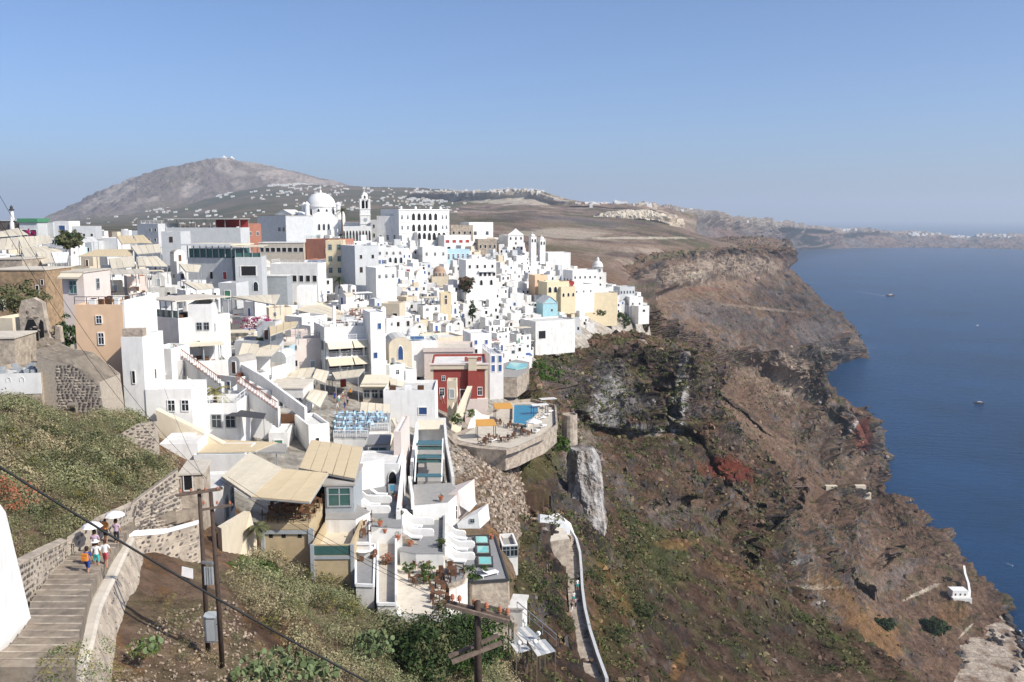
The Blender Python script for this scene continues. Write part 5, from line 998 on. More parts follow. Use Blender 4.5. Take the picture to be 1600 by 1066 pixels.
# ------------------------------------------------------------------ the rest of the town, house by house
def inpoly(x, y, pl):
    c = False; j = len(pl)-1
    for i in range(len(pl)):
        if (pl[i][1] > y) != (pl[j][1] > y) and x < (pl[j][0]-pl[i][0])*(y-pl[i][1])/(pl[j][1]-pl[i][1])+pl[i][0]: c = not c
        j = i
    return c
TOWN = [(-30, 382), (100, 378), (300, 376), (430, 378), (600, 382), (700, 378), (800, 388), (850, 398), (915, 420), (965, 446), (1008, 482), (962, 494), (905, 518), (862, 552), (828, 566), (800, 572), (775, 590), (690, 640), (660, 640), (640, 690), (600, 700), (520, 700), (440, 690), (330, 680), (245, 640), (245, 590), (-30, 470)]
rf = random.Random(21)
HOUSE_ROWS = []
NH = 0
def rnd_house(p, px, py):
    global NH
    Yd = p.y; cluster = px > 560
    big = .9 if not cluster else .70
    W_ = rf.uniform(4.6, 8.2)*big; D_ = rf.uniform(4.5, 7.5)*big; st = rf.choices((1, 2, 3), (50, 42, 8))[0]; H = st*rf.uniform(2.5, 2.95)+.3
    yaw = (rf.gauss(32, 14) if cluster else rf.choice((rf.gauss(2, 10), rf.gauss(-30, 8), rf.gauss(25, 10))))
    wall = rf.choices(('white', 'white2', 'grey', 'cream', 'lblue', 'pink'), (66, 18, 5, 7, 1.2, 2) if cluster else (46, 22, 8, 18, 1, 4))[0]
    roof = rf.choices(('roofw', 'roofg', 'roofc'), (60, 15, 25) if cluster else (35, 20, 45))[0]
    kind = rf.choices(('flat', 'vault', 'stepped', 'terrace', 'dome'), (30, 17, 26, 25, 2) if cluster else (36, 8, 26, 30, 0))[0]
    sty = rf.choices(('w', 'd', 'bl', 'br', 'g'), (24, 46, 6, 10, 14))[0]; dsty = rf.choices(('db', 'dn', 'dg', 'dd', 'ab', 't'), (34, 22, 8, 18, 10, 4))[0]
    r = thing('house', '', 'house', p, R(yaw), 'houses of the cliff town')
    mb, rb = MB(), MB(); RBS = []
    def NB(): RBS.append(MB()); return RBS[-1]
    volume(mb, rb, W_, D_, H, wall, roof, vault=kind == 'vault', z0=-6, par=rf.choice((.35, .5, .8)))
    nwin = max(1, int(W_/2.2))
    extra_desc = ''
    if kind == 'stepped':
        w2 = W_*rf.uniform(.45, .65); sd = rf.choice((-1, 1)); h2 = rf.uniform(2.2, 3.0); volume(mb, NB(), w2, D_*.6, H+h2, wall, roof, sd*(W_-w2)/2*.96, D_*.38, z0=H-1, par=.3, vault=rf.random() < .3)
        opening(r, 'F', (w2, D_*.6, sd*(W_-w2)/2*.96, D_*.38), .5, H-.2, .85, 1.9, dsty); extra_desc = 'with a set-back upper room'
    if kind == 'terrace':
        tw, td, th = W_*rf.uniform(.8, 1.1), rf.uniform(2.2, 3.8), rf.uniform(.1, .45)*H; volume(mb, NB(), tw, td, th, wall, 'roofc', 0, -td-.02, z0=-6, par=.35, pt=.18); extra_desc = 'with a walled front terrace'
        if rf.random() < .45:
            x = rf.uniform(-tw*.25, tw*.25); c = rf.choice(('white', 'canvas', 'canvas')); q = MB(); q.box(x-.04, x+.04, -td/2-.04, -td/2+.04, th-.4, th+2.1, 'metal'); q.lathe([(1.25, th+1.75), (.6, th+2.05), (.02, th+2.25)], c, 8, (x, -td/2)); part('parasol', q, r); extra_desc = 'with a parasol on its terrace'
        for i in range(rf.randint(0, 3)): x, y = rf.uniform(-tw*.35, tw*.35), rf.uniform(-td+.5, -.6); q = MB().box(x-.3, x+.3, y-.3, y+.3, th-.4, th+.35, rf.choice(('brownp', 'whiteclo', 'bluep'))); part('table', q, r)
    if rf.random() < .5:                         # lower side volume
        w3 = rf.uniform(2.2, 3.8); sd = rf.choice((-1, 1)); h3 = H*rf.uniform(.35, .8); volume(mb, NB(), w3, D_*.8, h3, wall, roof, sd*(W_/2+w3/2-.1), rf.uniform(-.8, 1.2), z0=-6, par=.3, vault=rf.random() < .25)
        y3 = 0
    part('wall', mb, r); part('roof', rb, r)
    for q_ in RBS: part('roof', q_, r)
    if kind == 'dome': domed(min(W_, D_)*.34, 1.0, rf.choice(('white', 'bluep')), .6, 16)(r, W_, D_, H); extra_desc = 'with a small dome'
    for f in range(st):
        z = .3+f*(H/st)
        for i in range(nwin):
            if rf.random() < .25: continue
            if f == 0 and i == nwin//2: opening(r, 'F', (W_, D_), (i+.5)/nwin, 0 if kind != 'terrace' else H*.3, .95, 2.0, dsty, 'door'); continue
            if kind == 'vault' and f == st-1: continue
            opening(r, 'F', (W_, D_), (i+.5)/nwin, z+.75, rf.uniform(.6, .95), rf.uniform(.85, 1.35), sty)
        for i in range(max(1, int(D_/2.8))):
            if rf.random() < .5: opening(r, 'L', (W_, D_), (i+.5)/max(1, int(D_/2.8)), z+.9, .65, .9, sty)
            if rf.random() < .4 and Yd < 300: opening(r, 'R', (W_, D_), (i+.5)/max(1, int(D_/2.8)), z+.9, .65, .9, sty)
    if kind == 'vault': opening(r, 'F', (W_, D_), .5, H-1.35, .8, .7, 'aw')
    if rf.random() < .35 and kind not in ('vault', 'dome'): x, y = rf.uniform(-W_*.35, W_*.35), rf.uniform(.5, D_-.8); part('chimney', MB().box(x, x+.5, y, y+.5, H-.6, H+rf.uniform(.5, 1.1), wall).box(x-.08, x+.58, y-.08, y+.58, H+1.1, H+1.2, wall) , r)
    if rf.random() < .22 and kind == 'flat': roof_pergola(rf.choice(('canvas', 'canvas', 'white')), 2.2, n=2, glass=False)(r, W_*.8, D_*.7, H); extra_desc = 'with a covered roof terrace'
    elif rf.random() < .22 and kind == 'flat':
        roof_rail(rf.choice(('wpaint', 'metal')))(r, W_, D_, H); extra_desc = 'with a railed roof terrace'
    elif rf.random() < .16 and kind in ('flat', 'stepped'): x = rf.uniform(-W_*.3, 0); q = MB(); q.bar((x, 1, H-.2), (x+1.4, 1, H-.2), .7, 'metal', .12); q.lathe([(.01, H), (.3, H), (.3, H+.9), (.01, H+1)], 'metal', 10, (x+.3, 1.9)); part('water_heater', q, r); extra_desc = 'with a rooftop water heater'
    for _ in range(rf.choice((0, 1, 1, 2))):
        if kind in ('flat', 'stepped', 'terrace'):
            x, y = rf.uniform(-W_*.38, W_*.3), rf.uniform(.5, D_*.35); h_ = rf.uniform(.3, .75); part(rf.choice(('roof_box', 'bench', 'planter')), MB().box(x, x+rf.uniform(.4, 1.2), y, y+.5, H-.75, H-.4+h_, rf.choice((wall, 'greyp', 'leafd', 'brownp', 'terra'))), r)
    if rf.random() < .18 and kind in ('flat', 'vault'): awning(.36*2/st if st > 1 else .85, 1.5, .6, rf.choice(('canvas', 'white', 'bluep')), u0=.1, u1=.9)(r, W_, D_, H); extra_desc = extra_desc or 'with a cloth awning'
    colr = {'white': 'white', 'white2': 'off-white', 'grey': 'grey', 'cream': 'cream', 'lblue': 'pale blue', 'pink': 'pale pink'}[wall]
    kd = {'flat': 'flat-roofed', 'vault': 'barrel-vaulted', 'stepped': 'stepped', 'terrace': 'flat-roofed', 'dome': 'domed'}[kind]
    HOUSE_ROWS.append((r, px, py-H*FPX/Yd/2, f"{'low' if st == 1 else 'two-storey' if st == 2 else 'tall'} {colr} {kd} house", extra_desc))
    NH += 1; SITES.append((p.x, p.y+D_*.3, math.hypot(W_, D_)*.40))
def clear(x, y, rad):
    return all((x-a)**2+(y-b)**2 > (rad+c)**2 for a, b, c in SITES)
FAR = MB(); NFAR = 0
def far_house(p, px):
    """beyond the 300 largest: joined into one mass, still with volumes and openings"""
    global NFAR
    m_, r_ = MB(), MB(); W_, D_, H = rf.uniform(3.2, 6), rf.uniform(3.6, 6), rf.choice((2.7, 3.0, 5.2, 5.6)); wall = rf.choices(('white', 'white2', 'grey', 'cream'), (66, 20, 6, 8))[0]; yaw = R(rf.gauss(32, 14) if px > 560 else rf.gauss(0, 18))
    volume(m_, m_, W_, D_, H, wall, rf.choice(('roofw', 'roofw', 'roofc', 'roofg')), z0=-6, vault=rf.random() < .15)
    if rf.random() < .6: w2 = W_*.55; volume(m_, m_, w2, D_*.6, H+2.4, wall, 'roofw', rf.choice((-1, 1))*(W_-w2)/2*.95, D_*.38, z0=H-1, par=.3)
    if rf.random() < .6: volume(m_, m_, rf.uniform(2, 4), D_*.8, H*.6, wall, 'roofw', rf.choice((-1, 1))*(W_/2+1.4), rf.uniform(-1, 1), z0=-6, par=.3)
    n = max(1, int(W_/2))
    for f in range(2 if H > 5 else 1):
        for i in range(n):
            if rf.random() < .75: x = -W_/2+W_*(i+.5)/n; m_.box(x-.4, x+.4, -.04, .02, .9+f*2.9, 2.0+f*2.9, rf.choice(('dark', 'dark', 'bluep', 'glass')))
        if rf.random() < .6: m_.box(-W_/2-.04, -W_/2+.02, D_*.4, D_*.4+.7, 1+f*2.9, 1.9+f*2.9, 'dark')
    ca, sa = math.cos(yaw), math.sin(yaw); o = len(FAR.v); FAR.v += [(x*ca-y*sa+p.x, x*sa+y*ca+p.y, z+p.z) for x, y, z in m_.v]; mp_ = [FAR.m(k) for k in m_.ms]
    FAR.f += [[a+o for a in f] for f in m_.f]; FAR.mi += [mp_[i] for i in m_.mi]; NFAR += 1; SITES.append((p.x, p.y+D_*.3, math.hypot(W_, D_)*.36))
PROT += [(518, 640, 614, 700, 112), (412, 570, 572, 612, 136), (478, 606, 515, 640, 118), (560, 626, 612, 648, 130), (352, 566, 486, 652, 104), (645, 655, 712, 760, 104), (262, 545, 350, 605, 110), (455, 470, 545, 500, 180), (358, 460, 440, 478, 155), (418, 503, 468, 526, 138)]
for q_ in ((566, 664, 200, 8), (552, 655, 200, 6), (590, 660, 200, 6), (540, 634, 201, 6)): v_ = PZ(*q_[:3]); SITES.append((v_.x, v_.y, q_[3]))
Ycur = 118.0
while Ycur < 447:
    x = -230*Ycur/400-30; dense = Ycur
    while x < 75:
        xx, yy = x+rf.uniform(-1.0, 1.0), Ycur+rf.uniform(-1.0, 1.0); z = gz(xx, yy)
        if z is not None:
            px, py = proj((xx, yy, z)); px, py = float(px), float(py)
            if inpoly(px, py, TOWN) and px > -15:
                hp = 4.5*FPX/yy
                blk = any(a-3 < px < c+3 and (b-2 < py-2 < d+14 or b < py-hp < d) and abs(yy-Y_) < 14 or (a-4*FPX/yy*.6 < px < c+4*FPX/yy*.6 and py-hp*1.35 < d-.28*(d-b) and py > b+3 and yy < Y_) for a, b, c, d, Y_ in PROT)
                plateau = px < 560 and yy > 170
                if not blk and clear(xx, yy, (1.25 if px > 560 else 2.3)+(2.4 if plateau else 0)):
                    if NH < 262: rnd_house(Vector((xx, yy, z)), px, py)
                    else: far_house(Vector((xx, yy, z)), px)
                    x += 4
        x += 1.6
    Ycur += 2.0
far_o = link('distant_houses', FAR.mesh('distant_houses'), 'stuff')
print('houses', NH, NFAR)
# labels: what it looks like, and where it stands from the nearest landmark
DIRS = ['seaward of', 'downhill and seaward of', 'downhill from', 'downhill and inland of', 'inland of', 'uphill and inland of', 'uphill from', 'uphill and seaward of']
ORD = ['first', 'second', 'third', 'fourth', 'fifth', 'sixth', 'seventh', 'eighth', 'ninth', 'tenth', 'eleventh', 'twelfth', 'thirteenth', 'fourteenth', 'fifteenth', 'sixteenth', 'seventeenth', 'eighteenth', 'nineteenth', 'twentieth', 'twenty-first', 'twenty-second', 'twenty-third', 'twenty-fourth', 'twenty-fifth', 'twenty-sixth', 'twenty-seventh', 'twenty-eighth', 'twenty-ninth', 'thirtieth']+['farthest']*200
bins = {}
for row in HOUSE_ROWS:
    r, hx, hy, base, ex = row
    l = min(LAND, key=lambda q: (q[0]-hx)**2+((q[1]-hy)*1.3)**2); a = int(((math.degrees(math.atan2(hy-l[1], hx-l[0]))+22.5) % 360)//45)
    bins.setdefault((l[2], a), []).append((math.hypot(hx-l[0], hy-l[1]), row))
for (lm, a), L_ in bins.items():
    L_.sort(key=lambda t: t[0])
    for i, (d, (r, hx, hy, base, ex)) in enumerate(L_):
        t = f"{base}, {(ORD[i]+' house') if len(L_) > 1 else 'only house'} {DIRS[a]} {lm}"
        if ex and len(t.split())+len(ex.split()) <= 16: t = f"{base} {ex}, {(ORD[i]+' house') if len(L_) > 1 else 'alone'} {DIRS[a]} {lm}"
        if len(t.split()) > 16: t = t.replace(' house, ', ', ')
        if len(t.split()) > 16: t = t.replace('flat-roofed ', '').replace('two-storey ', '')
        while len(t.split()) > 16: t = t.split(' ', 1)[1]
        r['label'] = t
# ------------------------------------------------------------------ terraces, restaurants and walls of the near slope
def hitL(px, py, up=.0):
    h = BVL.ray_cast(Vector((0, 0, CAMZ)), ray(px, py))[0]; return (h if h else P(px, py, 140))+Vector((0, 0, up))
def wallbar(label, pts, h, t, k, name='wall', cap=None, cat='wall', down=.3):
    c = pts[0]; r = thing(name, label, cat, c)
    for i in range(len(pts)-1):
        a, b_ = pts[i]-c, pts[i+1]-c; d = (b_-a); n = Vector((d.y, -d.x, 0)).normalized()*t/2
        q = MB(); q.add([a+n-Vector((0, 0, down)), a-n-Vector((0, 0, down)), b_-n-Vector((0, 0, down)), b_+n-Vector((0, 0, down)), a+n+Vector((0, 0, h)), a-n+Vector((0, 0, h)), b_-n+Vector((0, 0, h)), b_+n+Vector((0, 0, h))], [(0, 1, 2, 3), (7, 6, 5, 4), (0, 4, 5, 1), (1, 5, 6, 2), (2, 6, 7, 3), (3, 7, 4, 0)], k)
        part('wall_section', q, r)
    return r
# prototypes: dining set, lounger, parasol
def dining_set():
    r = thing('dining_set', '', 'table', (0, 0, -900)); q = MB(); q.box(-.42, .42, -.42, .42, .70, .745, 'brownp'); part('table_top', q, r)
    for x in (-.36, .36):
        for y in (-.36, .36): part('leg', MB().box(x-.03, x+.03, y-.03, y+.03, 0, .7, 'brownp'), r)
    for a in range(4):
        q = MB(); q.box(-.22, .22, .62, 1.04, .42, .47, 'brownp'); q.box(-.22, .22, 1.0, 1.04, .47, .95, 'brownp')
        for x in (-.2, .17):
            for y in (.64, 1.0): q.box(x, x+.04, y, y+.04, 0, .42, 'brownp')
        part('chair', q, r, (0, 0, 0), a*math.pi/2)
    return r
def sunbed():
    r = thing('sun_lounger', '', 'lounger', (0, 0, -900)); part('frame', MB().box(-.95, .95, -.32, .32, .24, .30, 'wpaint'), r)
    part('cushion', MB().box(-.2, .93, -.3, .3, .302, .38, 'whiteclo'), r); part('backrest', MB().prism([(-.2, -.3, .31), (-.2, .3, .31), (-.88, .3, .78), (-.88, -.3, .78)], (0, 0, .08), 'whiteclo'), r)
    for x in (-.85, .8):
        for y in (-.28, .22): part('leg', MB().box(x, x+.06, y, y+.06, 0, .24, 'wpaint'), r)
    return r
def parasol(k):
    r = thing('parasol', '', 'parasol', (0, 0, -900)); part('pole', MB().tube([(0, 0, 0), (0, 0, 2.5)], .025, 'metal', 6), r)
    q = MB(); q.lathe([(1.4, 1.95), (.75, 2.28), (.02, 2.5)], k, 8); q.lathe([(1.4, 1.80), (1.4, 1.95)], k, 8); part('canvas', q, r); part('base', MB().lathe([(.3, 0), (.3, .08), (.02, .1)], 'greyp', 10), r); return r
DS, SB, PW = dining_set(), sunbed(), parasol('white')
SBD = dup(SB, (0, 0, -900), 0, ''); 
def terrace(label, pts, z, th=5, k='white2', top='pave', rimk=None):
    r, c = stone_platform(label, pts, z, th, k, top)
    if rimk:
        q = MB(); w_ = [PZ(x, y, z)-c for x, y in pts]
        for i in range(len(w_)): q.bar(w_[i]+Vector((0, 0, .05)), w_[(i+1) % len(w_)]+Vector((0, 0, .05)), .18, rimk, .25)
        part('rim', q, r)
    return r
# awning restaurant
def rest_front():
    o = P(446, 818, 77); s = 77/FPX; r = thing('restaurant', 'open-air restaurant on a tall sand-rendered base below the big ribbed canopy', 'restaurant', o)
    W_ = 76*s; q = MB(); q.box(-W_/2, W_/2, 0, 8, -9, -.55, 'sand'); part('wall', q, r)
    part('fascia', MB().box(-W_/2-.05, W_/2+.05, -.12, 8, -.55, 0, 'sand'), r)
    for x in (-W_/2-.25, W_/2-.05): part('pillar', MB().box(x, x+.45, -.22, .2, -9, -.5, 'greyp'), r)
    part('beam', MB().box(-W_/2+.2, W_/2-.05, -.16, -.02, -.95, -.6, 'greyp'), r)
    for x in (-1.35, -.2, 1.25): part('opening', MB().box(x-.18, x+.18, -.02, -.005, -1.35, -1.0, 'dark'), r)
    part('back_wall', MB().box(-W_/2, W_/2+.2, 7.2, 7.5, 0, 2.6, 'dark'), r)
    b = railing((-W_/2, .05, 0), (W_/2, .05, 0), .8, 'dmetal', 1.2); part('railing', b, r)
    LAND.append((440, 760, 'the big ribbed canopy')); k = 0
    for y in (1.2, 3.2, 5.2):
        for x in (-1.5, 0, 1.5):
            d = dup(DS, o+Vector((x, y, .02)), .3*k, f"dark wood dining set under the ribbed canopy, {['front', 'middle', 'back'][int(y//2)]} row, {['inland end', 'centre', 'seaward end'][int((x+1.6)//1.5)]}", .9, 'dining sets of the open-air restaurant'); k += 1
rest_front()
canopy('big ribbed cream canopy over the open-air restaurant, inland half', [(390, 706, 89), (441, 732, 84), (393, 776, 76.3), (346, 744, 82)], post=3, th=.12, k='canvas', seams=5, posts=False)
canopy('big ribbed tan canopy over the open-air restaurant, seaward half', [(441.5, 732, 84), (513, 739, 83.5), (484, 784, 75), (393.5, 776, 76.3)], post=2.9, th=.12, k='tan', seams=3, posts=False)
for x, y, Y in ((391, 808, 76.2), (483, 818, 74.9), (437, 812, 75.8)):
    pass
canopy('wide tan pitched roof with four seams behind the restaurant canopies', [(486, 687, 97), (567, 699, 94), (555, 748, 83), (467, 731, 86)], post=3.4, th=.14, k='tan', seams=5, posts=False)
canopy('long plain tan awning inland of the big ribbed canopy', [(324, 686, 100), (433, 691, 99), (399, 705, 94), (309, 707, 93)], post=2.6, th=.1, k='tan', seams=3)
canopy('grey-brown fabric end of the long tan awning', [(425, 690, 100), (448, 694, 99), (446, 706, 94), (404, 706, 94)], post=2.6, th=.1, k='roofg', seams=2, posts=False)
B_('white gabled house under the long plain tan awning', 345, 748, 82, 40, 5, 4, 'white', 'roofw', 93, par=.3)
B_('bright white house with dark glass doors beside the open-air restaurant', 326, 850, 52, 92, 6, 8, 'white', 'roofw', 80, Rr=[(2, .35, 1.4, 2.2, 'g')], par=.2, lm='the white house beside the poles')
polything('retaining_wall', 'cream buttressed wall slanting down from the open-air restaurant', 'wall', [(346, 826, 70), (391, 799, 76.8), (406, 860, 76.6), (372, 882, 74), (350, 905, 70)], (-.5, .5, 0), 'cream')
B_('glass-sided dining room under the wide tan pitched roof', 531, 806, 46, 50, 7, 3, 'greyp', 'roofg', 82.5, F=[(1, .30, 2.4, 2.0, 'gg')], L=[(2, .4, 1.5, 1.6, 'g')], par=0, name='dining_room', cat='restaurant')
def open_box(r, W_, D_, H):
    for x in (-W_/2-.1, W_/2-.15): part('pillar', MB().box(x, x+.32, -.14, .1, -6, H+.05, 'greyp'), r)
    part('beam', MB().box(-W_/2+.2, W_/2-.15, -.10, -.01, H-1.3, H-1.0, 'greyp'), r); part('glass_balustrade', MB().box(-W_/2+.2, W_/2-.15, -.05, -.0, H-.9, H-.1, 'green'), r)
B_('square sand-coloured building with an empty cream-floored roof terrace', 520, 908, 66, 62, 7, 1, 'sand', 'cream', 75, par=1.0, extra=open_box, lm='the empty cream roof terrace')
terrace('triangular grey stone-paved yard behind the empty cream roof terrace', [(508, 812), (512, 786), (556, 788), (578, 800), (556, 812)], 201.6, 3)
terrace('narrow dining terrace between the cream roof terrace and the white steps', [(556, 850), (557, 800), (577, 802), (578, 850)], 200.4, 4, 'white2', 'deck', 'wpaint')
for i, (x, y) in enumerate(((568, 806), (568, 819), (566, 834))): dup(DS, PZ(x, y+3, 200.45), .2*i, f"brown table and chairs on the narrow dining terrace, {['upper', 'middle', 'lower'][i]} of three", .8, 'tables of the narrow terrace')
terrace('lower grey terrace with a round white table', [(556, 915), (556, 852), (586, 852), (584, 916)], 199, 5, 'white2', 'deck', 'wpaint')
rt = thing('round_table', 'round white-topped table on the lower grey terrace', 'table', PZ(568, 870, 199)); part('table_top', MB().lathe([(.01, .78), (.95, .78), (.95, .72), (.01, .72)], 'whiteclo', 20), rt); part('leg', MB().tube([(0, 0, 0), (0, 0, .72)], .05, 'wood'), rt)
for a in range(6): part('stool', MB().box(-.2, .2, .95, 1.3, 0, .45, 'brownp'), rt, (0, 0, 0), a*math.pi/3)
terrace('long tiled walkway with a flower bed between the two dining terraces', [(590, 945), (590, 842), (618, 842), (619, 945)], 197.8, 6, 'white2', 'roofc', 'wpaint')
terrace('big pale dining terrace with many brown tables', [(618, 950), (618, 846), (640, 843), (694, 862), (696, 884), (732, 896), (728, 912), (700, 925), (697, 962), (620, 958)], 196, 6, 'white2', 'roofc')
terrace('small white landing below the tiled walkway', [(590, 962), (588, 948), (625, 946), (628, 964)], 196.8, 4, 'white2', 'roofw')
tb = [(631, 858, 'beside the white steps, farthest uphill'), (651, 870, 'second along from the white steps'), (659, 884, 'between the three round shrubs'), (654, 909, 'standing alone in the middle of the terrace'), (688, 902, 'top of the seaward row of three'), (688, 919, 'middle of the seaward row of three'), (687, 936, 'bottom of the seaward row of three'), (693, 951, 'lowest, with a paler wood top')]
for i, (x, y, d) in enumerate(tb): dup(DS, PZ(x, y+2, 196.05), .4*i, 'brown wooden dining set '+d, .95, 'dining sets on the big pale terrace')
terrace('half-round grey terrace with one red-brown table', [(697, 908), (697, 885), (712, 884), (724, 889), (729, 898), (724, 907), (712, 913), (700, 915)], 196.4, 5, 'lstone', 'deck', 'lstone')
dup(DS, PZ(706, 900, 196.45), .2, 'red-brown table with chairs on the half-round grey terrace', 1.1)
terrace('upper lounger terrace with a bright blue pool in its corner', [(556, 822), (556, 765), (629, 757), (628, 826), (590, 824)], 199.5, 5, 'white', 'deck')
terrace('middle lounger terrace with a blue pool and curved white partitions', [(625, 862), (628, 784), (694, 794), (693, 866), (650, 866)], 197.5, 5, 'white', 'deck')
terrace('small uppermost sun terrace with flowering shrubs', [(645, 790), (646, 758), (704, 755), (718, 769), (700, 785)], 199.4, 4, 'white', 'pave')
terrace('seaward grey deck with three square turquoise pools', [(694, 888), (694, 842), (772, 837), (794, 907), (738, 911)], 195.5, 6, 'tuff', 'deck', 'dmetal')
T3P = [(607, 773, 628, 759, 199.5, 'pool', 'bright blue plunge pool on the upper lounger terrace'), (672, 812, 692, 796, 197.5, 'pool', 'deep blue plunge pool on the middle lounger terrace'),
       (741, 853, 765, 840, 195.5, 'pool2', 'turquoise square pool farthest uphill on the seaward deck'), (743, 869, 767, 855, 195.5, 'pool2', 'turquoise square pool between two others on the seaward deck'), (745, 887, 771, 872, 195.5, 'pool2', 'turquoise square pool nearest the front wall of the seaward deck')]
for x0, y0, x1, y1, z, k, lab in T3P:
    c = PZ((x0+x1)/2, (y0+y1)/2, z+.06); r = thing('plunge_pool', lab, 'pool', c); p = [PZ(x0, y0, z+.06)-c, PZ(x1, y0, z+.06)-c, PZ(x1-1, y1, z+.06)-c, PZ(x0-1, y1, z+.06)-c]
    part('surround', MB().prism(p, (0, 0, .22), 'deck' if k == 'pool' else 'dmetal'), r); m_ = [v*.70 for v in p]; part('water', MB().prism([v+Vector((0, 0, .225)) for v in m_], (0, 0, .03), k), r); part('coping', MB().prism([v*.78+Vector((0, 0, .215)) for v in p], (0, 0, .025), 'lstone'), r)
DIVS = [(556, 612, 787, 199.5, 'upper lounger terrace, uphill one of two'), (556, 610, 803, 199.5, 'upper lounger terrace, lower one of two'), (629, 678, 799, 197.5, 'middle terrace, farthest uphill'), (629, 678, 821, 197.5, 'middle terrace, between two others'), (630, 678, 839, 197.5, 'middle terrace, lowest of three'), (695, 728, 841, 195.5, 'seaward deck, farthest uphill'), (695, 742, 858, 195.5, 'seaward deck, between two others'), (695, 742, 876, 195.5, 'seaward deck, lowest of three')]
for x0, x1, y, z, d in DIVS:
    a, b_ = PZ(x0, y, z), PZ(x1, y, z); L_ = (b_-a).length; r = thing('partition_wall', 'curved white partition wall on the '+d, 'wall', a, math.atan2(b_.y-a.y, b_.x-a.x), 'curved white partitions between the loungers')
    pr = [(0, 0), (0, 1.75), (.35, 1.7), (.7, 1.3), (1.1, .95), (1.6, .82), (L_-.35, .82), (L_-.1, .74), (L_, .5), (L_, 0)]
    part('wall', MB().prism([(x, 0, zz) for x, zz in pr], (0, .32, 0), 'white'), r)
LG = [(716, 845, 195.5, 'seaward deck, farthest uphill'), (717, 862, 195.5, 'seaward deck, by the middle partition'), (714, 880, 195.5, 'seaward deck, by the lowest partition'), (646, 826, 197.5, 'middle terrace, below the middle partition'), (645, 843, 197.5, 'middle terrace, lowest'), (648, 803, 197.5, 'middle terrace, farthest uphill'), (592, 776, 199.5, 'upper terrace against its back wall'), (580, 792, 199.5, 'upper terrace between the two partitions'), (764, 900, 195.5, 'seaward deck, alone beside the front edge')]
for i, (x, y, z, d) in enumerate(LG): dup(SB, PZ(x, y, z+.06), -.15 if i < 8 else .6, 'white sun lounger on the '+d, 1, 'white sun loungers on the hotel terraces')
wallbar('tall white dividing wall between upper and middle lounger terraces', [PZ(623, 842, 197.5), PZ(632, 747, 197.5)], 2.9, .45, 'white')
wallbar('white parapet along the seaward side of the tall dividing wall', [PZ(640, 760, 199.4), PZ(645, 792, 199.4)], 1.2, .3, 'white')
wallbar('low dark edge wall of the middle lounger terrace', [PZ(693, 864, 197.5), PZ(694, 797, 197.5)], .5, .2, 'deck')
wallbar('white wall rising behind the upper lounger terrace', [PZ(556, 768, 199.5), PZ(600, 760, 199.5)], 3.2, .3, 'white')
wallbar('thin white parapet beside the tiled walkway', [PZ(619, 944, 197.8), PZ(619, 846, 197.8)], .8, .2, 'white')
polything('stair_wall', 'white triangular stair wall dropping to the big dining terrace', 'stair', [(570, 808, 88), (572, 848, 87), (620, 850, 87), (652, 862, 87), (610, 832, 88)], (0, .9, 0), 'white')
def steps(label, a, b, w_, n, k, side=Vector((1, 0, 0)), drop=1.2, name='stairs'):
    r = thing(name, label, 'stairs', b)
    for i in range(n):
        p0, p1 = a.lerp(b, i/n)-b, a.lerp(b, (i+1)/n)-b; z = p0.z
        q = MB(); q.add([Vector((v.x, v.y, zz)) for zz in (z-drop, z) for v in (p0, p0+side*w_, p1+side*w_, p1)], [(0, 1, 2, 3), (7, 6, 5, 4), (0, 4, 5, 1), (1, 5, 6, 2), (2, 6, 7, 3), (3, 7, 4, 0)], k); part('step', q, r)
    return r
steps('brown-edged stairs with potted plants falling to the big dining terrace', PZ(560, 800, 200.5), PZ(694, 876, 196.2), 1.1, 20, 'lstone', Vector((-.5, 1, 0)).normalized())
polything('pink_house', 'pink house with a sloping roof line and a pale yellow door', 'house', [(652, 789, 95), (716, 767, 95), (718, 806, 95), (702, 826, 95), (692, 834, 95), (690, 797, 95)], (1.6, 4.5, 0), 'pink', extra=lambda r, o: (opening(r, 'F', (0, 0), 0, 0, .1, .1, 'dd'), part('door', WIN['w'], r, tuple(P(710, 812, 94.9)-o), 0, (.75, 1, 1.7)), part('window', WIN['d'], r, tuple(P(696, 797, 94.9)-o), 0, (.5, 1, .7)))); LAND.append((700, 800, 'the pink house'))
polything('gable_wall', 'white flank wall dropping seaward from the pink house', 'wall', [(717, 767, 95.2), (722, 770, 96), (737, 796, 96), (733, 800, 95), (718, 790, 95)], (.5, 2, 0), 'white')
polything('white_cottage', 'small white wedge-shaped cottage below the pink house', 'house', [(714, 818, 93), (747, 801, 93), (750, 826, 93), (716, 826, 93)], (1.0, 3, 0), 'white', extra=lambda r, o: part('window', WIN['g'], r, tuple(P(738, 817, 92.95)-o), 0, (.5, 1, .45)))
polything('store_front', 'grey front wall with a blue-grey door under the seaward deck', 'wall', [(738, 911, 84.6), (795, 907, 84.6), (797, 945, 84), (745, 950, 84)], (0, .5, 0), 'tuff', extra=lambda r, o: part('door', WIN['dd'], r, tuple(P(784, 936, 84.2)-o), 0, (1.1, 1, 1.8)))
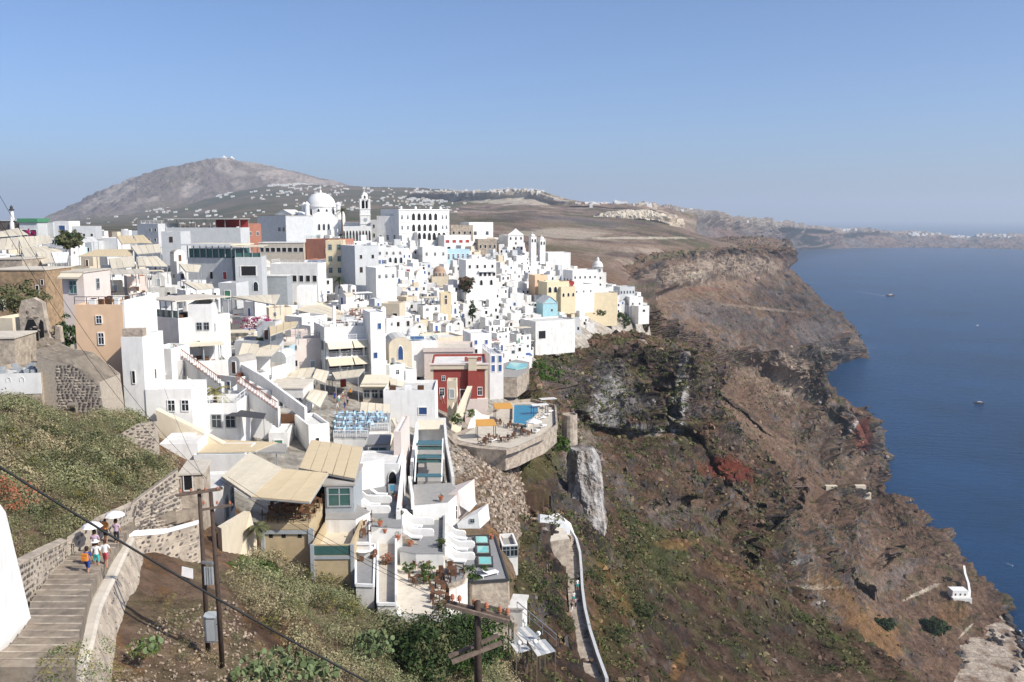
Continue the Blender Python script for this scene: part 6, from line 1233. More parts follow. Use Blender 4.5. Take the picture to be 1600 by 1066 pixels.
# steps of green awnings and houses above the terraces
B_('white hotel room with a cream blind above the green glass terraces', 674, 692, 44, 26, 5, 4, 'white', 'roofw', 128, par=0, extra=lambda r, W_, D_, H: part('awning', MB().prism([(-W_/2, -1.2, H-.1), (W_/2, -1.2, H-.1), (W_/2, 2, H+.5), (-W_/2, 2, H+.5)], (0, 0, .1), 'canvas'), r))
def green_terraces():
    r = thing('green_stair_terrace', 'ladder of dark green glass canopies between two white beams', 'terrace', PZ(672, 720, 199.5)); o = r.location
    zz = [201.3, 200.9, 200.3, 199.9, 199.4, 198.6]
    for i, (y0, y1) in enumerate(((689, 696), (697.5, 703), (711, 716.5), (718, 723), (741, 746))):
        z = 200.8-i*.35; part('glass_panel', MB().prism([PZ(652, y0, z)-o, PZ(691, y0, z)-o, PZ(690, y1, z)-o, PZ(650, y1, z)-o], (0, 0, .08), 'green'), r)
    part('floor', MB().prism([PZ(656, 690, 199)-o, PZ(690, 690, 199)-o, PZ(690, 752, 197.8)-o, PZ(652, 752, 197.8)-o], (0, 0, -4), 'pave'), r)
    for x0, x1 in ((652, 648), (692, 690)): part('beam', MB().bar(PZ(x0, 686, 201)-o, PZ(x1, 752, 199.2)-o, .16, 'wpaint'), r)
green_terraces(); LAND.append((672, 720, 'the ladder of green glass'))
wallbar('tall white wall inland of the green glass ladder, stepping downhill', [P(652, 676, 127), P(648, 706, 118), P(643, 748, 108)], 1.6, .35, 'white', down=3)
wallbar('slanting white wall seaward of the green glass ladder', [P(695, 674, 128), P(698, 708, 118), P(708, 762, 104)], 1.4, .35, 'white2', down=3)
# blue-table terrace
terrace('cafe terrace crowded with bright blue chairs above a white balustrade', [(521, 684), (526, 648), (610, 646), (607, 673), (578, 674), (575, 684)], 200, 6, 'white', 'pave')
for (a, b_, l_) in (((521, 684), (575, 684), 'white balustrade of the blue-chair terrace, inland part'), ((579, 673), (607, 672), 'white balustrade of the blue-chair terrace, seaward part')):
    A, Bp = PZ(*a, 200.05), PZ(*b_, 200.05); r = thing('balustrade', l_, 'balustrade', A); part('railing', railing((0, 0, 0), tuple(Bp-A), 1.0, 'wpaint', 1.5, .22), r)
def blue_set():
    r = thing('cafe_set', '', 'table', (0, 0, -900)); part('table_top', MB().box(-.4, .4, -.4, .4, .72, .76, 'lblue'), r); part('leg', MB().box(-.05, .05, -.05, .05, 0, .72, 'wpaint'), r)
    for a in range(4):
        q = MB(); q.box(-.2, .2, .55, .95, .42, .46, 'bluep'); q.box(-.2, .2, .92, .96, .46, .92, 'lblue')
        for x in (-.2, .16):
            for y in (.56, .9): q.box(x, x+.04, y, y+.04, 0, .42, 'lblue')
        part('chair', q, r, (0, 0, 0), a*math.pi/2+.2)
    return r
BS = blue_set(); k = 0
for j, y in enumerate((652, 659, 667, 676)):
    for i, x in enumerate((532, 548, 564, 581, 597)):
        if j == 3 and i > 2: continue
        if (i+j) % 7 == 6: continue
        dup(BS, PZ(x+rf.uniform(-2, 2), y, 200.05), rf.uniform(0, 1.5), f"blue chairs round a cafe table, {ORD[j]} row from the back, {ORD[i]} counting seaward", .95, 'blue cafe sets on the balustraded terrace'); k += 1
canopy('brown-framed cream blind over glass doors below the blue-chair terrace', [(582, 675, 124), (606, 675, 124), (600, 700, 114), (575, 700, 114)], post=2.8, seams=2, pk='brownp')
canopy('narrow cream blind beside the brown-framed one', [(609, 676, 124), (616, 678, 124), (608, 704, 113), (603, 701, 113)], post=2.8, seams=1, pk='brownp')
canopy('cream blind folded along the seaward wall above the glass doors', [(612, 654, 130), (617, 652, 131), (628, 676, 122), (624, 682, 121)], post=2.2, seams=1, posts=False)
B_('dark glass dining room under the brown-framed blinds', 592, 722, 34, 28, 5, 6, 'white2', 'deck', 112, F=[(1, .1, 2.2, 1.8, 'gg')], par=0, name='dining_room', cat='restaurant')
B_('blank white-fronted house with an arched door above the blue plunge pool', 590, 768, 70, 46, 6, 2, 'white', 'roofw', 101.5, F=[(1, .12, 1.1, 2.0, 'a', .72, .98)], par=.2, lm='the house above the blue plunge pool')
B_('narrow pale pink house between the glass dining room and the dividing wall', 622, 750, 12, 80, 9, 0, 'pink', 'roofw', 106, par=.2)
B_('dark-shaded white kiosk with a green doorway at the foot of the white stairs', 436, 716, 30, 42, 5, 5, 'white', 'roofw', 112, F=[(1, .1, 1.2, 2.2, 'dg')], lm='the kiosk with the green doorway')
B_('white room with a long wooden screen on its roof', 450, 690, 56, 26, 5, 3, 'white', 'roofw', 118, extra=lambda r, W_, D_, H: part('wooden_screen', MB().box(-W_*.3, W_*.32, .5, .6, H-.3, H+1.5, 'tan' if 0 else 'brownp'), r))
B_('white house whose stepped parapet climbs beside the public stairs', 500, 716, 34, 56, 7, 28, 'white', 'roofw', 112, F=[(1, .5, .5, .5, 'd', .2, .6)])
# white cluster with arched doors and brown-railed stairs
B_('white building with two arched doorways under the brown-railed stairs', 392, 666, 66, 58, 5, 4, 'white', 'roofw', 113, F=[(2, .25, 1.1, 2.4, 'a')], lm='the building with two arched doorways')
B_('white terrace house with a bay of thin white frames and a red seat', 340, 690, 66, 62, 6, 2, 'white', 'roofw', 106, F=[(3, .35, 1.3, 1.8, 'g')], extra=roof_rail('wpaint'))
B_('round-cornered white house on a cream-coloured sloping base', 268, 700, 72, 96, 6, 3, 'white', 'roofw', 100, F=[(2, .62, .9, 1.4, 'w', .4, 1)], lm='the round-cornered white house')
polything('sloping_base', 'cream sloping base wall running down from the round-cornered white house', 'wall', [(243, 640, 98.5), (300, 668, 98), (390, 716, 97), (390, 724, 97), (250, 690, 98)], (0, 1, 0), 'cream')
B_('white terrace with a small green pool at the foot of the cream sloping base', 280, 716, 60, 24, 5, 6, 'white', 'roofw', 93, par=.3)
B_('white terrace with a turquoise glass corner under the covered balcony building', 252, 578, 36, 34, 5, -8, 'white', 'clear', 118)
for nm, a, b_, w_ in (('upper flight of white stairs with brown balusters', (272, 548, 122), (346, 602, 113), 1.2), ('lower flight of white stairs with brown balusters', (370, 596, 113), (434, 640, 107), 1.2)):
    A, Bp = P(*a), P(*b_); r = steps(nm, A, Bp, w_, 14, 'white', Vector((0, 1, 0)), 2.5); q = MB(); n = 26
    for i in range(n): p = A.lerp(Bp, i/n)-Bp; q.bar(p-Vector((0, .05, .2)), p+Vector((0, -.05, .95)), .05, 'terra')
    q.bar(A-Bp+Vector((0, -.05, .95)), Vector((0, -.05, .95)), .08, 'terra'); part('railing', q, r)
wallbar('long white parapet diving downhill beside the brown-railed stairs', [P(374, 576, 122), P(412, 598, 116), P(446, 624, 110), P(478, 648, 105)], .9, .35, 'white', down=.7)
r = thing('shade_sail', 'charcoal shade sail stretched beside the arched doorways', 'shade sail', P(380, 660, 104)); o = r.location
part('canvas', MB().add([P(352, 650, 104)-o, P(372, 640, 108)-o, P(416, 646, 107)-o, P(412, 655, 102)-o, P(382, 652, 103)-o], [(0, 4, 1), (4, 3, 2), (4, 2, 1)], 'dcanvas'), r)
for p in ((352, 650, 104), (412, 655, 102)): q = P(*p)-o; part('post', MB().tube([(q.x, q.y, -1.5), q], .04, 'metal', 6), r)
for (lab, x, y, hh) in (('orange square canopy on the cliff pool terrace, nearer one', 759, 676, 0), ('orange square canopy on the cliff pool terrace, one behind the pool', 786, 648, 0)):
    c = PZ(x, y+9, 193.1); r = thing('parasol', lab, 'parasol', c, .15); q = MB(); q.prism([(-1.7, -1.3, 2.4), (1.7, -1.3, 2.4), (1.5, 1.4, 2.9), (-1.6, 1.4, 2.9)], (0, 0, .08), 'orange'); part('canvas', q, r)
    for px_ in (-1.5, 1.5):
        for py_ in (-1.2, 1.2): part('post', MB().box(px_-.05, px_+.05, py_-.05, py_+.05, 0, 2.45+.1*(py_ > 0)*3, 'dmetal'), r)
for i, (x, y) in enumerate(((846, 655), (852, 650), (858, 645), (848, 668), (771, 690), (838, 676))): dup(SB, PZ(x, y, 193.1), .7+.1*i, f"pale sun lounger on the cliff pool terrace, {ORD[i]} counting from the pool", 1.0, 'sun loungers on the cliff terrace')
for i, (x, y) in enumerate(((856, 640), (843, 650))): c = PZ(x, y, 193.1); r = thing('garden_shelter', f"flat grey sun shade on thin posts, {'far' if i == 0 else 'near'} one on the cliff terrace", 'sun shade', c, .3); part('roof', MB().box(-1.6, 1.6, -.8, .8, 2.1, 2.18, 'roofw'), r); [part('post', MB().box(a-.04, a+.04, b_-.04, b_+.04, 0, 2.1, 'dmetal'), r) for a in (-1.4, 1.4) for b_ in (-.7, .7)]
for i, (x, y) in enumerate(((757, 694), (768, 688), (788, 690), (803, 684), (822, 680), (776, 664), (796, 668), (812, 672))):
    dup(DS, PZ(x, y, 193.1), .5*i, f"dark wooden table set on the cliff pool terrace, {ORD[i]} counting from the cream stair", 1.0, 'table sets on the cliff pool terrace')
for i, (x, y) in enumerate(((834, 676),)): dup(PW, PZ(x, y, 193.1), 0, 'white parasol on the cliff pool terrace')
# metal roofs with globe lamps
MR = [[(800, 984), (824, 979), (844, 998), (817, 1004)], [(824, 1003), (852, 1000), (868, 1018), (839, 1026)], [(794, 1002), (822, 1007), (830, 1016), (807, 1021)]]
for i, q in enumerate(MR):
    z = 192.4-.15*i; c = PZ(*q[0], z); r = thing('metal_roof', f"flat grey metal roof panel on the rubble slope, {['uphill one', 'outermost one', 'inland one'][i]}", 'roof', c)
    for j in range(4):
        t0, t1 = j/4+.006, (j+1)/4-.006; p = [PZ(*v, z)-c for v in q]; part('sheet', MB().prism([p[0].lerp(p[1], t0), p[0].lerp(p[1], t1), p[3].lerp(p[2], t1), p[3].lerp(p[2], t0)], (0, 0, .08), 'greyp' if j % 2 else 'roofw'), r)
    for v in q: p = PZ(*v, z)-c; part('post', MB().box(p.x-.05, p.x+.05, p.y-.05, p.y+.05, -3, 0, 'wood'), r)
for i, (x, y) in enumerate(((802, 984), (820, 979), (841, 999), (836, 1012), (811, 1014))):
    c = PZ(x, y, 192.5); r = thing('globe_lamp', f"white globe lamp by the grey metal roofs, {ORD[i]} from the uphill end", 'lamp', c, 0, 'white globe lamps by the metal roofs'); part('globe', MB().lathe([(.01, .35)]+[(.22*math.sin(R(a)), .55-.22*math.cos(R(a))) for a in range(20, 180, 20)]+[(.01, .78)], 'whiteclo', 12).mesh('globe', True), r); part('post', MB().tube([(0, 0, -1), (0, 0, .35)], .04, 'metal', 6), r)
a_, b_ = PZ(808, 958, 193.4), PZ(869, 1010, 193.0); r = thing('handrail', 'thin pale handrail on the slope edge beside the metal roofs', 'railing', a_); part('railing', railing((0, 0, 0), tuple(b_-a_), 1.1, 'metal', 2), r)
for i, pts in enumerate(([(745, 948), (790, 960), (806, 985)], [(706, 930), (760, 990), (790, 1010)])): 
    a_ = [PZ(x, y, 193.2) for x, y in pts]; wallbar(f"rough stone garden wall on the rubble slope, {'upper' if i == 0 else 'lower'} one", a_, .6, .4, 'lstone')
B_('small white-roofed kiosk on the edge below the seaward deck', 806, 968, 22, 18, 3, -10, 'white2', 'roofw', 84, par=0, name='kiosk', cat='kiosk')
# path to the old port
pw = [(842, 815), (858, 814), (876, 820), (892, 831), (903, 848), (909, 872), (908, 900), (908, 930), (912, 962), (921, 1000), (933, 1036), (948, 1075)]
WP = [hitL(x, y, .25) for x, y in pw]
for i in range(2): WP = [WP[0]]+[(WP[j-1]+WP[j]*2+WP[j+1])/4 for j in range(1, len(WP)-1)]+[WP[-1]]
WPD = []
for i in range(len(WP)-1):
    for j in range(3): WPD.append(WP[i].lerp(WP[i+1], j/3))
WPD.append(WP[-1])
wallbar('long curving white wall along the path that drops to the old port', WPD, .95, .38, 'grey', down=3)  # white wall in grey plaster: its bluish shade is put into the colour
def carve():
    me = bpy.data.objects['cliffside'].data; n = len(me.vertices); co = np.empty(n*3, np.float32); me.vertices.foreach_get('co', co); co = co.reshape(-1, 3)
    W2 = np.array([tuple(p) for p in WPD]); near = np.nonzero((co[:, 1] > 95) & (co[:, 1] < 155) & (co[:, 0] > -6) & (co[:, 0] < 24))[0]; q = co[near]
    best = np.full(len(q), 1e9); zt = np.zeros(len(q))
    for i in range(len(W2)-1):
        a, b_ = W2[i], W2[i+1]; d = (b_-a)[:2]; L2 = (d**2).sum(); t = np.clip(((q[:, :2]-a[:2])@d)/L2, 0, 1); c = a[:2]+t[:, None]*d; dd = np.linalg.norm(q[:, :2]-c, axis=1)
        side = (q[:, 0]-c[:, 0]); wd = 4.8 if i < 18 else 2.4; ok = (dd < np.where(side < 0, wd, .8)) & (dd < best); best[ok] = dd[ok]; zt[ok] = (a[2]+t*(b_-a)[2])[ok]-.35
    m_ = best < 1e8; co[near[m_], 2] = np.minimum(co[near[m_], 2], zt[m_]); me.vertices.foreach_set('co', co.ravel()); me.update()
carve()
r = thing('steps_path', 'broad stone mule steps inside the curving white wall', 'stairs', WPD[9])
for i in range(4, len(WPD)-1):
    a, b_ = WPD[i]-r.location, WPD[i+1]-r.location; d = (b_-a).normalized(); n = Vector((-d.y, d.x, 0)); n = n if n.x < 0 else -n
    for h_ in (0, .5):
        p, q_ = a.lerp(b_, h_), a.lerp(b_, h_+.48); z = p.z+.15; wd = 4.4 if i < 18 else 2.1
        part('step', MB().add([Vector((v.x, v.y, zz)) for zz in (z-3, z) for v in (p, p+n*wd, q_+n*wd, q_)], [(3, 2, 1, 0), (4, 5, 6, 7), (1, 5, 4, 0), (2, 6, 5, 1), (3, 7, 6, 2), (0, 4, 7, 3)], 'lstone'), r)
r_, c_ = stone_platform('beige dirt landing at the top of the mule steps', [(806, 850), (800, 836), (846, 820), (880, 826), (890, 842), (862, 846), (840, 850)], 180.6, 4, 'lstone', 'roofc')
q = MB(); c = hitL(862, 822); 
polything('white_bastion', 'rounded white retaining wall where the mule steps begin', 'wall', [(834, 806, 147), (846, 802, 148), (868, 806, 148), (888, 822, 146), (893, 836, 144), (870, 826, 146), (842, 822, 147)], (.5, 1.4, 0), 'white')
stone_platform('small round paved lookout with pale parapet left of the mule steps', [(822, 890), (824, 874), (842, 868), (856, 876), (856, 888), (842, 900), (830, 900)], 181.6, 3, 'lstone', 'pave')
B_('open white pavilion frame on the cliff beside the seaward deck', 797, 872, 26, 22, 4, 8, 'white', 'pave', 103, F=[(2, .1, 1.0, 1.4, 'g')], par=.5, name='pavilion', cat='pavilion')
# pale rock pillar
def pillar():
    rr = np.random.default_rng(5); nu, nv = 90, 120; c = hitL(912, 800); s = c.y/FPX
    th = np.linspace(0, 2*math.pi, nu); t = np.linspace(0, 1, nv); T, Z = np.meshgrid(th, t)
    rad = (24*s)*(1.45-.85*Z+.25*np.sin(Z*9)*.3); cx = c.x+(-4+8*np.sin(Z*3))*s; zz = c.z-6+Z*(118*s+4)
    g = np.stack([cx+rad*np.cos(T), c.y+3+rad*.9*np.sin(T), zz], -1); nrm = np.stack([np.cos(T), np.sin(T), 0*T], -1)
    g = g+nrm*(fbm(g, 3.2, 6, (1, 1, .28), 3, .6, True)[..., None]*2.6+fbm(g, 1, 4, (1, 1, .6), 9, .5)[..., None]*.5); g[-1] = g[-1].mean(0)-np.array((0, 0, .5))
    n1 = fbm(g, 3, 5, (1, 1, .25), off=4); cc = mixc(np.ones(g.shape)*C['grey'], C['white'], sstep(-.15, .2, n1)); cc = mixc(cc, C['dark'], sstep(.1, .3, -n1)*.6); cc = mixc(cc, C['pale'], sstep(.0, .3, fbm(g, 6, 3, off=8))*.5)
    link('rock_pinnacle', mesh_np('rock_pinnacle', g.reshape(-1, 3), grid_faces(nv, nu)[:, ::-1], MATS['weathered_rock_and_soil'], np.clip(cc*1.3, 0, 1).reshape(-1, 3), smooth=False), 'structure')
pillar()
# ------------------------------------------------------------------ stairs, walls and poles close to the camera
def stonewall(label, base, top, n, k='mortar', thick=(0, .5, 0), cap='pink', sz=.30, name='stone_wall', seed=1, dens=1.0, fill=None):
    """base/top: matching lists of photo points with depth; stones set into the face"""
    Bp, Tp = [P(*q) for q in base], [P(*q) for q in top]; o = Bp[0]; r = thing(name, label, 'wall', o); rr = np.random.default_rng(seed); cnt = 0
    for i in range(len(Bp)-1):
        q = MB(); q.prism([Bp[i]-o-Vector((0, 0, 1.2)), Bp[i+1]-o-Vector((0, 0, 1.2)), Tp[i+1]-o, Tp[i]-o], thick, k); part('wall_section', q, r)
        if cap:
            a, b_ = Tp[i]-o, Tp[i+1]-o; tv = Vector(thick); part('coping', MB().prism([a-tv*.15, b_-tv*.15, b_+tv*1.15, a+tv*1.15], (0, 0, .10), cap), r)
    segs = [(Bp[i], Bp[i+1], Tp[i], Tp[i+1]) for i in range(len(Bp)-1)]; L_ = sum((s[1]-s[0]).length for s in segs)
    for (b0, b1, t0, t1) in segs:
        w_ = (b1-b0).length; h_ = max((t0-b0).length, (t1-b1).length); m_ = int(h_/sz); ang = math.atan2(b1.y-b0.y, b1.x-b0.x)
        for j in range(m_):
            x = rr.uniform(0, .2)
            while x < w_:
                ww = rr.uniform(.7, 1.7)*sz; u = (x+ww/2)/w_; v = (j+.5)/m_
                if u < 1 and cnt < n and rr.uniform() < dens:
                    p = b0.lerp(b1, u).lerp(t0.lerp(t1, u), v)-o; part('stone', STONES[rr.integers(6)], r, tuple(p-Vector(thick).normalized()*.02), ang+rr.uniform(-.1, .1), (ww*.55, .16, sz*.5)); cnt += 1
                x += ww*1.03
    return r
stonewall('dark and pale rubble wall rising along the inland side of the near steps', [(53, 972, 43.3), (80, 934, 47), (108, 896, 50.6)], [(28, 884, 43.3), (70, 862, 47), (104, 846, 50.6)], 290, 'mortar', (-.45, .25, 0), 'tuff', .30, seed=3)
stonewall('long rubble retaining wall behind the walkers, climbing toward the restaurant', [(108, 896, 50.8), (150, 862, 54), (205, 838, 59), (290, 832, 63.5)], [(104, 847, 50.8), (150, 815, 54), (205, 790, 59), (278, 736, 63.5)], 290, 'mortar', (-.2, .5, 0), 'tuff', .36, seed=4)
stonewall('tall cream rubble wall with a curved white top facing the two poles', [(205, 938, 57), (255, 918, 59.5), (309, 885, 62)], [(202, 838, 57), (255, 834, 59.5), (309, 819, 62)], 290, 'tuff', (0, .7, 0), 'white', .34, seed=5, dens=.55)
# parapet of the near steps
RT = [(194, 842, 57), (180, 868, 53.2), (166, 898, 50), (151, 926, 46.6), (139, 950, 44.2), (131, 978, 41.8), (124, 1006, 39.6), (112, 1045, 37), (96, 1090, 34.5), (70, 1150, 31.5)]
def parapet():
    pts = [P(*q) for q in RT]; o = pts[5]; r = thing('parapet_wall', 'thick pale plaster parapet winding down beside the near steps', 'wall', o); rr = np.random.default_rng(7)
    for i in range(len(pts)-1):
        a, b_ = pts[i]-o, pts[i+1]-o; n = lambda k: Vector((.62, .10, 0)); m = 4; 
        A = [a, a+n(0), a+n(0)+Vector((1.3, 0, -3.4)), a+n(0)+Vector((2.4, 0, -6.5)), a+Vector((-.02, 0, -6.5))]; Bq = [v-a+b_ for v in A]
        q = MB(); q.add(A+Bq, [(0, 5, 6, 1), (1, 6, 7, 2), (2, 7, 8, 3), (4, 9, 5, 0), (4, 3, 8, 9), (0, 1, 2, 3, 4), (9, 8, 7, 6, 5)], 'tuff'); part('wall_section', q, r)
        q = MB(); A = [a+Vector((-.06, 0, 0)), a+Vector((-.06, 0, .08)), a+Vector((.1, 0, .14)), a+Vector((.55, 0, .14)), a+Vector((.72, 0, .06)), a+Vector((.72, 0, 0))]; Bq = [v-a+b_ for v in A]
        q.add(A+Bq, [(j, j+1, j+7, j+6) for j in range(5)]+[(0, 1, 2, 3, 4, 5), (11, 10, 9, 8, 7, 6)], 'roofc'); part('coping', q, r)
        for j in range(int((b_-a).length*7)):
            u, v = rr.uniform(0, 1), rr.uniform(.04, .9); p = a.lerp(b_, u)+Vector((.62+v*1.3, .05, -v*3.4)); part('stone', STONES[rr.integers(6)], r, tuple(p), 1.35, (rr.uniform(.07, .2), .10, rr.uniform(.06, .13)))
parapet()
def near_steps():
    ys = [(1075, 34.8, 211.35, -30, 112), (1040, 37.0, 211.15, 24, 116), (1006, 39.6, 210.9, 50, 126), (972, 42.6, 210.6, 54, 133), (946, 45.4, 210.3, 72, 141), (920, 48.2, 210.0, 90, 155), (897, 50.8, 209.75, 106, 168), (872, 53.6, 209.5, 120, 184), (852, 56.2, 209.3, 140, 196), (838, 60, 208.9, 165, 212), (834, 63.8, 208.2, 205, 300)]
    r = thing('stone_steps', 'wide shallow stone steps leading down past the white wall to the walkers', 'stairs', PZ(110, 950, 210.2)); o = r.location; n = 3
    L_, Rr_ = [], []
    for y, Y, z, x0, x1 in ys:
        for arr, x in ((L_, x0), (Rr_, x1)):
            v = P(x, 338+(CAMZ-z)/Y*FPX, Y); v.z = z; arr.append(v-o)
    for i in range(len(ys)-1):
        for j in range(n):
            a0, a1 = L_[i].lerp(L_[i+1], j/n), L_[i].lerp(L_[i+1], (j+1)/n); b0, b1 = Rr_[i].lerp(Rr_[i+1], j/n), Rr_[i].lerp(Rr_[i+1], (j+1)/n); z = a0.z
            a0 = a0+(a0-b0)*.06; a1 = a1+(a1-b1)*.06; b0 = b0+(b0-a0)*.05; b1 = b1+(b1-a1)*.05; f = lambda v, zz: Vector((v.x, v.y, zz))
            part('step', MB().add([f(a0, z-.8), f(b0, z-.8), f(b1, z-.8), f(a1, z-.8), f(a0, z), f(b0, z), f(b1, z), f(a1, z)], [(3, 2, 1, 0), (4, 5, 6, 7), (0, 1, 5, 4), (1, 2, 6, 5), (2, 3, 7, 6), (3, 0, 4, 7)], 'steptile'), r)
            if i < 8:
                a = a0.lerp(a1, .86); b_ = b0.lerp(b1, .86); part('nosing', MB().prism([f(a, z+.004), f(b_, z+.004), f(b1, z+.004), f(a1, z+.004)], (0, 0, .02), 'lstone'), r)
M['steptile'] = mat('worn_step_stone', (.30, .245, .185), rough=.95, var=.22, scale=2.5, bump=.03, bscale=5, col2=(.20, .165, .13), dirt=.4, vrand=.28)
near_steps()
polything('white_house_wall', 'sunlit white gable wall cropped by the lower left edge of the photo', 'wall', [(57, 1002, 41), (0, 1056, 37), (-120, 1160, 32), (-120, 520, 32), (-14, 740, 36), (0, 788, 37), (9, 800, 37.6)], (-2.5, .5, 0), 'white')
r = thing('sign_board', 'leaning white board against the foot of the tall rubble wall', 'board', P(293, 900, 56)); part('board', MB().prism([(-.4, 0, 0), (.4, -.15, -.15), (.35, .05, .45), (-.38, .1, .6)], (0, .05, 0), 'whiteclo'), r)
r = thing('gate', 'narrow black iron gate in the rubble wall beside the walkers', 'gate', P(110, 893, 51.2)); q = MB()
for i in range(6): part('bar', MB().box(-.32+.12*i, -.29+.12*i, -.015, .015, 0, 1.75, 'dmetal'), r)
for z in (.1, .9, 1.65): part('rail', MB().box(-.33, .33, -.02, .02, z, z+.05, 'dmetal'), r)
for z in ():
    pass
# walls on the way to the restaurant
B_('small rubble hut with a dark doorway where the upper path meets the scrub', 300, 770, 34, 30, 4, 10, 'tuff', 'roofc', 74, F=[(1, .1, .8, 1.6, 'd', .1, .6)], par=0, name='hut', cat='hut')
stonewall('rough dark stone wall supporting the terraces above the scrub', [(180, 702, 84), (215, 700, 85), (246, 716, 86)], [(178, 684, 84), (212, 664, 85), (243, 660, 86)], 120, 'mortar', (0, .6, 0), None, .4, seed=9)
# ---- utility poles
def pole(label, px, py, Y, h, lean=0, rad=.14):
    b = P(px, py, Y); r = thing('utility_pole', label, 'utility pole', b); part('pole', MB().tube([(0, 0, -1), (lean*.3, 0, h*.4), (lean, 0, h)], [rad, rad*.9, rad*.72], 'dwood', 10).mesh('pole', True), r); return r, b
def insulator(r, x, y, z, k='terra', s=1): part('insulator', MB().lathe([(.02*s, z), (.02*s, z+.08*s), (.07*s, z+.09*s), (.05*s, z+.14*s), (.075*s, z+.15*s), (.045*s, z+.23*s), (.01, z+.26*s)], k, 8, (x, y)), r)
ra, pa = pole('dark wooden utility pole with the grey cabinet, inland one of the pair', 324, 992, 45.6, 8.2, -.05)
rb_, pb = pole('dark wooden utility pole, seaward one of the pair', 346, 1014, 44.4, 8.6, -.16)
part('crossarm', MB().bar((-1.2, -.18, 7.9), (1.15, -.18, 8.25), .10, 'wood', .13), ra); part('crossarm', MB().bar((-1.2, .18, 7.85), (1.15, .18, 8.2), .10, 'wood', .13), ra)
part('crossarm', MB().bar((-.7, -.15, 7.7), (1.0, -.15, 8.0), .09, 'wood', .12), rb_)
for i, x in enumerate((-1.0, -.4, .35, 1.0)): insulator(ra, x, -.18, 8.0+.15*(x+1.2)/2.3)
for x in (-.5, .2, .85): insulator(rb_, x, -.15, 7.95)
part('bracket', MB().bar((-.02, -.16, 4.2), (.62, -.35, 4.2), .12, 'metal', .15), ra)
for i in range(4): part('fuse_holder', MB().box(.12+.13*i, .20+.13*i, -.36, -.26, 3.0, 4.0, 'greyp'), ra)
for z in (1.4, 2.6, 3.7, 5.2, 6.6): part('step_iron', MB().bar((-.2, -.05, z), (.2, -.05, z+.03), .03, 'dmetal'), rb_)
r = thing('transformer_cabinet', 'upright pale grey metal cabinet between the feet of the two poles', 'cabinet', pa+Vector((.33, -.3, -.3))); part('body', MB().box(-.3, .3, -.22, .22, .1, 1.5, 'metal'), r); part('lid', MB().prism([(-.34, -.27, 1.5), (.34, -.27, 1.5), (.34, .27, 1.62), (-.34, .27, 1.62)], (0, 0, .05), 'greyp'), r); part('door', MB().box(-.25, .25, -.24, -.222, .2, 1.4, 'greyp'), r)
rc, pc = pole('nearest weathered wooden pole with two crossarms at the bottom of the photo', 747, 1066, 38, 3.9, .0, .19)
def tb_(r, a, b_, t, k='wood', t2=None): o = r.location; part('crossarm', MB().bar(a-o, b_-o, t, k, t2), r)
tb_(rc, P(697, 946, 37.8), P(796, 972, 37.6), .14, t2=.16); tb_(rc, P(698, 940, 38.3), P(797, 965, 38.1), .14, t2=.14)
tb_(rc, P(706, 1035, 37.5), P(784, 1004, 38.2), .15, t2=.18); tb_(rc, P(701, 1026, 38.3), P(779, 993, 38.6), .14, t2=.16)
for x, y in ((707, 940), (718, 942), (741, 948), (760, 953), (781, 959), (793, 962)):
    p = P(x, y, 38.1)-pc; q = MB(); insulator(rc, p.x, p.y, p.z-.02, 'terra', 1.5)
part('stay_wire', MB().tube([P(750, 1000, 37.9)-pc, P(775, 1075, 38)-pc], .012, 'cable', 4), rc)
q = P(747, 1066, 38); part('pole_foot', MB().tube([(0, 0, -12), (0, 0, -.9)], .2, 'dwood', 10), rc)
def cable(label, a, b_, sag, rad, n=40):
    a, b_ = P(*a), P(*b_); c = a; r = thing('cable', label, 'cable', c); pts = []
    for i in range(n+1): t = i/n; p = a.lerp(b_, t)-c; p.z -= sag*4*t*(1-t); pts.append(p)
    part('wire', MB().tube(pts, rad, 'cable', 6).mesh('wire', True), r)
cable('thick black twisted cable crossing the whole lower left corner', (-90, 672, 21), (640, 1100, 24), .22, .030)
cable('upper thin wire descending from the left edge of the sky', (-60, 200, 40), (323, 748, 45.5), 1.5, .011)
cable('lower thin wire descending from the left edge of the sky', (-60, 240, 38), (303, 745, 45.4), 1.5, .010)
cable('thin wire running from the seaward pole over the tan roofs', (343, 750, 44.5), (740, 960, 38), .35, .010)
cable('thin wire just below the first one, from pole to the nearest pole', (356, 745, 45.5), (718, 945, 38), .35, .010)
cable('thin wire from the inland pole to the grey building above', (318, 748, 45.5), (228, 500, 128), 2, .012)
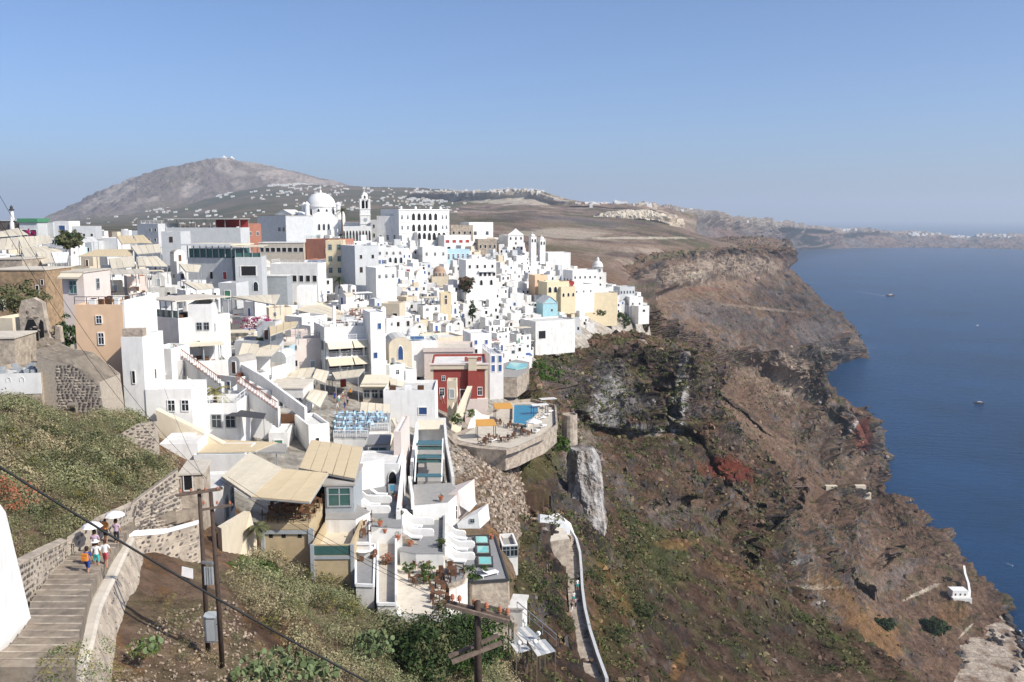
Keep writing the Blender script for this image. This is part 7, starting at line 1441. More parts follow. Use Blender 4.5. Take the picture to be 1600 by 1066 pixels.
# ---- plants
def tree(name, label, cat, base, h, rx, rz, k, n=60, leaf=.28, trunk=True, cz=None, seed=0, ry=None, k2=None, flat=.7, nl=14):
    leaf = leaf*1.5; nl = int(nl*1.7); rr = np.random.default_rng(seed+17); r = thing(name, label, cat, base); cz = cz if cz is not None else h-rz
    V, F, MI = [], [], []; o = 0; ry = ry or rx
    for i in range(n):
        d = rr.normal(size=3); d /= np.linalg.norm(d); q = d*rr.uniform(.35, 1)**.6*np.array((rx, ry, rz)); q = q*(1+.25*math.sin(3*math.atan2(d[1], d[0])+seed)); s = min(rx, rz)*rr.uniform(.26, .48)
        t = clump_tpl(nl, rr, leaf/s*min(rx, rz)*.35 if 0 else leaf, 1.0)*s; t[:, 2] -= s*.3; V.append(t+q+np.array((0, 0, cz))); F.append(QF(nl)+o); MI += [1 if (k2 and rr.uniform() < .3) else 0]*nl; o += nl*4
    me = mesh_np('crown', np.concatenate(V), np.concatenate(F), [M[k], M[k2 or k]], smooth=False, mi=MI); part('crown', me, r)
    if trunk:
        q = MB(); q.tube([(0, 0, -.5), (rx*.06, 0, cz*.5), (0, 0, cz)], [h*.035, h*.028, h*.015], 'trunk', 7)
        for a in range(4): q.tube([(0, 0, cz*.45), (math.cos(a*1.6)*rx*.5, math.sin(a*1.6)*ry*.5, cz+rz*.1)], [h*.018, h*.008], 'trunk', 5)
        part('trunk', q.mesh('trunk', True), r)
    return r
def gnd(px, py): return hitpx(px, py) or P(px, py, 200)
def palm(label, base, h, nf=18, L_=2.6, seed=0, k='leafo'):
    r = thing('palm_tree', label, 'palm tree', base); rr = random.Random(seed)
    part('trunk', MB().tube([(0, 0, -.5), (.1, 0, h*.5), (0, 0, h)], [.28, .22, .24], 'trunk', 8).mesh('trunk', True), r)
    for i in range(nf):
        a = 6.283*i/nf+rr.uniform(-.2, .2); el = rr.uniform(-.3, 1.1); b = MB(); pts = []
        for j in range(8):
            t = j/7; x = L_*t*math.cos(el*(1-t*.5)); z = L_*t*math.sin(el)-1.1*t*t*L_*.5; pts.append(Vector((x*math.cos(a), x*math.sin(a), h+z)))
        sd = Vector((-math.sin(a), math.cos(a), 0))
        for j in range(7):
            for s_ in (-1, 1):
                for m_ in (0, .5):
                    p = pts[j].lerp(pts[j+1], m_); d = (pts[j+1]-pts[j]).normalized(); w_ = .5*(1-abs(j/7-.4))*s_; b.add([p, p+d*.14, p+sd*w_+d*.35-Vector((0, 0, .15))], [(0, 1, 2)], k)
        part('frond', b, r)
    return r
palm('tall date palm against the cathedral arcade', P(535, 378, 300), 10.5, 26, 2.9, 1)
palm('short palm on the white roof by the brown-railed stairs', P(336, 622, 108), .8, 16, 2.2, 2, 'leafy')
palm('slim young palm against the cream buttressed wall', P(404, 862, 75.5), 2.3, 12, 1.0, 3, 'leafo')
palm('small palm between white houses below the narrow cream townhouse', P(530, 448, 240), 2.2, 14, 1.8, 4, 'leafd')
tree('tamarisk_tree', 'round dark tamarisk tree among the pale roofs on the far left', 'tree', P(109, 396, 196), 5, 2.6, 2.2, 'leafo', 70, .4, seed=1, k2='leafd')
tree('tree', 'dark dead-looking tree below the three-storey balcony house', 'tree', P(728, 458, 290), 5.4, 2.6, 2.4, 'trunk', 70, .45, seed=2, k2='leafd')
tree('cypress_tree', 'narrow dark green cypress among the white cubes', 'tree', P(738, 500, 240), 5.4, 1.0, 2.5, 'leafd', 50, .5, seed=3)
tree('tree', 'small dark tree at the town edge below the cliff-edge house', 'tree', P(826, 552, 285), 3, 1.4, 1.3, 'leafd', 30, .5, seed=4)
tree('bush', 'sprawling dark green bush on the cliff below the pale yellow hotel', 'bush', P(964, 505, 400), 6, 7, 3.2, 'leafd', 120, .35, False, 1.4, 5, k2='leafo')
tree('bush', 'small dark shrub under the pale yellow retaining wall', 'bush', P(938, 492, 365), 2.4, 2.4, 1.4, 'leafd', 40, .4, False, .8, 6)
tree('bush', 'bright green bush below the small stone-walled pool', 'bush', P(858, 590, 226), 3, 3.4, 1.9, 'leafg', 80, .3, False, .8, 7, k2='leafd')
tree('bush', 'light green bush nearer the town edge above the small pool', 'bush', P(842, 572, 262), 3, 2.2, 1.5, 'leafg', 50, .35, False, .6, 8)
tree('bush', 'single round green bush on the pale cliff under the pool terrace', 'bush', P(876, 698, 168), 2.4, 1.8, 1.5, 'leafg', 60, .3, False, .7, 9, k2='leafo')
tree('bougainvillea', 'bright magenta bougainvillea spilling over a white wall', 'bush', P(404, 512, 148), 2.6, 3.2, 1.3, 'bougain', 90, .22, False, .7, 10, ry=1.2)
tree('bougainvillea', 'reddish-brown creeper on a roof above the balcony restaurant', 'bush', P(556, 492, 190), 2, 3.2, .9, 'terra', 60, .25, False, .5, 11, ry=1.2, k2='leafo')
tree('bush', 'dark red shrub among white roofs on the far left skyline', 'bush', P(50, 368, 240), 2, 1.8, 1, 'bougain', 30, .4, False, .7, 12)
tree('bush', 'tall dark green hedge below the ochre stone house', 'bush', P(112, 540, 118), 3, 2.2, 2.4, 'leafd', 60, .3, False, 1.2, 13)
tree('bush', 'shrub growing behind the ruined tuff arch', 'bush', P(28, 478, 130), 3, 3.6, 2.2, 'leafo', 90, .25, False, 1.2, 14)
tree('bush', 'glossy bright green bush at the foot of the sand-rendered base', 'bush', P(402, 915, 68), 2.4, 1.9, 1.35, 'leafg', 140, .2, False, .8, 15, k2='leafd')
tree('bush', 'second smaller green bush beside the glossy bright one', 'bush', P(380, 903, 67), 1.8, 1.2, 1.0, 'leafg', 80, .22, False, .6, 16)
for i, (x, y, z, s_, lab) in enumerate(((639, 896, 196, .55, 'round clipped green shrub beside the lone dining set'), (666, 898, 196, .6, 'leafy green shrub between the brown tables'), (666, 912, 196, .6, 'lower leafy green shrub between the brown tables'), (664, 860, 196, .5, 'potted shrub at the uphill edge of the big pale terrace'), (757, 897, 195.5, .35, 'small round shrub at the front corner of the seaward deck'), (604, 883, 197.8, .55, 'orange-flowering planter across the tiled walkway'), (733, 912, 195, .9, 'white-flowering bush below the half-round terrace'), (622, 810, 199.5, .4, 'potted shrub on the upper lounger terrace'), (689, 856, 197.5, .45, 'dark potted shrub at the corner of the middle lounger terrace'), (712, 662, 194.5, 1.0, 'green shrubs in the cream bed before the red mansion'), (735, 654, 195, .8, 'second bed of green shrubs before the red mansion'))):
    tree('shrub', lab, 'shrub', PZ(x, y, z)+Vector((0, 0, .2)), s_*2, s_*1.1, s_, 'terra' if 'orange' in lab else 'leafg', 40, .3, False, s_*.8, 20+i, k2='leafd')
for i, (x, y, z) in enumerate(((594, 822, 199.7), (602, 833, 198.9), (622, 843, 198.4), (641, 853, 197.6), (690, 852, 197.6), (689, 782, 199.6), (768, 842, 195.6), (718, 824, 196.2), (620, 781, 199.6), (625, 793, 199.6), (536, 790, 201.7))):
    r = thing('flower_pot', f"terracotta pot with a small plant, {['foot of the upper terrace', 'on the brown-edged stairs, upper', 'on the brown-edged stairs, middle', 'on the brown-edged stairs, lower', 'corner of the middle terrace', 'on the uppermost sun terrace', 'uphill corner of the seaward deck', 'before the white wedge cottage', 'beside the bright blue plunge pool', 'below the bright blue plunge pool', 'on the stone-paved yard'][i]}", 'flower pot', PZ(x, y, z), 0, 'terracotta pots on the terraces')
    part('pot', MB().lathe([(.16, 0), (.26, .4), (.30, .42), (.30, .48), (.24, .48), (.22, .4), (.01, .4)], 'terra', 12), r); t = clump_tpl(16, np.random.default_rng(i), .35, 1.0)*.32; part('plant', mesh_np('plant', t+np.array((0, 0, .55)), QF(16), [M['leafg']], smooth=False), r)
# prickly pears: separate flat oval pads
def pad_mesh():
    b = MB(); n = 9; ring = [(math.cos(6.283*i/n)*.5, math.sin(6.283*i/n)*.5) for i in range(n)]
    b.add([(x, -.06, z+.5) for x, z in ring]+[(x*1.12, 0, z*1.12+.5) for x, z in ring]+[(x, .06, z+.5) for x, z in ring], [tuple(range(n)), tuple(range(3*n-1, 2*n-1, -1))]+[((i+1) % n, i, n+i, n+(i+1) % n) for i in range(n)]+[(n+(i+1) % n, n+i, 2*n+i, 2*n+(i+1) % n) for i in range(n)], 'cactus'); return b.mesh('pad')
PAD = pad_mesh()
def cactus(label, base, s, n, seed):
    r = thing('prickly_pear', label, 'cactus', base); rr = random.Random(seed)
    for i in range(n):
        a = rr.uniform(0, 6.28); d = rr.uniform(0, 1)**.6*s; z = rr.uniform(0, 1)*s*.8*(1.1-d/s*.7); o = part('pad', PAD, r, (d*math.cos(a), d*math.sin(a), z), 0, (rr.uniform(.24, .36),)*3); o.rotation_euler = (rr.uniform(-.8, .8), rr.uniform(-.7, .7), rr.uniform(0, 6.28))
cactus('big prickly pear clump at the very bottom of the photo', P(425, 1062, 44), 2.0, 150, 1)
cactus('prickly pear clump in the middle of the scrub slope', P(585, 1015, 57), 1.5, 110, 2)
cactus('low prickly pear seaward of the biggest clump', P(500, 1056, 46), 1.1, 60, 3)
cactus('small prickly pear beside the two poles on bare soil', P(232, 1015, 42), .6, 26, 4)
cactus('prickly pear beside the dark shrub near the nearest pole', P(650, 1000, 60), 1.1, 60, 5)
# big dark shrubs by the nearest pole
tree('olive_tree', 'dense dark olive tree behind the nearest pole, inland half', 'tree', P(665, 1075, 60), 5.5, 3.0, 2.3, 'leafd', 330, .13, True, seed=31, k2='leafo', nl=22)
tree('olive_tree', 'dense dark olive tree behind the nearest pole, seaward half', 'tree', P(735, 1062, 62), 5.2, 2.7, 2.1, 'leafd', 280, .13, True, seed=32, k2='leafg', nl=22)
tree('shrub', 'yellow-green leafy creeper hanging over the parapet at the lower left', 'shrub', P(105, 1052, 35.5), 2, 1.1, .9, 'leafy', 80, .14, False, .5, 33, k2='leafg', nl=12)
tree('shrub', 'second wisp of creeper on the outer face of the parapet', 'shrub', P(165, 1040, 36.5), 2, .7, 1.3, 'leafy', 46, .14, False, .2, 34, k2='leafg', nl=12)
tree('shrub', 'green weeds at the foot of the parapet beside the poles', 'shrub', P(228, 1020, 42), 1, .8, .5, 'leafg', 40, .2, False, .3, 35)
tree('shrub', 'dry twiggy bush between low wall and poles', 'shrub', P(265, 958, 50), 1.6, 1.5, .8, 'trunk', 90, .12, False, .5, 36, k2='leafy', nl=16)
tree('shrub', 'brown flowering bush above the white gable wall at the left edge', 'shrub', P(8, 790, 48), 2, 1.4, 1.2, 'terra', 90, .14, False, .5, 37, k2='leafo', nl=16)
for i, (x, y, s_) in enumerate(((20, 700, 1.5), (60, 690, 1.4), (100, 700, 1.6), (40, 745, 1.3), (85, 740, 1.5), (130, 735, 1.7), (165, 760, 1.5), (200, 745, 1.6), (235, 735, 1.4), (120, 790, 1.2), (70, 810, 1.1), (205, 655, 1.5), (228, 660, 1.3), (150, 700, 1.3))):
    tree('bush', f"olive-green bush on the scrub slope left of the near steps, {ORD[i]} in order of building the slope" if 0 else f"soft olive-green bush on the scrub slope above the near steps, {['upper far left', 'upper left', 'upper middle', 'middle far left', 'middle left', 'centre', 'just above the rubble wall', 'middle right', 'outermost right', 'low centre', 'lowest left', 'beside the dark stone wall', 'against the cream sloping base', 'highest centre'][i]}", 'bush', gnd(x, y), s_*1.3, s_*1.05, s_*.72, 'leafo', 70, .17, False, s_*.45, 60+i, k2=('leafy', 'leafd', 'leafo')[i % 3], nl=16)
for i, (x, y, s_) in enumerate(((440, 925, 1.3), (480, 915, 1.5), (520, 925, 1.4), (450, 960, 1.2), (500, 955, 1.5), (545, 965, 1.3), (420, 985, 1.0), (560, 930, 1.2))):
    tree('bush', f"grey-green bush on the slope below the sand-rendered building, {['upper left', 'upper middle', 'upper right', 'middle left', 'centre', 'lower right', 'lowest left', 'under the walkway'][i]}", 'bush', gnd(x, y), s_*1.2, s_*.95, s_*.65, 'leafo', 60, .17, False, s_*.4, 80+i, k2='leafy', nl=16)
for i, (x, y, s_) in enumerate(((830, 905, 1.8), (850, 930, 1.7), (875, 915, 1.6), (868, 955, 1.7), (885, 985, 1.5), (930, 905, 1.8), (945, 950, 1.9), (965, 1000, 1.7), (990, 930, 2.4), (1010, 960, 2.2), (925, 1000, 1.4), (975, 870, 2.0), (1035, 900, 2.2))):
    tree('bush', f"low green bush beside the path to the old port, {ORD[i]} from the town", 'bush', hitL(x, y), s_*1.2, s_, s_*.7, ('leafo', 'leafd')[i % 2], 50, .22, False, s_*.4, 100+i, k2='leafo', nl=14)
# scrub of the near slopes
GS1 = [(-40, 600), (60, 640), (130, 664), (180, 640), (225, 640), (244, 662), (180, 700), (235, 712), (276, 740), (268, 760), (200, 792), (150, 814), (104, 845), (66, 862), (28, 884), (-40, 860)]
GS2 = [(372, 905), (400, 870), (480, 885), (560, 912), (600, 960), (640, 965), (700, 970), (800, 1020), (820, 1110), (360, 1110), (430, 1040), (470, 1000), (390, 960), (360, 935)]
GS3 = [(130, 1110), (215, 985), (250, 960), (360, 935), (430, 1040), (360, 1110)]
rg2 = np.random.default_rng(31)
def zone(pl): return lambda g, px, py, c: np.array([inpoly(a, b, pl) for a, b in zip(px.ravel(), py.ravel())]).reshape(px.shape)*1.0
gsub, csub = TERR['ground']
def pickzone(pl, n):
    k0 = int(len(gsub)*.40); g, c = gsub[k0:], csub[k0:]; px, py = proj(g); m = (px > -60) & (px < 860) & (py > 580) & (py < 1130); idx = np.nonzero(m.ravel())[0]
    if len(idx) > 60000: idx = rg2.choice(idx, 60000, False)
    keep = np.array([inpoly(a, b, pl) for a, b in zip(px.ravel()[idx], py.ravel()[idx])]); idx = idx[keep]; P3 = g.reshape(-1, 3)[idx]; w_ = P3[:, 1]**1.0; w_ = w_/w_.sum(); i = rg2.choice(len(idx), n, p=w_); return P3[i]+rg2.normal(0, .15, (n, 3))*np.array((1, 1, .2))
def cols2(n, kind):
    base = np.array(dict(a=[(.19, .178, .088), (.22, .21, .118), (.26, .235, .145), (.135, .148, .064), (.28, .215, .125)], b=[(.20, .15, .075), (.24, .185, .10), (.12, .11, .05), (.26, .17, .08)])[kind]); return base[rg2.integers(len(base), size=n)]*rg2.uniform(.75, 1.25, (n, 1))
for pl, n, s0_, kd in ((GS1, 3000, .85, 'a'), (GS2, 2600, .72, 'a'), (GS3, 300, .28, 'b')):
    p = pickzone(pl, n); cl = fbm(p, 3.2, 3, off=5); cw = fbm(p, 7, 3, off=9); c = cols2(n, kd)
    c = c*.45+.55*np.where((cw > 0)[:, None], np.array((.235, .19, .115)), np.array((.155, .17, .085))); up = np.clip(.45+cl*3.0, .12, 1)
    p = p+np.stack([0*up, 0*up, up*s0_*.7], 1); c = c*(.85+.3*up)[:, None]
    link('scrub', scatter('scrub', p, s0_*(.45+.9*up)*rg2.uniform(.7, 1.3, n), c, 'leaf', rg2, leaf=.11, nleaf=110, flat=1.0, ntpl=8), 'stuff')
p = pickzone(GS3, 1500); link('gravel', scatter('gravel', p, rg2.uniform(.03, .14, 1500), np.ones((1500, 3))*np.array((.26, .20, .15))*rg2.uniform(.6, 1.4, (1500, 1)), 'rock', rg2), 'stuff')
RB = [(696, 694), (745, 706), (800, 712), (840, 760), (835, 800), (800, 850), (755, 812), (722, 765)]; RB2 = [(740, 945), (800, 960), (860, 1020), (850, 1060), (790, 1060), (700, 1000), (700, 940)]
for pl, n in ((RB, 3000), (RB2, 1200)):
    p = pickzone(pl, n); link('rubble', scatter('rubble', p, rg2.uniform(.08, .5, n), np.ones((n, 3))*np.array((.25, .20, .155))*rg2.uniform(.5, 1.5, (n, 1)), 'rock', rg2), 'stuff')
# ------------------------------------------------------------------ people: one continuous skinned body each, clothes as children
def person_mesh(pose, top, bottom, skirt=False):
    J = {'pel': (0, 0, .95), 'wa': (0, .01, 1.10), 'ch': (0, 0, 1.30), 'nk': (0, .01, 1.47), 'hd0': (0, -.01, 1.56), 'hd1': (0, -.02, 1.68)}
    st = .22 if pose == 'walk' else .04
    for s, sg in (('l', -1), ('r', 1)):
        f = sg*st; J.update({s+'hip': (sg*.10, 0, .90), s+'kn': (sg*.11, -f*.55-.02, .50), s+'an': (sg*.11, -f+.03, .09), s+'to': (sg*.12, -f-.14, .04), s+'sh': (sg*.19, .01, 1.40), s+'el': (sg*.25, f*.4+.03, 1.13), s+'wr': (sg*.26, f*.6-.06, .90), s+'ha': (sg*.26, f*.65-.08, .80)})
    if pose == 'hold': J['rel'] = (.24, -.12, 1.16); J['rwr'] = (.16, -.25, 1.36); J['rha'] = (.15, -.25, 1.44)
    E = [('pel', 'wa'), ('wa', 'ch'), ('ch', 'nk'), ('nk', 'hd0'), ('hd0', 'hd1')]
    for s in 'lr': E += [('pel', s+'hip'), (s+'hip', s+'kn'), (s+'kn', s+'an'), (s+'an', s+'to'), ('ch', s+'sh'), (s+'sh', s+'el'), (s+'el', s+'wr'), (s+'wr', s+'ha')]
    rad = dict(pel=.15, wa=.125, ch=.15, nk=.06, hd0=.085, hd1=.095, hip=.095, kn=.062, an=.045, to=.035, sh=.062, el=.045, wr=.032, ha=.04)
    ks = list(J); me = bpy.data.meshes.new('body'); me.from_pydata([J[k] for k in ks], [(ks.index(a), ks.index(b)) for a, b in E], []); o = bpy.data.objects.new('tmp', me); COL.objects.link(o)
    md = o.modifiers.new('s', 'SKIN'); sk = me.skin_vertices[0].data
    for i, k in enumerate(ks): r_ = rad.get(k) or rad[k[1:]]; sk[i].radius = (r_, r_*(.8 if k in ('pel', 'wa', 'ch') else 1)); sk[i].use_root = (k == 'pel')
    sb = o.modifiers.new('u', 'SUBSURF'); sb.levels = sb.render_levels = 1
    dg = bpy.context.evaluated_depsgraph_get(); m2 = bpy.data.meshes.new_from_object(o.evaluated_get(dg)); bpy.data.objects.remove(o)
    for k in ('skin', top, bottom, 'hair'): m2.materials.append(M[k])
    for p in m2.polygons:
        c = p.center; z = c.z; p.use_smooth = True; arm = abs(c.x) > .215
        p.material_index = 3 if (z > 1.62 or (z > 1.52 and c.y > 0)) else 1 if (1.0 < z < 1.45 and not (arm and z < 1.22)) else 2 if ((.55 if not skirt else .35) < z <= 1.0 and not arm) else 3 if z < .07 else 0
    return m2
PM = [person_mesh('walk', 'blueclo', 'blueclo'), person_mesh('stand', 'whiteclo', 'tealclo'), person_mesh('walk', 'whiteclo', 'redclo'), person_mesh('hold', 'pinkclo', 'blackclo', True), person_mesh('stand', 'orangeclo', 'blackclo'), person_mesh('walk', 'blackclo', 'whiteclo', True)]
def person(mi, label, loc, rz, group=None, extra=None):
    r = thing('person', label, 'person', loc, rz, group); part('body', PM[mi], r)
    if extra: extra(r)
    return r
def backpack(k): return lambda r: (part('backpack', MB().box(-.17, .17, .12, .30, 1.02, 1.42, k).box(-.13, .13, .30, .36, 1.06, 1.24, k), r), part('hair', MB().lathe([(.105, 1.60), (.115, 1.68), (.08, 1.78), (.01, 1.80)], 'hair', 10), r))
def hat(r): part('sun_hat', MB().lathe([(.24, 1.72), (.11, 1.74), (.10, 1.84), (.01, 1.86)], 'whiteclo', 12), r)
def umbrella(k): 
    def f(r): part('umbrella', MB().lathe([(.62, 1.92), (.5, 2.05), (.25, 2.17), (.01, 2.2)], k, 8, (.12, -.2)).tube([(.15, -.25, 1.35), (.12, -.2, 2.2)], .012, 'dmetal', 5), r); part('hair', MB().lathe([(.105, 1.55), (.118, 1.68), (.08, 1.78), (.01, 1.80)], 'hair', 10), r)
    return f
def pz(x, y, z): return PZ(x, y, z)
person(0, 'walker with an orange-brown backpack and blue shorts on the near steps', pz(138, 901, 209.78), math.pi*.97, extra=backpack('orangeclo'))
person(1, 'walker in teal shorts and pale shirt beside the one with the backpack', pz(152, 891, 209.7), math.pi, extra=hat)
person(2, 'walker in white shirt and red shorts next to the parapet', pz(166, 888, 209.66), math.pi*1.03)
person(3, 'walker in lilac top and black skirt under a pale umbrella, ahead of the others', pz(183, 853, 209.3), math.pi, extra=umbrella('whiteclo'))
person(4, 'walker with an orange top, farthest along the steps by the rubble wall', pz(166, 850, 209.35), math.pi*.9)
person(3, 'walker holding a wide white umbrella just beyond the backpack wearer', pz(150, 872, 209.5), math.pi*1.1, extra=umbrella('whiteclo'))
for i, (x, y, Y, lab) in enumerate(((689, 628, 158, 'in the shaded alley by the red mansion, first of two'), (693, 631, 156, 'in the shaded alley by the red mansion, second of two'), (702, 560, 190, 'standing on the roof behind the red mansion'), (705, 560, 190, 'on the roof edge behind the red mansion, second person'))): person((5, 2, 4, 5)[i], 'small figure '+lab, P(x, y, Y), i*1.3, 'visitors near the red mansion')
for i, (x, y) in enumerate(((523, 628), (530, 632), (536, 626), (543, 634), (548, 622), (527, 640), (539, 643))):
    h = gnd(x, y); person(i % 6, f"pedestrian in the shaded street inland of the cafe hut, {ORD[i]} from the dark end", h, i*.9, 'pedestrians in the street')
for i, (x, y) in enumerate(((826, 838), (834, 841), (838, 826), (896, 945), (899, 955), (893, 962), (902, 925))):
    h = hitL(x, y, .3) if i > 2 else PZ(x, y, 180.65); person((i*2+1) % 6, f"tiny figure on the way to the old port, {ORD[i]} from the top", h, i*1.1, 'walkers on the mule steps')
for i, (x, y) in enumerate(((608, 612), (622, 611), (634, 612), (648, 613), (662, 614))): person((i+2) % 6, f"guest behind the broad blank white wall, {ORD[i]} counting seaward", P(x, y+6, 146), i, 'guests on the cafe terrace')
# ------------------------------------------------------------------ far things: villages, boats, shore
def far_village(name, spots, rng, n, sz, k='white'):
    q = MB(); cnt = 0
    for (tn, cx, cy, rx, ry, m_) in spots:
        g, _ = TERR[tn]; px, py = proj(g); d = ((px-cx)/rx)**2+((py-cy)/ry)**2; idx = np.nonzero((d < 1).ravel())[0]
        if len(idx) == 0: continue
        for i in rng.choice(idx, m_):
            p = g.reshape(-1, 3)[i]; s = p[1]*sz*rng.uniform(.5, 1.5); h = p[1]*.0016*rng.uniform(.6, 1.5); q.box(p[0]-s, p[0]+s, p[1]-s*.5, p[1]+s*.5, p[2]-8, p[2]+h, k if rng.uniform() < .85 else 'cream')
    o = link(name, q.mesh(name), 'stuff'); return o
rv = np.random.default_rng(77)
far_village('distant_village', [('plain', 430, 288, 60, 4, 60), ('plain', 500, 296, 50, 5, 40), ('plain', 350, 306, 30, 4, 18), ('plain', 440, 306, 90, 8, 50), ('plain', 600, 300, 90, 5, 60), ('plain', 690, 302, 60, 4, 50), ('plain', 560, 322, 120, 9, 50), ('plain', 280, 330, 60, 4, 25), ('plain', 190, 342, 110, 4, 16), ('plain', 240, 352, 110, 4, 20),
    ('plain', 360, 335, 60, 8, 20), ('plain', 620, 315, 60, 8, 50), ('plain', 690, 318, 40, 5, 30), ('terrain', 700, 302, 60, 3, 40), ('terrain', 790, 298, 45, 2.5, 40), ('terrain', 690, 330, 30, 5, 20)], rv, 0, .0014)
far_village('distant_village', [('terrain', 790, 300, 70, 3, 40), ('hills', 940, 317, 40, 3, 40), ('hills', 1000, 319, 30, 2.5, 24), ('hills', 1070, 329, 20, 2, 8), ('hills', 1190, 347, 40, 2, 14), ('hills', 1330, 360, 18, 1.5, 22), ('hills', 1440, 366, 28, 2.5, 46), ('hills', 1500, 370, 16, 2, 14), ('hills', 1565, 369, 40, 3, 34), ('terrain', 930, 319, 36, 2, 30), ('terrain', 1010, 321, 30, 2, 14)], rv, 0, .0015)
for (x, y, lab) in ((350, 247, 'tiny white radar buildings on the summit of the high mountain'), (362, 248, 'second tiny white building just seaward of the summit')):
    r = thing('radar_station', lab, 'building', P(x, y+2, 5500)); part('wall', MB().box(-14, 14, -10, 10, -10, 12, 'white'), r); part('dome', MB().lathe([(9*math.cos(R(a)), 12+9*math.sin(R(a))) for a in range(0, 91, 15)], 'white', 12), r)
# boats
def boat(label, px, py, L_, k, rz, mast=True, wake=0):
    c = PZ(px, py, 0); r = thing('boat', label, 'boat', c, rz); n = 9; ring = []
    for zz, f in ((0.2, .75), (L_*.12, 1)):
        for i in range(n): t = i/(n-1); ring.append((L_*(t-.5), -L_*.16*f*(math.sin(math.pi*min(1, t*.75+.25))**.7), zz+L_*.04*(t > .8)))
        for i in range(n-1, -1, -1): t = i/(n-1); ring.append((L_*(t-.5), L_*.16*f*(math.sin(math.pi*min(1, t*.75+.25))**.7), zz+L_*.04*(t > .8)))
    m_ = 2*n; part('hull', MB().add(ring, [(i, (i+1) % m_, m_+(i+1) % m_, m_+i) for i in range(m_)]+[tuple(range(m_, 2*m_))], k), r)
    part('cabin', MB().box(-L_*.28, L_*.12, -L_*.09, L_*.09, L_*.11, L_*.24, 'white'), r); part('cabin_window', MB().box(-L_*.26, L_*.10, -L_*.093, L_*.093, L_*.16, L_*.20, 'glass'), r)
    if mast: part('mast', MB().tube([(0, 0, L_*.2), (0, 0, L_*.95)], L_*.012, 'wood', 6), r); part('boom', MB().tube([(0, 0, L_*.4), (-L_*.4, 0, L_*.36)], L_*.008, 'wood', 5), r)
    return c
c1 = boat('dark wooden excursion boat under way with a long thin wake', 1392, 463, 26, 'dwood', math.pi*.02)
c2 = boat('brown wooden boat lying still in the open bay', 1529, 631, 12, 'brownp', 2.8, True)
c3 = boat('tiny white motor boat far out on the bay', 1527, 509, 7, 'white', .4, False)
M['foam'] = mat('sea_foam', (.62, .66, .68), rough=.8, var=.2, scale=.4)
q = MB()
def wisp(pts, w_, zz=.25):
    for i in range(len(pts)-1):
        for j in range(14):
            t = j/14; a = pts[i].lerp(pts[i+1], t); b_ = pts[i].lerp(pts[i+1], t+rv.uniform(.03, .1)); d = (b_-a); n = Vector((-d.y, d.x, 0)).normalized(); o_ = n*rv.normal(0, w_*1.2); hw = w_*rv.uniform(.2, .7)
            q.add([a+o_-n*hw+Vector((0, 0, zz)), b_+o_-n*hw*.5+Vector((0, 0, zz)), b_+o_+n*hw*.5+Vector((0, 0, zz)), a+o_+n*hw+Vector((0, 0, zz))], [(0, 1, 2, 3)], 'foam')
wisp([PZ(1386, 463, 0), PZ(1365, 459.5, 0), PZ(1340, 456, 0)], 2.2); wisp([PZ(1342, 543, 0), PZ(1356, 544, 0), PZ(1370, 546, 0)], 1.0)
wisp([PZ(1276, 573, 0), PZ(1285, 575, 0)], 2.0); wisp([PZ(1218, 397, 0), PZ(1236, 397, 0)], 3); wisp([PZ(1572, 880, 0), PZ(1584, 886, 0)], .4)
wisp([PZ(1560, 934, 0), PZ(1566, 948, 0), PZ(1572, 968, 0)], .8); wisp([PZ(1590, 985, 0), PZ(1600, 1010, 0), PZ(1594, 1060, 0)], .9)
link('foam', q.mesh('foam'), 'stuff')
# beach at the old port
bm = [[(1480, 975, 500), (1520, 960, 505), (1556, 955, 508), (1575, 975, 495), (1592, 985, 480)], [(1478, 1000, 478), (1510, 985, 485), (1555, 985, 482), (1585, 1005, 470), (1608, 1015, 462)], [(1470, 1050, 440), (1510, 1040, 445), (1560, 1040, 445), (1596, 1055, 430), (1612, 1062, 425)], [(1465, 1110, 405), (1510, 1110, 405), (1560, 1110, 405), (1600, 1120, 398), (1625, 1125, 392)]]
def zfix(rows, z0): return [[(x, y, PZ(x, y, z0 if i < len(r)-1 else -1.5).y) for i, (x, y, Y) in enumerate(r)] for r in rows]
landform('beach', zfix(bm, 1.6), 60, 60, .5, 12, lambda g, px, py, st, s0, b: mixc(np.ones(g.shape)*np.array((.40, .33, .26)), C['dust'], sstep(-.1, .2, fbm(g, 8, 4))), seed=44, fine=.4)
pr_ = [(1500+rv.uniform(-15, 10), 1030+rv.uniform(-14, 14)) for _ in range(40)]+[(x+rv.normal(0, 4), y+rv.normal(0, 5)) for x, y in [(1560, 945), (1575, 972), (1586, 992), (1592, 1010), (1594, 1030), (1586, 1050), (1550, 1000), (1565, 1005), (1545, 936), (1562, 950)] for _ in range(9)]
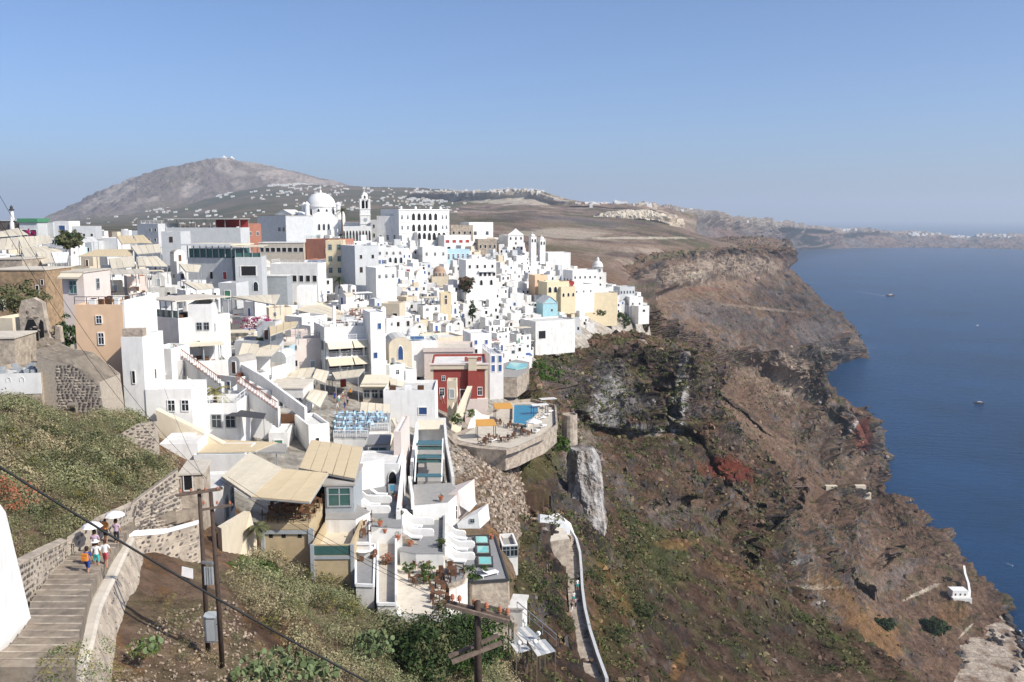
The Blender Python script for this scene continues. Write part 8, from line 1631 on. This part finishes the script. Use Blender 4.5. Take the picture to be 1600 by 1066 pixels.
pp = np.array([tuple(PZ(x, y, .8)) for x, y in pr_]); link('shore_rocks', scatter('shore_rocks', pp, rv.uniform(.8, 3.2, len(pp)), np.ones((len(pp), 3))*np.array((.05, .044, .042))*rv.uniform(.6, 2.2, (len(pp), 1)), 'rock', rv), 'stuff')
c = BVS.ray_cast(Vector((0, 0, CAMZ)), ray(1500, 936))[0] or P(1502, 934, 505); r = thing('harbour_house', 'white terraced building with a curved white wall above the shore', 'house', c)
part('wall', MB().box(-4.5, 4.5, 0, 6, -4, 5, 'white').box(-5.5, 5.5, -3, 0, -4, 1.6, 'white2'), r); [part('window', WIN['d'], r, (x, -.02, 2), 0, (1.1, 1, 1.4)) for x in (-2.8, 0, 2.8)]
q = MB(); pts = [P(x_, y_, c.y+(936-y_)*.55) for x_, y_ in ((1506, 887), (1508, 900), (1513, 915), (1515, 928), (1510, 936))]; [q.bar(pts[i]-c, pts[i+1]-c, 1.2, 'white', 3) for i in range(4)]; part('terrace_wall', q, r)
for i, (x, y, Y, w_, h_) in enumerate(((1345, 766, 640, 7, 3), (1352, 776, 640, 8, 2.5), (1300, 764, 560, 7, 1.6))):
    h = BVS.ray_cast(Vector((0, 0, CAMZ)), ray(x, y))[0] or P(x, y, Y); r = thing('ruined_hut', f"tiny pale hut on the brown slope, {['upper', 'lower', 'inland'][i]} one", 'hut', h); part('wall', MB().box(-w_/2, w_/2, 0, 3, -2, h_, 'cream'), r); part('window', WIN['d'], r, (0, -.02, .6), 0, (.9, 1, .9))
tree('bush', 'round dark green bush on the ochre slope above the port', 'bush', BVS.ray_cast(Vector((0, 0, CAMZ)), ray(1380, 982))[0] or P(1380, 985, 430), 7, 5, 3.6, 'leafd', 90, .4, False, 2, 51)
tree('bush', 'long dark green thicket descending toward the beach', 'bush', BVS.ray_cast(Vector((0, 0, CAMZ)), ray(1460, 985))[0] or P(1460, 985, 470), 7, 6, 4.5, 'leafd', 120, .4, False, 2, 52)
# prototypes are only shown where copied
for o in [q_ for q_ in bpy.data.objects if q_.parent is None and q_.location.z < -800]:
    for c in list(o.children): bpy.data.objects.remove(c)
    bpy.data.objects.remove(o)
